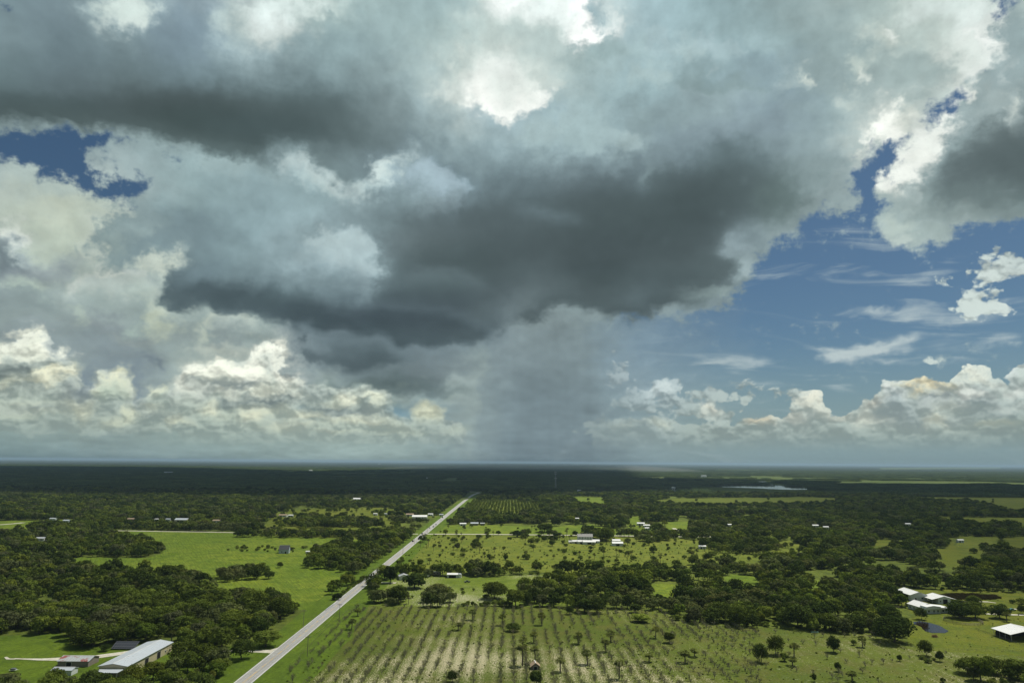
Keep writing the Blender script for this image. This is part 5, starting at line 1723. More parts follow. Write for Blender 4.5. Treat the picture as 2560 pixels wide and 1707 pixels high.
# homestead right of the road
g1 = gp(1006, 1450)
gable('shed', 'grey gabled metal shed beside the round oak near the road', 'shed', g1[0], g1[1] + 6, 8.2, 10, 3.0, 4.4, .25, M_WALLW, M_GREYROOF, .3, [('door', 's', 0, 3, 0, 2.5)])
g1 = gp(1131, 1444)
gable('shed', 'open fronted shed with a pale roof in the homestead meadow', 'shed', g1[0], g1[1] + 3, 7, 9, 2.8, 3.6, math.pi / 2, M_WALLW, M_WHITE, .4, [('door', 'w', 0, 6.4, 0, 2.4)])
g1 = gp(1147, 1444)
e = tag(empty('storage_tank', g1[0] + .6, g1[1] + 1), 'upright white storage tank beside the open fronted shed', 'tank')
mb = MB()
mb.tube((0, 0, 0), (0, 0, 3.2), 1.7, 1.7, 16)
link('body', mb.mesh('body', [M_TRIM], False), e)
mb = MB()
mb.tube((0, 0, 3.2), (0, 0, 3.8), 1.72, .3, 16)
link('lid', mb.mesh('lid', [M_PALEROOF], False), e)
g1 = gp(1469, 1504)
gable('cottage', 'white gabled cottage almost hidden by trees behind the grove', 'house', g1[0], g1[1] + 5, 9.5, 12, 3.6, 6.4, .12, M_WALLW, M_WHITE, .6, [('window', 's', -2.4, 1.2, 1, 2.2), ('window', 's', 2.4, 1.2, 1, 2.2), ('door', 's', 0, 1.1, 0, 2.1)])
g1 = gp(1338, 1673)
gable('field_hut', 'tiny tan roofed hut among the palms of the withered grove', 'hut', g1[0], g1[1] + 2, 4.0, 4.2, 1.6, 3.0, .08, M_WOOD, M_TAN, .5, [('door', 's', 0, 1.6, 0, 1.5), ('window', 'w', 0, .8, .7, 1.3)])
g1 = gp(708, 1383)
gable('barn_house', 'lone pale blue house with a dark gabled roof in the left pasture', 'house', g1[0], g1[1] + 4, 8.5, 10.5, 4.2, 8.2, math.pi / 2 + .12, M_BLUEW, M_SLATE, .3, [('window', 'w', 2, 1.2, 1.2, 2.4), ('door', 'w', -2, 1.4, 0, 2.2), ('window', 's', 0, 1.6, 1.4, 3.0)])
g1 = gp(770, 1382)
gable('shed', 'little white shed in the rough grass beside the lone blue house', 'shed', g1[0], g1[1], 3, 4.5, 1.7, 2.4, math.pi / 2, M_WALLW, M_WHITE, .2, [('door', 'w', 0, 1.0, 0, 1.5)])
# big house in the scrub meadow and its barns
g1 = gp(1463, 1352)
hh = gable('manor_house', 'two storey white house with a grey shingled roof in the scrub meadow', 'house', g1[0], g1[1] + 4, 10, 19, 5.6, 8.6, math.pi / 2, M_WALLW, plain('grey_shingles', (.30, .30, .29), .85, .2, 1.2), .6,
           [('window', 'w', a, 1.2, 3.6, 4.9) for a in (-7, -3.5, 0, 3.5, 7)] + [('window', 'w', a, 1.2, .9, 2.3) for a in (-7, -3.5, 3.5, 7)], chimney=(0, 4))
for i, (a, b, W_, L_, ev, lb) in enumerate(((1473, 1360, 9, 16, 3.0, 'white roofed barn directly in front of the two storey house'), (1453, 1359, 6, 9, 2.8, 'white roofed shed left of the barn in front of the two storey house'),
                                            (1490, 1357, 6, 9, 2.6, 'white roofed shed right of the barn in front of the two storey house'), (1439, 1358, 5, 8, 2.4, 'white roofed stable at the left end of the two storey farm'),
                                            (1427, 1358, 3, 5, 2.0, 'very small white shed leftmost beside the two storey farm'), (1544, 1364, 9, 13, 3.2, 'white roofed outbuilding standing alone right of the two storey farm'),
                                            (1541, 1357, 6, 10, 3.0, 'long white roof just behind the outbuilding right of the two storey farm'))):
    q = gp(a, b)
    gable('shed', lb, 'shed', q[0], q[1] + 2, W_, L_, ev, ev + 1.6, math.pi / 2, M_WALLW, M_WHITE, .3, [('door', 'w', 0, L_ * .3, 0, ev * .8)])

SIGHTS = []
SMALL = [  # px, base row, width m, roof, wall, label
 (451, 1304, 20, M_PALEROOF, M_CREAM, 'large pale roofed barn with a cream gable behind the lane of the left pasture'),
 (326, 1302, 12, M_TAN, M_BRICKISH, 'tan roofed house in the trees far left of the cream gabled barn'),
 (540, 1306, 12, M_TAN, M_WALLW, 'pale house among trees right of the cream gabled barn'),
 (390, 1302, 6, M_WHITE, M_WALLW, 'small white shed just left of the cream gabled barn'),
 (419, 1302, 7, M_PALEROOF, M_WALLW, 'low white shed touching the left side of the cream gabled barn'),
 (130, 1301, 9, M_PALEROOF, M_WALLW, 'white roofed house at the far left meadow strip'),
 (164, 1306, 10, M_PALEROOF, M_BLUEW, 'pale blue outbuilding at the end of the far left meadow strip'),
 (98, 1352, 11, M_GREYROOF, M_WALLW, 'grey roof showing in the middle of the left woods'),
 (706, 1292, 14, M_TAN, M_WALLW, 'white house with a tan roof at the left side of the cattle meadow'),
 (726, 1292, 8, M_WHITE, M_BLUEW, 'small pale outbuilding beside the house left of the cattle meadow'),
 (893, 1250, 22, M_WHITE, M_WALLW, 'bright white roof alone above the distant trees left of the road'),
 (938, 1288, 7, M_WHITE, M_WALLW, 'white cabin in the cattle meadow below the distant trees'),
 (964, 1288, 5, M_PALEROOF, M_WALLW, 'small white shed at the right side of the cattle meadow'),
 (1048, 1296, 26, M_WHITE, M_WALLW, 'wide white roofed farmhouse left of the road beside dark trees'),
 (1024, 1290, 14, M_TAN, M_WALLW, 'tan roofed house behind the wide white farmhouse'),
 (1076, 1289, 9, M_WHITE, M_WALLW, 'white roof between the wide white farmhouse and the road'),
 (1103, 1290, 7, M_PALEROOF, M_WALLW, 'white shed touching the verge of the road left side'),
 (1157, 1314, 10, M_WHITE, M_WALLW, 'white roofed workshop with stored vehicles at the north meadow'),
 (1186, 1313, 12, M_PALEROOF, M_BRICKISH, 'long low building right of the workshop at the north meadow'),
 (1206, 1313, 7, M_GREYROOF, M_BRICKISH, 'grey roofed hut right of the long low building at the north meadow'),
 (1442, 1300, 8, M_WHITE, M_WALLW, 'small white roof deep in the trees above the two storey farm'),
 (1603, 1313, 12, M_WHITE, M_WALLW, 'white roofed house beside the short pale drive among right hand trees'),
 (1617, 1318, 10, M_WHITE, M_WALLW, 'second white roof below the house at the short pale drive'),
 (1620, 1325, 8, M_WHITE, M_WALLW, 'lowest white outbuilding at the short pale drive'),
 (1757, 1372, 8, M_WHITE, M_WALLW, 'low white shelter at the right of the scrub meadow'),
 (1823, 1316, 8, M_WHITE, M_WALLW, 'white roof hidden in the trees right of the scrub meadow'),
 (2040, 1318, 9, M_WHITE, M_WALLW, 'left of two small white roofs in the right hand woods'),
 (2066, 1322, 8, M_WHITE, M_WALLW, 'right of two small white roofs in the right hand woods'),
 (2271, 1314, 9, M_WHITE, M_WALLW, 'white roof above a glade far in the right woods'),
 (2403, 1356, 8, M_WHITE, M_WALLW, 'white roof at the rim of a rough glade in the right woods'),
 (123, 1151, 260, M_WHITE, M_WALLW, 'long pale warehouse on the far horizon at the left'),
 (420, 1184, 60, M_PALEROOF, M_WALLW, 'pale factory roof in the dark far woods left'),
 (1072, 1196, 30, M_WHITE, M_WALLW, 'white farm roof beside the far pastures left of the tower'),
 (868, 1219, 14, M_WHITE, M_WALLW, 'white roof in the shaded woods beyond the cattle meadow'),
 (776, 1178, 30, M_WHITE, M_WALLW, 'pale roof on the far side of the shaded far pasture'),
 (1902, 1207, 60, M_WHITE, M_WALLW, 'long white shed beyond the lake at the right'),
 (1760, 1193, 40, M_PALEROOF, M_WALLW, 'pale farm building on the far plain beyond the lake'),
 (1448, 1228, 12, M_WHITE, M_WALLW, 'white boathouse at the left end of the near lake'),
 (948, 1160, 90, M_PALEROOF, M_WALLW, 'pale works building on the horizon beside the smoke'),
]
for px, py, W_, rf, wl, lb in SMALL:
    q = gp(px, py)
    dd = q[1]
    L_ = W_
    D_ = min(W_ * .6, 14) if W_ < 100 else 30
    ev = 3.2 if W_ < 40 else 6.0
    if dd > 5000:
        ev = 12
    gable('warehouse' if W_ >= 40 else 'house', lb, 'building' if W_ >= 40 else 'house', q[0], q[1] + D_ / 2, D_, L_, ev, ev + D_ * .18, math.pi / 2 + rnd.uniform(-.1, .1), wl, rf, .4,
          [('door', 'w', L_ * .2, min(3, L_ * .2), 0, 2.3), ('window', 'w', -L_ * .2, min(2, L_ * .15), 1, 2.2)])
    PLACES.append((q[0], q[1] - 6, W_ / 2 + 4))
    PLACES.append((q[0], q[1] - 16, W_ / 2 + 1))
    SIGHTS.append((q[0], q[1], W_ / 2 + 5))

# ------------------------------------------------------------------ masts and poles
tw = gp(1389, 1226)
e = tag(empty('lattice_mast', tw[0], tw[1], .4), 'tall thin lattice radio mast standing in the shaded woods', 'mast')
mb = MB()
Ht = 66
for k in range(4):
    a, b = (1 if k in (0, 3) else -1), (1 if k < 2 else -1)
    mb.tube((a * 2.6, b * 2.6, 0), (a * .9, b * .9, Ht), .30, .22, 4)
for i in range(14):
    z0, z1 = Ht * i / 14, Ht * (i + 1) / 14
    r0, r1 = 2.6 - 1.7 * i / 14, 2.6 - 1.7 * (i + 1) / 14
    for a, b, c, d in ((-1, -1, 1, -1), (1, -1, 1, 1), (1, 1, -1, 1), (-1, 1, -1, -1)):
        mb.tube((a * r0, b * r0, z0), (c * r1, d * r1, z1), .14, .14, 3)
        mb.tube((a * r1, b * r1, z1), (c * r1, d * r1, z1), .14, .14, 3)
link('lattice', mb.mesh('lattice', [M_STEEL]), e)
for z in (Ht - 1, Ht - 8, Ht - 24):
    mb = MB()
    mb.box(-3.2, 3.2, -3.2, 3.2, z, z + .3)
    for a in (-3, 0, 3):
        for b in (-3, 3):
            mb.box(a - .4, a + .4, b - .2, b + .2, z + .3, z + 3)
    link('antenna_platform', mb.mesh('antenna_platform', [M_TRIM]), e)
tw = gp(1684, 1229)
e = tag(empty('dredge_tower', tw[0], tw[1], .2), 'white boxy tower with a pitched head beside the near lake', 'tower')
mb = MB()
for a in (-5, 5):
    for b in (-3, 3):
        mb.tube((a, b, 0), (a * .8, b * .8, 12), .6, .5, 5)
mb.tube((-5, -3, 0), (4, -2.4, 12), .35, .35, 4)
mb.tube((5, -3, 0), (-4, -2.4, 12), .35, .35, 4)
link('frame', mb.mesh('frame', [M_TRIM]), e)
mb = MB()
mb.prism([(-6, 12), (6, 12), (6, 16), (0, 18), (-6, 16)], -4, 4)
link('housing', mb.mesh('housing', [M_WALLW]), e)


def pole_protos():
    p, c, i = MB(), MB(), MB()
    p.tube((0, 0, -.2), (0, 0, 10.5), .17, .11, 8)
    c.box(-1.5, 1.5, -.08, .08, 9.6, 9.82)
    c.tube((-.9, 0, 9.6), (0, .02, 8.8), .03, .03, 4)
    c.tube((.9, 0, 9.6), (0, .02, 8.8), .03, .03, 4)
    for x in (-1.35, -.6, .6, 1.35):
        i.tube((x, 0, 9.82), (x, 0, 10.1), .06, .05, 6)
    return p.mesh('pole', [M_WOOD]), c.mesh('crossarm', [M_WOOD]), i.mesh('insulator', [M_STEEL])


PP, PC, PI_ = pole_protos()
POLES = [(768, 1641, 'wooden utility pole nearest the camera on the right verge of the road'), (848, 1551, 'utility pole on the right verge beside the far left corner of the grove'),
         (758, 1568, 'slim utility pole against the dark wood left of the road'), (1124, 1503, 'utility pole standing in front of the trees of the homestead meadow'),
         (932, 1452, 'utility pole beside the gravel drive at the homestead'), (1007, 1386, 'utility pole by the road beside the scrub meadow'), (1036, 1360, 'utility pole by the road below the lane crossing'),
         (1068, 1334, 'utility pole at the lane crossing'), (1100, 1309, 'utility pole by the road at the north meadow')]
pole_xyz = []
for px, py, lb in POLES:
    q = gp(px, py)
    e = tag(empty('utility_pole', q[0], q[1], rnd.uniform(-.1, .1)), lb, 'utility pole', 'utility poles along the road')
    link('pole', PP, e)
    c = link('crossarm', PC, e)
    link('insulator', PI_, c)
    pole_xyz.append((q[0], q[1]))
rp = sorted([p for p in pole_xyz if p[0] > RX + 3 and p[0] < RX + 40], key=lambda p: p[1])
mb = MB()
for (x0, y0), (x1, y1) in zip(rp[:-1], rp[1:]):
    for off in (-1.35, 1.35):
        prev = None
        for k in range(9):
            t = k / 8
            pt = (x0 + (x1 - x0) * t + off, y0 + (y1 - y0) * t, 10.1 - 2.2 * 4 * t * (1 - t))
            if prev:
                mb.tube(prev, pt, .02, .02, 3)
            prev = pt
if mb.v:
    tag(link('power_line', mb.mesh('power_line', [M_STEEL])), 'thin sagging wires strung between the roadside utility poles', 'power line')


# ------------------------------------------------------------------ fences
def fence(name, label, pts, step=4.0, h=1.25, rails=(.45, .85, 1.2), m=None, closed=False, r=.018):
    P_ = [np.array(p, float) for p in pts]
    if closed:
        P_.append(P_[0])
    posts, wires = MB(), MB()
    for a, b in zip(P_[:-1], P_[1:]):
        L_ = np.linalg.norm(b - a)
        n = max(1, int(L_ / step))
        for i in range(n + 1):
            q = a + (b - a) * i / n
            posts.tube((q[0], q[1], -.1), (q[0], q[1], h), .06, .05, 5)
        for z in rails:
            wires.tube((a[0], a[1], z), (b[0], b[1], z), r, r, 3)
    e = tag(empty(name, 0, 0, 0, .05), label, 'fence')
    link('posts', posts.mesh('posts', [m or M_WOOD]), e)
    link('rails', wires.mesh('rails', [m or M_WOOD]), e)
    return e


fence('wire_fence', 'thin wire fence on posts along the left edge of the withered grove', gpoly([(745, 1646), (826, 1562), (872, 1526), (905, 1513)]), 4.5)
fence('wire_fence', 'post and wire fence between the paddock and the withered grove', gpoly([(2256, 1602), (2300, 1625), (2420, 1627), (2600, 1631)]), 4.5)
fence('board_fence', 'board fence in front of the open barn at the right edge', gpoly([(2440, 1572), (2447, 1577), (2480, 1588), (2560, 1615)]), 3, rails=(.5, .9, 1.2), r=.05)
fence('board_fence', 'dark board fence round the yard of the white farmhouse', gpoly([(2236, 1520), (2262, 1519), (2262, 1512), (2300, 1508), (2310, 1510)]), 3, r=.05)
pc = gp(2408, 1554)
ring = [(pc[0] + 11 * math.cos(t), pc[1] + 11 * math.sin(t)) for t in np.linspace(0, 2 * math.pi, 28, endpoint=False)]
fence('round_pen', 'round horse pen of steel rails below the big oak', ring, 3, 1.5, (.4, .8, 1.15, 1.5), M_WOOD, True, .08)
gr = gpoly([(814, 1526), (834, 1511)])
e = tag(empty('guard_rail', 0, 0, 0, .05), 'short pale guard rail over the ditch left of the road', 'guard rail')
mb = MB()
a, b = gr
mb.tube((a[0], a[1], .65), (b[0], b[1], .65), .22, .22, 6)
link('rail', mb.mesh('rail', [M_PALEROOF]), e)
for i in range(8):
    q = a + (b - a) * i / 7
    post(e, 'post', q[0], q[1], 0, .6, .07, M_WOOD)


# ------------------------------------------------------------------ vehicles
def paint(name, c):
    return plain(name, c, .25, .05, 1, 0, .6)


M_TYRE = plain('tyre', (.02, .02, .02), .9, .1)
CARS = {}


def car_parts(kind, m):
    key = (kind, m.name)
    if key in CARS:
        return CARS[key]
    body, cab, gl = MB(), MB(), MB()
    if kind == 'pickup':
        body.prism([(-2.7, .45), (2.6, .45), (2.7, .8), (2.5, 1.05), (1.0, 1.12), (-2.7, 1.12)], -.95, .95)
        cab.prism([(-.9, 1.10), (1.15, 1.10), (.6, 1.78), (-.7, 1.80)], -.85, .85)
        gl.prism([(-.82, 1.16), (1.02, 1.16), (.60, 1.66), (-.62, 1.66)], -.87, .87)
    elif kind == 'van':
        body.prism([(-2.7, .4), (2.6, .4), (2.7, .9), (2.2, 1.25), (1.6, 2.2), (-2.7, 2.25)], -.98, .98)
        cab.prism([(-2.5, 2.2), (1.4, 2.2), (1.3, 2.32), (-2.4, 2.32)], -.8, .8)
        gl.prism([(.9, 1.35), (2.1, 1.35), (1.62, 2.0), (.9, 2.0)], -1.0, 1.0)
    else:
        body.prism([(-2.2, .35), (2.2, .35), (2.25, .7), (1.5, .92), (-1.9, .98), (-2.25, .8)], -.88, .88)
        cab.prism([(-1.7, .94), (1.05, .92), (.4, 1.45), (-1.1, 1.47)], -.78, .78)
        gl.prism([(-1.55, .99), (.9, .97), (.38, 1.38), (-1.05, 1.40)], -.80, .80)
    w = MB()
    w.tube((0, -.11, 0), (0, .11, 0), .34, .34, 12)
    r = (body.mesh('body', [m]), cab.mesh('cabin', [m]), gl.mesh('windows', [M_GLASS]), w.mesh('wheel', [M_TYRE]))
    CARS[key] = r
    return r


def vehicle(kind, m, x, y, rz, label, group=None, z=.20):
    b, c, g_, w = car_parts(kind, m)
    e = tag(empty({'car': 'car', 'van': 'van', 'pickup': 'pickup_truck'}[kind], x, y, rz, z), label, {'car': 'car', 'van': 'van', 'pickup': 'pickup truck'}[kind], group)
    link('body', b, e)
    cc = link('cabin', c, e)
    link('windows', g_, cc)
    for sx in (-1.45, 1.45):
        for sy in (-.82, .82):
            link('wheel', w, e, (sx, sy, .34))
    return e


P_BLACK, P_GREY, P_WHITE, P_RED, P_TEAL = paint('black_paint', (.02, .02, .022)), paint('grey_paint', (.12, .13, .14)), paint('white_paint', (.75, .75, .74)), paint('red_paint', (.28, .03, .025)), paint('teal_paint', (.10, .28, .28))
for py, side, kind, m, lb in ((1354, -1, 'pickup', P_BLACK, 'black pickup on the road below the lane crossing, nearest of the line'), (1348, 1, 'car', P_BLACK, 'black car on the road oncoming just above the nearest pickup'),
                              (1335, -1, 'pickup', P_BLACK, 'dark pickup on the road exactly at the lane crossing'), (1320, -1, 'car', P_GREY, 'grey car on the road, lower of the close pair above the crossing'),
                              (1317, 1, 'car', P_BLACK, 'black car on the road, upper of the close pair above the crossing'), (1311.5, 1, 'car', P_GREY, 'grey car on the road above the close pair'),
                              (1300, 1, 'car', P_WHITE, 'white car on the far stretch of the road'), (1293.5, -1, 'pickup', P_BLACK, 'dark pickup farthest along the sunlit road')):
    yy = gp(1050, py)[1]
    vehicle(kind, m, RX + side * 1.9, yy, math.pi / 2 * (1 if side > 0 else -1), lb, 'vehicles driving on the road')
q = gp(1070, 1441)
vehicle('van', P_WHITE, q[0], q[1], 1.5, 'white van parked beside a long tan trailer in the homestead meadow', z=.17)
q = gp(2360, 1508)
vehicle('pickup', P_BLACK, q[0], q[1], .1, 'black pickup parked in front of the wide gabled white barn', z=.17)
q = gp(2531, 1526)
vehicle('car', P_TEAL, q[0], q[1], .1, 'teal car parked on the gravel drive at the far right', z=.19)
q = gp(1168, 1456)
vehicle('pickup', P_GREY, q[0], q[1], .3, 'grey pickup abandoned in the homestead meadow', z=.17)
q = gp(1085, 1438)
e = tag(empty('trailer', q[0], q[1] + 1, .05), 'long tan trailer home beside the white van', 'trailer')
mb = MB()
mb.box(-5.5, 5.5, -1.4, 1.4, .6, 3.0)
link('body', mb.mesh('body', [M_BRICKISH]), e)
mb = MB()
mb.prism([(-5.7, 3.0), (5.7, 3.0), (5.6, 3.15), (-5.6, 3.15)], -1.5, 1.5)
link('roof', mb.mesh('roof', [M_PALEROOF]), e)
for a in (-3.5, 0, 3):
    mb = MB()
    mb.box(a - .5, a + .5, -1.44, -1.4, 1.5, 2.4)
    link('window', mb.mesh('window', [M_GLASS]), e)
for a in (-2, 2):
    o = link('wheel', CARS[('van', 'white_paint')][3], e, (a, -1.1, .36))
for px, py, lb in ((1325.5, 1501, 'upright pale blue hut beside the hedge behind the grove'), (1369, 1503, 'low white cabin right of the pale blue hut')):
    q = gp(px, py)
    gable('garden_hut', lb, 'hut', q[0], q[1], 2.2 if px < 1350 else 2.4, 2.2 if px < 1350 else 3.6, 3.2 if px < 1350 else 1.8, 4.2 if px < 1350 else 2.3, 1.5, M_BLUEW if px < 1350 else M_WALLW, M_WHITE, .15, [('door', 'w', 0, .9, 0, 1.6)])
q = gp(33, 1677)
e = tag(empty('flatbed_trailer', q[0], q[1], .15), 'pale flatbed trailer with a dark load on the barnyard grass', 'trailer')
mb = MB()
mb.box(-1.6, 1.4, -.8, .8, .5, .7)
mb.box(1.4, 2.4, -.05, .05, .5, .6)
link('bed', mb.mesh('bed', [M_TRIM]), e)
mb = MB()
mb.prism([(-1.4, .7), (1.2, .7), (.9, 1.3), (-.9, 1.35)], -.6, .6)
link('load', mb.mesh('load', [P_GREY]), e)
for sy in (-.85, .85):
    link('wheel', CARS[('van', 'white_paint')][3], e, (-.2, sy, .3))
q = gp(2037, 1581)
mb = MB()
mb.prism([(-2, 0), (2, 0), (2.15, .6), (2.0, .6), (1.85, .1), (-1.85, .1), (-2.0, .6), (-2.15, .6)], -.5, .5)
mb.box(-1.9, 1.9, -.5, -.4, 0, .6)
mb.box(-1.9, 1.9, .4, .5, 0, .6)
tag(link('water_trough', mb.mesh('water_trough', [paint('pale_teal_paint', (.35, .55, .50))]), loc=(q[0], q[1], .06)), 'pale teal water trough at the foot of the wood', 'trough')
q = gp(2337, 1592)
g_ = np.random.default_rng(77)
mb = MB()
n_ = 160
d_ = g_.normal(size=(n_, 3))
d_[:, 2] = abs(d_[:, 2])
d_ /= np.linalg.norm(d_, axis=1)[:, None]
for v_ in d_:
    c_ = v_ * np.array([1.9, 1.3, 1.2]) * g_.uniform(.5, 1)
    u_ = g_.normal(size=3) * .5
    mb.tube(c_ - u_, c_ + u_, .06, .03, 4)
tag(link('brush_heap', mb.mesh('brush_heap', [plain('dry_brush', (.30, .19, .10), .95, .3, 3)]), loc=(q[0], q[1], .05)), 'brown heap of dry brush on the grass below the pond', 'brush heap')
# ------------------------------------------------------------------ where the woods stand
def inp(poly, P):
    return inside(poly, P[:, 0], P[:, 1])


# clumps that stand inside the clearings (photo pixels of the ground they cover)
CLUMPS = [gpoly(p) for p in (
    [(764, 1420), (790, 1375), (866, 1362), (905, 1372), (905, 1345), (940, 1335), (1056, 1326), (1046, 1348), (1005, 1380), (960, 1408), (940, 1424), (912, 1434), (874, 1434), (825, 1426)],
    [(575, 1338), (640, 1336), (905, 1335), (925, 1346), (860, 1345), (700, 1344), (600, 1343)],
    [(838, 1468), (860, 1456), (885, 1452), (884, 1458), (862, 1476), (842, 1498), (818, 1500), (822, 1486)],
    [(530, 1446), (570, 1436), (620, 1430), (662, 1432), (674, 1444), (640, 1450), (560, 1456)],
    [(905, 1511), (925, 1496), (960, 1492), (1010, 1496), (1046, 1508), (1040, 1514), (960, 1513)],
    [(1041, 1500), (1060, 1486), (1110, 1486), (1146, 1496), (1140, 1506), (1090, 1508)],
    [(960, 1454), (968, 1446), (990, 1446), (992, 1455)], [(1150, 1512), (1158, 1508), (1172, 1508), (1174, 1514)],
    [(1295, 1494), (1320, 1490), (1510, 1496), (1518, 1510), (1440, 1512), (1300, 1506)],
    [(1453, 1336), (1455, 1330), (1500, 1330), (1540, 1332), (1536, 1350), (1512, 1352)], [(1585, 1347), (1600, 1334), (1640, 1334), (1680, 1344), (1670, 1354), (1620, 1356)],
    [(340, 1790), (345, 1700), (395, 1678), (440, 1666), (500, 1652), (610, 1646), (622, 1652), (590, 1670), (560, 1690), (530, 1720), (520, 1790)],
    [(100, 1790), (110, 1715), (200, 1708), (345, 1706), (340, 1790)], [(-60, 1790), (-60, 1712), (30, 1708), (60, 1722), (40, 1790)],
    [(2392, 1702), (2400, 1682), (2440, 1676), (2520, 1680), (2640, 1688), (2660, 1740), (2460, 1720)],
    [(2196, 1592), (2205, 1580), (2250, 1576), (2282, 1584), (2278, 1598), (2262, 1604), (2230, 1600)],
    [(2385, 1542), (2392, 1528), (2440, 1526), (2462, 1532), (2462, 1543), (2420, 1545)],
    [(700, 1310), (760, 1296), (860, 1300), (930, 1304), (960, 1312), (905, 1318), (760, 1320)],
    [(1745, 1366), (1800, 1356), (1900, 1362), (1960, 1374), (1890, 1386), (1800, 1382)],
)]
KEEP_OUT = [gpoly(p) for p in ([(240, 1640), (420, 1590), (436, 1640), (330, 1710), (240, 1710)],)]
SIGHT = 0


def in_clump(P):
    r = np.zeros(len(P), bool)
    for c in CLUMPS:
        r |= inp(c, P)
    return r


def in_clear(P):
    r = np.zeros(len(P), bool)
    for c in CLEAR.values():
        r |= inp(c, P)
    return r


def vnoise(P, s, seed):
    """smooth value noise in 0..1"""
    g = np.random.default_rng(seed)
    T = g.uniform(0, 1, (64, 64))
    q = P / s
    i = np.floor(q).astype(int)
    f = q - i
    f = f * f * (3 - 2 * f)
    a = T[i[:, 0] % 64, i[:, 1] % 64]
    b = T[(i[:, 0] + 1) % 64, i[:, 1] % 64]
    c = T[i[:, 0] % 64, (i[:, 1] + 1) % 64]
    d = T[(i[:, 0] + 1) % 64, (i[:, 1] + 1) % 64]
    return (a * (1 - f[:, 0]) + b * f[:, 0]) * (1 - f[:, 1]) + (c * (1 - f[:, 0]) + d * f[:, 0]) * f[:, 1]


def frustum_grid(y0, y1, step, jit, marg=40):
    ys = np.arange(y0, y1, step)
    out = []
    for y in ys:
        w = .775 * y + marg
        xs = np.arange(-w, w, step)
        out.append(np.stack([xs, np.full(len(xs), y)], 1))
    P = np.concatenate(out)
    return P + nrg.uniform(-jit, jit, P.shape)


def project(P, z=0.0):
    v = np.stack([P[:, 0], P[:, 1], np.full(len(P), z - CAM_H)], 1) @ CR
    return 1280 - F_PX * v[:, 0] / v[:, 2], 853.5 + F_PX * v[:, 1] / v[:, 2]


def clear_mask(P):
    wl = np.where(P[:, 1] > 1000, 16, 11.5)
    wr = np.where(P[:, 1] > 1700, 34, np.where(P[:, 1] > 900, 22, 10.5))
    ok = (P[:, 0] < RX - wl) | (P[:, 0] > RX + wr) | (P[:, 1] > 2500)
    ok &= ~((P[:, 0] > RX - 20) & (P[:, 0] < RX + 26) & (P[:, 1] < 560) & ~in_clump(P))
    return ok


P = frustum_grid(290, 2330, 8.8, 3.4)
woods = (~in_clear(P) | in_clump(P)) & clear_mask(P)
for k in KEEP_OUT:
    woods &= ~inp(k, P)
for k in LAKES:
    woods &= ~inp(k, P)
# tracks stay free: the ribbons' centre lines
TRK = []
for pts, w in (([(291, 1326), (520, 1329.5), (800, 1334), (1045, 1334.5)], 8), ([(1068, 1334.5), (1400, 1337), (1700, 1341), (1880, 1342)], 8), ([(435, 1626), (620, 1627), (700, 1626)], 6),
               ([(112, 1500), (110, 1512), (124, 1524)], 6), ([(1640, 1313), (1661, 1325)], 10), ([(1684, 1320), (1700, 1329)], 8), ([(35, 1646), (230, 1643), (345, 1624)], 8), ([(930, 1456), (990, 1457)], 6)):
    Q = gpoly(pts)
    for a, b in zip(Q[:-1], Q[1:]):
        d = b - a
        t = np.clip(((P - a) @ d) / (d @ d), 0, 1)
        woods &= np.linalg.norm(P - (a + t[:, None] * d), axis=1) > w / 2 + 3
for x_, y_, r_ in PLACES:
    woods &= (P[:, 0] - x_) ** 2 + (P[:, 1] - y_) ** 2 > r_ * r_
gap = vnoise(P, 55, 5) * .6 + vnoise(P, 17, 6) * .4
thin = (gap < .30) & (P[:, 1] > 420)
open_right = inp(gpoly([(1900, 1345), (2350, 1350), (2380, 1440), (2050, 1470), (1800, 1440), (1240, 1440), (1240, 1412), (1700, 1412)]), P)
thin |= open_right & (vnoise(P, 26, 7) < .40)
open_left = inp(gpoly([(650, 1250), (1080, 1245), (1085, 1312), (1000, 1330), (640, 1330)]), P)
thin |= open_left & (vnoise(P, 34, 8) < .47)
open_mid = inp(gpoly([(1240, 1242), (1900, 1242), (1900, 1300), (1560, 1330), (1240, 1316)]), P)
thin |= open_mid & (vnoise(P, 38, 10) < .36)
woods &= ~thin | in_clump(P)
W = P[woods]
edge = in_clump(W)
H = (.55 + .72 * nrg.beta(2.2, 2.0, len(W))) * (.84 + .34 * vnoise(W, 90, 9))
H = np.where(W[:, 1] < 345, np.minimum(H, .85), H)
# lower growth in front of the houses one can see between the trees
drop = np.zeros(len(W), bool)
for hx, hy, hw in SIGHTS:
    t = hy - W[:, 1]
    near = (t > -4) & (t < .11 * hy) & (np.abs(W[:, 0] - hx * W[:, 1] / hy) < hw)
    cap = (CAM_H * t / hy + .8) / 10.5
    drop |= near & (cap < .32)
    H = np.where(near, np.minimum(H, np.maximum(cap, .3)), H)
W, H, edge = W[~drop], H[~drop], edge[~drop]
SX, SY = project(W, 5)
vis = (SX > -60) & (SX < 2620) & (SY < 1790)
order = np.argsort(np.where(vis, W[:, 1] / H, 1e9))
BROAD_MAX = 238
single = np.zeros(len(W), bool)
single[order[:BROAD_MAX]] = True


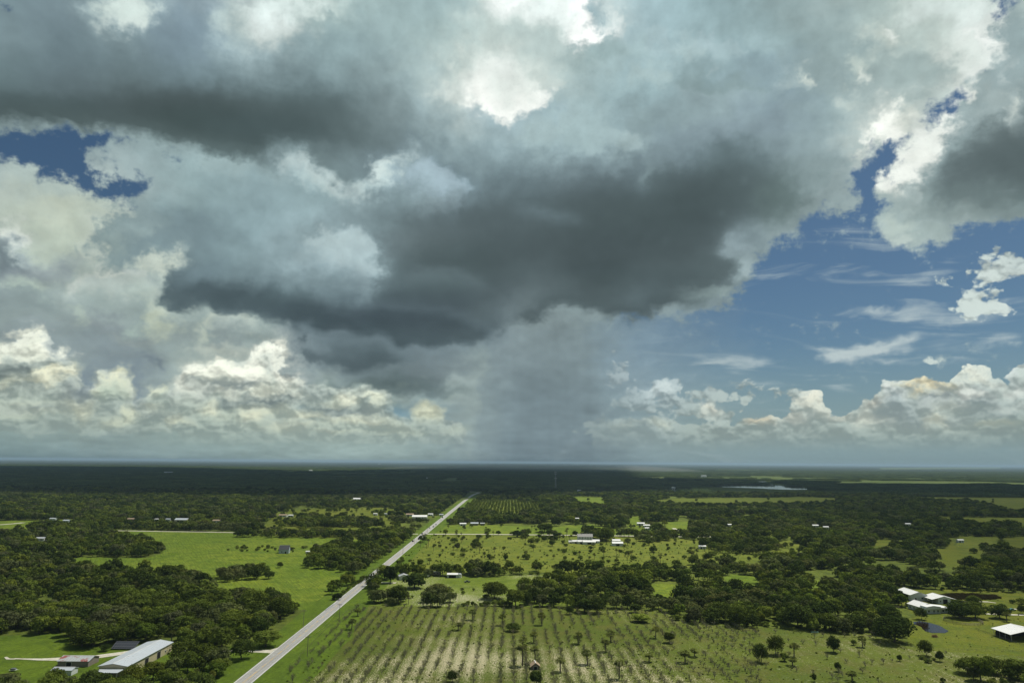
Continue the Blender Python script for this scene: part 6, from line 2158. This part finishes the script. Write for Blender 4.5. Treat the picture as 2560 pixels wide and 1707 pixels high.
def region_label(x, y, px, py):
    if px < 60 and py > 1690 or (90 < px < 345 and py > 1690):
        return 'dark leafy tree in front of the rusty shed at the near edge of the barnyard', 'trees in front of the rusty shed'
    if 340 <= px < 640 and py > 1630:
        return 'leafy tree of the clump between the long pale barn and the road', 'trees between the long barn and the road'
    if px > 2380 and py > 1660:
        return 'spreading dark oak of the grove below the fenced paddock', 'oaks below the paddock fence'
    if px < 880:
        return 'oak at the near side of the dense wood left of the road', 'trees of the wood left of the road'
    if px < 1160 and py > 1440:
        return 'round tree standing in the homestead meadow right of the road', 'trees in the homestead meadow'
    return 'broad crowned tree at the near rim of the dark wood behind the withered grove', 'trees on the rim of the wood behind the grove'


def put_tree(protos, name, cat, x, y, s, sz, label, group=None, rz=None, part2='crown', v=None):
    tr, cr = protos[rnd.randrange(len(protos)) if v is None else v]
    e = bpy.data.objects.new(name, None)
    e.empty_display_size = .5
    ROOT.objects.link(e)
    e.location = (x, y, .05)
    e.rotation_euler = (0, 0, rnd.uniform(0, 6.28) if rz is None else rz)
    e.scale = (s, s, sz)
    tag(e, label, cat, group)
    link('trunk', tr, e)
    link(part2, cr, e)
    return e


# explicit trees: photo pixel of the foot, height m, width factor, kind, label
def foot(px, py):
    q = gp(px, py)
    return q[0], q[1]


TREES = [  # px, foot row, crown width m, height m, label
 (1236, 1496, 19, 12, 'very broad lone oak in the right part of the homestead meadow'),
 (1036, 1470, 19, 12, 'large round oak standing right of the grey metal shed'),
 (975, 1457, 12, 14, 'tall tree at the edge of the road beside the gravel drive'),
 (1318, 1512, 7, 9, 'slim dark tree at the left end of the trees around the hidden cottage'),
 (1424, 1535, 5.5, 5.5, 'small round dark tree inside the top edge of the withered grove'),
 (1462, 1530, 13, 10, 'left of two dark trees in front of the hidden cottage'),
 (1492, 1532, 13, 10, 'right of two dark trees in front of the hidden cottage'),
 (1589, 1531, 8, 6.5, 'dark round tree at the top edge of the grove below the white huts'),
 (1903, 1655, 7.6, 9, 'dark upright tree, left of the close pair on the right of the grove'),
 (1940, 1636, 9, 9.8, 'large dark tree, right of the close pair on the right of the grove'),
 (2085, 1630, 7, 8.2, 'egg shaped dark tree alone on the flowering slope'),
 (2316, 1639, 7.8, 8, 'dark round tree at the corner of the paddock fence'),
 (2350, 1653, 4, 5.2, 'narrow small tree right of the tree at the paddock fence corner'),
 (2249, 1652, 2.6, 3.2, 'tiny upright tree alone left of the paddock fence corner'),
 (2095, 1678, 3.2, 4.4, 'small dark tree low on the flowering slope'),
 (2036, 1703, 2.2, 3.6, 'narrow little tree at the bottom edge of the flowering slope'),
 (1674, 1606, 6.2, 6.2, 'dense round tree in the upper middle of the withered grove'),
 (1131, 1704, 5.2, 5.0, 'dark bushy tree at the bottom edge in the middle of the grove'),
 (1340, 1712, 6.0, 6.2, 'dark tree at the bottom edge below the tiny hut'),
 (2304, 1548, 8.0, 7.5, 'tree in front of the white farmhouse'),
 (2400, 1545, 15, 11, 'left half of the big oak beside the white farmhouse'),
 (2438, 1545, 17, 10.5, 'right half of the big oak beside the white farmhouse'),
 (2500, 1545, 12, 9.0, 'round oak between the two gravel drives at the far right'),
 (2556, 1534, 6, 6.0, 'tree cut by the right edge beside the gravel drive'),
 (2236, 1604, 22, 14, 'great dark oak left of the pond at the corner of the wood'),
 (700, 1418, 5.6, 5.2, 'small lone tree in the middle of the left pasture'),
 (672, 1446, 9, 7, 'dark tree at the tip of the wood that enters the left pasture'),
 (1283, 1577, 9.0, 4.6, 'dense dark rounded bush tree near the middle top of the grove'),
 (842, 1499, 7.0, 4.8, 'low round tree at the lower end of the pasture hedge'),
 (880, 1460, 5.0, 4.2, 'low round tree at the upper end of the pasture hedge'),
 (1604, 1554, 12.5, 5.0, 'wide low bright bush tree at the top right of the grove'),
 (664, 1616, 15, 9.5, 'large grey green oak beside the sand drive left of the road'),
 (262, 1627, 6.0, 3.4, 'low dark round bush tree left of the solar panels'),
 (205, 1615, 14, 10, 'dark oak on the barnyard at the rim of the left woods'),
 (1513, 1352, 24, 17, 'tall grey green tree right of the two storey white house'),
 (1482, 1345, 14, 11, 'dark tree directly behind the two storey white house'),
 (1393, 1343, 13, 8, 'round dark tree left of the two storey white house'),
 (1438, 1340, 9, 7.5, 'small round tree behind the two storey white house on the lane'),
 (1293, 1342, 14, 9, 'round dark tree on the lane in the middle of the scrub meadow'),
 (1362, 1330, 24, 14, 'broad grey green tree above the lane left of the two storey house'),
 (1383, 1354, 12, 8, 'round tree below the lane left of the two storey house'),
]
for px, py, w, h, lb in TREES:
    x, y = foot(px, py)
    v = (int(px) * 7 + int(py)) % len(OAKS)
    base = ((5.6, 9.0), (6.8, 10.5), (4.6, 8.2), (6.0, 8.6), (5.2, 11.0))[v]
    put_tree(OAKS if 'grey green' in lb or 'bright' in lb else DARKS, 'broadleaf_tree', 'tree', x, y, w / (2 * base[0]) * 1.12, h / base[1] * 1.02, lb, v=v)

PALMS_AT = [  # px, foot row, height m, label
 (879, 1573, 5.0, 'round headed palm nearest the road inside the left corner of the grove'), (894, 1540, 3.8, 'small palm just behind the road side palm of the grove'),
 (1181, 1549, 5.2, 'palm near the top edge of the grove above the middle left'), (1255, 1562, 5.4, 'palm directly left of the dense dark rounded bush tree'),
 (1146, 1575, 3.4, 'short palm in the upper left of the grove'), (1355, 1562, 6.0, 'palm at the top of the grove right of the rounded bush tree'),
 (1334, 1606, 4.8, 'palm in the upper middle above the tall dark palm'), (1306, 1664, 9.0, 'tallest dark palm left of the tiny hut'),
 (1307, 1618, 4.4, 'pale palm just above the tallest dark palm'), (1338, 1658, 7.2, 'palm standing right behind the tiny hut'), (1401, 1678, 5.4, 'round palm right of the tiny hut with a shadow at its foot'),
 (1469, 1660, 5.6, 'bushy palm in the lower middle of the grove'), (1446, 1609, 4.6, 'palm in the middle of the grove above the bushy palm'), (1548, 1696, 7.4, 'tall lone palm low in the grove with its shadow to the left'),
 (1515, 1628, 5.0, 'thin palm above the tall lone palm'), (1527, 1603, 4.6, 'palm in the upper middle right of the grove'), (1639, 1594, 5.2, 'palm left of the dense round tree in the grove'),
 (1623, 1654, 3.4, 'squat palm in the lower right of the grove'), (1713, 1656, 4.6, 'palm right of the squat palm'), (1736, 1641, 3.2, 'low palm above and right of the squat palm'),
 (1985, 1641, 5.6, 'palm with a bare trunk right of the close pair of dark trees'), (2157, 1617, 4.8, 'thin palm on the flowering slope near the wood'),
 (2131, 1702, 3.4, 'short palm at the bottom of the flowering slope'), (2517, 1553, 5.0, 'little palm below the round oak between the drives'), (2228, 1487, 6.0, 'palm beside the farthest white barn'),
 (1982, 1664, 3.0, 'short palm below the palm with the bare trunk'), (809, 1408, 5.0, 'palm standing in front of the wood in the left pasture'), (318, 1606, 6.5, 'pale palm at the rim of the left woods behind the solar panels'),
 (429, 1604, 5.0, 'yellow green palm behind the far end of the long barn'), (1424, 1353, 7.0, 'first palm left of the two storey white house'), (1416, 1343, 9.0, 'taller palm behind the first palm left of the two storey house'),
 (1460, 1333, 9.0, 'tall palm on the lane behind the two storey white house'), (1368, 1356, 8.0, 'palm in the scrub meadow left of the two storey farm'),
]
for px, py, h, lb in PALMS_AT:
    x, y = foot(px, py)
    v = 1 if h > 6.5 else (0 if h > 4.6 else 2)
    s = h / (5.5, 7.5, 4.2)[v]
    put_tree(PALMS, 'palm_tree', 'palm', x, y, max(s, .95) * (1.42 if y < 620 else 1.15), s * .95, lb, part2='fronds', v=v)

for i in order[:BROAD_MAX]:
    x, y = W[i]
    lb, gr = region_label(x, y, SX[i], SY[i])
    k = rnd.randrange(len(WOODS))
    s = H[i] * rnd.uniform(.95, 1.25)
    put_tree(WOODS, 'broadleaf_tree', 'tree', x, y, s, H[i] * rnd.uniform(.85, 1.1), lb, gr, v=k)
rest = ~single
Wr, Hr = W[rest], H[rest]
pk = nrg.integers(0, 6, len(Wr))
u_ = nrg.uniform(0, 1, len(Wr))
pk = np.where(u_ < .07, 11, pk)
pk = np.where((u_ > .07) & (u_ < .13), 6, pk)
pk = np.where((u_ > .13) & (u_ < .24), 7, pk)
pk = np.where((u_ > .24) & (u_ < .34), 8, pk)
pk = np.where((u_ > .34) & (u_ < .42), 10, pk)
pk = np.where(((u_ > .42) & (u_ < .47)) | ((vnoise(Wr, 75, 14) > .72) & (u_ > .6)), 9, pk)
pk = np.where((vnoise(Wr, 85, 15) > .72) & (u_ > .5), 7, pk)
pk = np.where((vnoise(Wr, 60, 12) > .70) & (u_ > .45), 5, pk)
pk = np.where(inp(gpoly([(1240, 1400), (1700, 1400), (1700, 1450), (1240, 1450)]), Wr) & (u_ > .3), 5, pk)
Sr = Hr * nrg.uniform(.85, 1.12, len(Wr))
Sr = np.where(Wr[:, 1] > 1100, Sr * 1.08, Sr)

# far woods in blocks of closed canopy
Q = frustum_grid(2290, 10500, 52, 8, 200)
ok = np.ones(len(Q), bool)
lines = vnoise(Q / np.array([5.5, 1.0]), 115, 51)
for k in FARP + LAKES:
    ok &= ~inp(k, Q) | ((lines > .66) & (k is not LAKES[0]) & (k is not LAKES[1]))
azq = Q[:, 0] / Q[:, 1]
for k, lim in ((LAKES[0], 3050), (LAKES[1], 2600)):   # low marsh in front of the open water
    az_ = k[:, 0] / k[:, 1]
    ok &= ~((azq > az_.min() - .008) & (azq < az_.max() + .008) & (Q[:, 1] < lim))
ok &= ~((np.abs(Q[:, 0] - RX - 12) < 55) & (Q[:, 1] < 2420))
for px, py, W_, *_r in SMALL:
    q_ = gp(px, py)
    if q_[1] > 2200:
        ok &= ~((np.abs(Q[:, 0] - q_[0]) < W_ / 2 + 25) & (Q[:, 1] > q_[1] - q_[1] * q_[1] / 40000 - 60) & (Q[:, 1] < q_[1] + 60))
thin_far = vnoise(Q, 420, 21) * .65 + vnoise(Q, 130, 22) * .35
ok &= ~((thin_far < .17) & (Q[:, 1] > 2600))
Q = Q[ok]
scatter('far_woodland', 'dark unbroken forest stretching away to the horizon', Q, nrg.uniform(.88, 1.12, len(Q)), nrg.integers(0, 4, len(Q)) * math.pi / 2, nrg.integers(0, 4, len(Q)), LIB_BLOCK, 'forest')

# young plantation in rows
b = CLEAR['pine_rows']
Q = []
for x in np.arange(b[:, 0].min(), b[:, 0].max(), 7.5):
    for y in np.arange(b[:, 1].min(), b[:, 1].max(), 9.0):
        Q.append((x + rnd.uniform(-1, 1), y + rnd.uniform(-1, 1)))
Q = np.array(Q)
Q = Q[inp(b, Q) & (nrg.uniform(0, 1, len(Q)) < .8)]
scatter('young_pines', 'plantation of young light green trees in rows right of the road', Q, nrg.uniform(.8, 1.3, len(Q)), nrg.uniform(0, 6.28, len(Q)), nrg.integers(0, 3, len(Q)), LIB_PINE, 'plantation')


# scattered growth in the open ground
def sprinkle(poly, n, seed, border=0.0):
    g = np.random.default_rng(seed)
    lo, hi = poly.min(0), poly.max(0)
    out = []
    while len(out) < n:
        p = g.uniform(lo, hi)
        # the photograph's density is even in the picture, so thin out with distance
        if g.uniform() > (lo[1] / p[1]) ** .6:
            continue
        P1 = p[None]
        if inp(poly, P1)[0] and not in_clump(P1)[0] and all((p[0] - a) ** 2 + (p[1] - c) ** 2 > (r + 1) ** 2 for a, c, r in PLACES):
            if RX - 8 < p[0] < RX + 9:
                continue
            out.append(p)
    return out


EXTRA = []


def put_shrub(x, y, s, label, group=None, v=None):
    o = link('shrub', SHRUBS[rnd.randrange(4) if v is None else v], None, (x, y, .04), rnd.uniform(0, 6.28), (s, s, s * rnd.uniform(.8, 1.1)))
    return tag(o, label, 'shrub', group)


for key, ns, np_, nt, where in (('scrub_field', 150, 60, 12, 'in the scrub meadow around the two storey farm'), ('north_strip', 10, 8, 4, 'along the north meadow'),
                                ('mid_left', 14, 10, 70, 'in the cattle meadow left of the road'), ('glade_8', 6, 3, 6, 'in the rough glade'), ('paddock', 6, 0, 0, 'in the paddock'), ('homestead', 8, 0, 2, 'in the homestead meadow'),
                                ('strip_b', 0, 0, 10, 'in the far meadow strip'), ('strip_c', 0, 0, 8, 'in the far right meadow'), ('strip_a', 0, 0, 6, 'in the far middle meadow'), ('glade_6', 3, 0, 3, 'in the right glade'), ('glade_5', 2, 0, 3, 'in the shaded right glade')):
    for p in sprinkle(CLEAR[key], ns, 31 + len(key)):
        put_shrub(p[0], p[1], rnd.uniform(.7, 1.7) * (1.25 if p[1] > 700 else 1), 'rounded green shrub ' + where, 'shrubs ' + where)
    for p in sprinkle(CLEAR[key], np_, 61 + len(key)):
        s = rnd.uniform(.7, 1.15)
        put_tree(PALMS, 'palm_tree', 'palm', p[0], p[1], s * 1.2, s, 'short palm ' + where, 'palms ' + where, part2='fronds')
    for p in sprinkle(CLEAR[key], nt, 91 + len(key)):
        s = rnd.uniform(.55, 1.05)
        if key in ('scrub_field', 'homestead'):
            put_tree(OAKS, 'broadleaf_tree', 'tree', p[0], p[1], s, s, 'round leafy tree ' + where, 'trees ' + where)
        else:
            EXTRA.append((p[0], p[1], s * .9))
EX = np.array(EXTRA)
Wr = np.concatenate([Wr, EX[:, :2]])
Sr = np.concatenate([Sr, EX[:, 2]])
pk = np.concatenate([pk, nrg.integers(0, 6, len(EX))])
scatter('woodland', 'dense broadleaf woods of thousands of rounded dark green crowns', Wr, Sr, nrg.uniform(0, 6.28, len(Wr)), pk, LIB_NEAR, 'woods')
# hedge and fence-line bushes
for a, b_, n, lb, gr in (((1150, 1513), (1300, 1515), 16, 'bush of the hedge between the homestead meadow and the grove', 'hedge bushes above the grove'),
                         ((838, 1500), (908, 1447), 20, 'bush of the ragged hedge along the left pasture', 'hedge bushes of the left pasture'),
                         ((1680, 1549), (2190, 1583), 46, 'bright bush at the foot of the wood above the flowering slope', 'bushes at the foot of the wood'),
                         ((1240, 1436), (1500, 1436), 14, 'bush at the top of the homestead meadow', 'bushes above the homestead meadow'),
                         ((2345, 1476), (2560, 1480), 16, 'bush at the rim of the woods above the right farm', 'bushes above the right farm'),
                         ((575, 1372), (760, 1374), 16, 'weedy bush in the rough strip beside the lone blue house', 'weeds beside the blue house')):
    A_, B_ = gp(*a), gp(*b_)
    sp_ = 22 if 'weedy' in lb else 3
    for i in range(n * (2 if sp_ > 9 else 1)):
        p = A_ + (B_ - A_) * (((i % n) + rnd.random()) / n) + np.array([rnd.uniform(-2, 2), rnd.uniform(-sp_, sp_)])
        put_shrub(p[0], p[1], rnd.uniform(.6, 1.35), lb, gr)
for px, py, s, lb in ((1961, 1652, 1.5, 'pale bush below the close pair of dark trees'), (2305, 1647, .7, 'first small bush below the paddock fence corner'), (2320, 1656, .8, 'second small bush below the paddock fence corner'),
                      (2335, 1650, .7, 'third small bush below the paddock fence corner'), (2532, 1508, 1.2, 'dark bush on the lawn right of the farm'), (2553, 1509, 1.3, 'dark bush farthest right on the lawn'),
                      (2470, 1526, 1.0, 'bush between the big oak and the round oak'), (2358, 1705, 1.0, 'low bush at the bottom below the paddock fence'), (2135, 1612, 1.1, 'dark flattened bush on the flowering slope under the great oak'),
                      (2270, 1515, .9, 'bush at the farmyard fence'), (1090, 1340, 1.0, 'bush at the lane crossing')):
    q = gp(px, py)
    put_shrub(q[0], q[1], s, lb)

# the withered grove: rows running away from the camera
b = CLEAR['orchard']
cand = []
k0, k1 = int((b[:, 0].min() - ROW_X0) / ROW_STEP), int((b[:, 0].max() - ROW_X0) / ROW_STEP)
for k in range(k0, k1 + 1):
    for y in np.arange(318, 520, 3.9):
        cand.append((ROW_X0 + k * ROW_STEP + rnd.gauss(0, .28), y + rnd.gauss(0, .6)))
cand = np.array(cand)
hole = vnoise(cand, 14, 41) * .5 + vnoise(cand, 5, 42) * .5 - .03 * (cand[:, 0] < -20)
ok = inp(b, cand) & (hole > .34)
xx, yy = project(cand)
ok &= ~((xx > 1900) & (nrg.uniform(0, 1, len(cand)) < .72)) & ~((xx > 2260) & (nrg.uniform(0, 1, len(cand)) < .9))
ok &= (xx > -20) & (xx < 2620) & (yy < 1740)
ok &= (nrg.uniform(0, 1, len(cand)) < .74)
for a_, c_, r_ in PLACES:
    ok &= (cand[:, 0] - a_) ** 2 + (cand[:, 1] - c_) ** 2 > (r_ - 1) ** 2
cand = cand[ok]
cand = cand[np.argsort(cand[:, 1])]
for x, y in cand[:300]:
    s = rnd.uniform(.75, 1.3)
    o = link('citrus_tree', CITRUS[rnd.randrange(5)], None, (x, y, .04), rnd.uniform(0, 6.28), (s, s, s * rnd.uniform(.85, 1.1)))
    tag(o, 'withered grey twiggy citrus tree in the near rows of the grove', 'citrus tree', 'withered trees in the near rows of the grove')
R_ = cand[300:]
scatter('grove_rows', 'farther rows of withered grey citrus trees in the grove', R_, nrg.uniform(.7, 1.25, len(R_)), nrg.uniform(0, 6.28, len(R_)), nrg.integers(0, 5, len(R_)), LIB_CITRUS, 'grove')
# weeds and tussocks on the grove, the verge and the scrub meadow
def weeds(name, label, poly, n, seed, lo, hi):
    g = np.random.default_rng(seed)
    a, c = poly.min(0), poly.max(0)
    P_ = g.uniform(a, c, (n * 3, 2))
    P_ = P_[inp(poly, P_)][:n]
    X_, Y_ = project(P_)
    P_ = P_[(X_ > -50) & (X_ < 2610) & (Y_ < 1760)]
    P_ = P_[vnoise(P_, 22, seed) + g.uniform(-.3, .3, len(P_)) > .45]
    scatter(name, label, P_, g.uniform(lo, hi, len(P_)), g.uniform(0, 6.28, len(P_)), g.integers(0, 4, len(P_)), LIB_SHRUB, 'weeds')


weeds('grove_weeds', 'low weeds and tussocks growing over the withered grove', CLEAR['orchard'], 2000, 71, .10, .26)
weeds('meadow_weeds', 'low weeds dotting the scrub meadow', CLEAR['scrub_field'], 2200, 72, .15, .5)
weeds('paddock_weeds', 'tufts of taller grass in the paddock', CLEAR['paddock'], 500, 73, .1, .2)
R_ = nrg.uniform(REED.min(0), REED.max(0), (620, 2))
R_ = R_[inp(REED, R_)]
rm = MB()
g_ = np.random.default_rng(9)
for k in range(60):
    a_ = g_.uniform(-1, 1, 2)
    rm.tube((a_[0], a_[1], 0), (a_[0] * 1.3, a_[1] * 1.3, g_.uniform(.8, 1.7)), .05, .02, 3)
scatter('reeds', 'strip of dark brown reeds in the ditch behind the white barns', R_, nrg.uniform(.8, 1.2, len(R_)), nrg.uniform(0, 6, len(R_)), np.zeros(len(R_)), lib('reed_tufts', [rm.mesh('reed_tuft', [M_REED])]), 'reeds')

# ------------------------------------------------------------------ the high anvil cloud that shades the distance
EDGE_Y = 2080.0
HC = 16000.0
off = np.array([SUN_DIR.x, SUN_DIR.y]) / SUN_DIR.z * HC


def cloud_mat(N, bs, out):
    bs.inputs['Base Color'].default_value = (.8, .8, .8, 1)
    bs.inputs['Roughness'].default_value = 1.0


outline = []
g_ = np.random.default_rng(4)
# where its shadow lies on the land, as seen in the photograph
front = [tuple(gp(*p)) for p in ((-300, 1232), (-60, 1240), (120, 1238), (200, 1246), (330, 1243), (420, 1236), (560, 1246), (760, 1247), (900, 1243), (1100, 1243), (1190, 1242), (1290, 1247), (1370, 1244), (1420, 1239),
                                 (1520, 1236), (1640, 1233), (1760, 1229), (1960, 1227), (2120, 1232), (2300, 1237), (2440, 1243), (2700, 1247))]
back = [tuple(gp(*p)) for p in ((2760, 1216), (2500, 1212), (2300, 1209), (2080, 1209), (1950, 1206), (1660, 1204), (1600, 1192), (1560, 1178), (1400, 1172), (1210, 1171), (1150, 1180), (1120, 1192), (900, 1196), (660, 1195), (630, 1184), (560, 1172), (300, 1168), (0, 1166), (-300, 1164), (-500, 1190))]
for p, q in zip(front + back, (front + back)[1:] + front[:1]):
    p, q = np.array(p, float), np.array(q, float)
    n = max(1, int(np.linalg.norm(q - p) / 120))
    for i in range(n):
        t = i / n
        outline.append(p + (q - p) * t + g_.normal(0, 28 if p[1] < 3000 else 90, 2))
pts = [o_ + off for o_ in outline]
n = len(pts)
mb = MB()
c_ = np.mean(pts, 0)
inner = [c_ + (p - c_) * .93 for p in pts]
vs = [(p[0], p[1], HC) for p in pts] + [(p[0], p[1], HC + 500) for p in inner] + [(c_[0], c_[1], HC + 900)]
fs = [tuple(range(n - 1, -1, -1))] + [(i, (i + 1) % n, n + (i + 1) % n, n + i) for i in range(n)] + [(n + i, n + (i + 1) % n, 2 * n) for i in range(n)]
mb.add(vs, fs)
o = link('cloud', mb.mesh('cloud', [mat('cloud_white', cloud_mat)]))
tag(o, kind='structure')



def added_dimming_sheet(N, bs, out):
    # unseen sheet added to darken the right and near-left land, denser outwards, partly clear
    s = N.sep(pos(N))
    x = N.m('SUBTRACT', s[0], float(off[0]))
    y = N.m('SUBTRACT', s[1], float(off[1]))
    r = N.m('SUBTRACT', x, N.m('MULTIPLY', y, .20))
    l = N.m('SUBTRACT', N.m('MULTIPLY', x, -1.0), N.m('MULTIPLY', y, .34))
    n = N.noise(N.xyz(x, y, 0.0), .0022, 4, .6, dims='2D')
    d = N.m('MAXIMUM', N.m('MULTIPLY', N.rng(r, -30, 330), .55), N.m('MULTIPLY', N.rng(l, -10, 260), .20))
    d = N.m('MULTIPLY', d, N.rng(n, .25, .6, .75, 1.1))
    d = N.m('MULTIPLY', d, N.rng(y, 3300, 2400))
    tr = N.n.new('ShaderNodeBsdfTransparent')
    df = N.n.new('ShaderNodeBsdfDiffuse')
    df.inputs[0].default_value = (.8, .8, .8, 1)
    mx = N.n.new('ShaderNodeMixShader')
    N.put(mx.inputs[0], d)
    N.l.new(tr.outputs[0], mx.inputs[1])
    N.l.new(df.outputs[0], mx.inputs[2])
    N.l.new(mx.outputs[0], out.inputs[0])


vs = [(x + off[0], y + off[1], 0) for x, y in ((-2600, 100), (2600, 100), (2600, 3400), (-2600, 3400))]
tag(link('cloud', new_mesh('added_dimming_sheet', vs, [(3, 2, 1, 0)], [mat('added_dimming_sheet', added_dimming_sheet)]), loc=(0, 0, HC - 400)), kind='structure')  # no weather of the place: added out of view to dim the land's two sides

# ------------------------------------------------------------------ haze and smoke
def volume(name, colr, dens, aniso=0.0):
    m = bpy.data.materials.new(name)
    m.use_nodes = True
    t = m.node_tree
    t.nodes.clear()
    v = t.nodes.new('ShaderNodeVolumePrincipled')
    v.inputs['Color'].default_value = (*colr, 1)
    v.inputs['Density'].default_value = dens
    v.inputs['Anisotropy'].default_value = aniso
    ou = t.nodes.new('ShaderNodeOutputMaterial')
    t.links.new(v.outputs[0], ou.inputs['Volume'])
    return m


mb = MB()
vs, fs = [], []
NU, NV = 40, 10
for j in range(NV + 1):
    for i in range(NU):
        a_, b_ = 2 * math.pi * i / NU, math.pi / 2 * j / NV
        vs.append((1900 * math.cos(a_) * math.cos(b_), 1700 * math.sin(a_) * math.cos(b_), 88 * math.sin(b_)))
for j in range(NV):
    for i in range(NU):
        fs.append((j * NU + i, j * NU + (i + 1) % NU, (j + 1) * NU + (i + 1) % NU, (j + 1) * NU + i))
fs.append(tuple(range(NU - 1, -1, -1)))
mb.add(vs, fs)
tag(link('rain_mist', mb.mesh('rain_mist', [volume('rain_mist', (.86, .90, .93), MIST)]), loc=(350, 8300, 1.2)), 'grey veil of falling rain sweeping over the distant woods under the storm cloud', 'rain', kind='stuff')
if HAZE > 0:
    mb = MB()
    mb.box(-69000, 69000, -2500, 69000, -1.0, 135.0)
    tag(link('haze', mb.mesh('haze', [volume('haze_air', (.52, .74, .92), HAZE)])), kind='stuff')
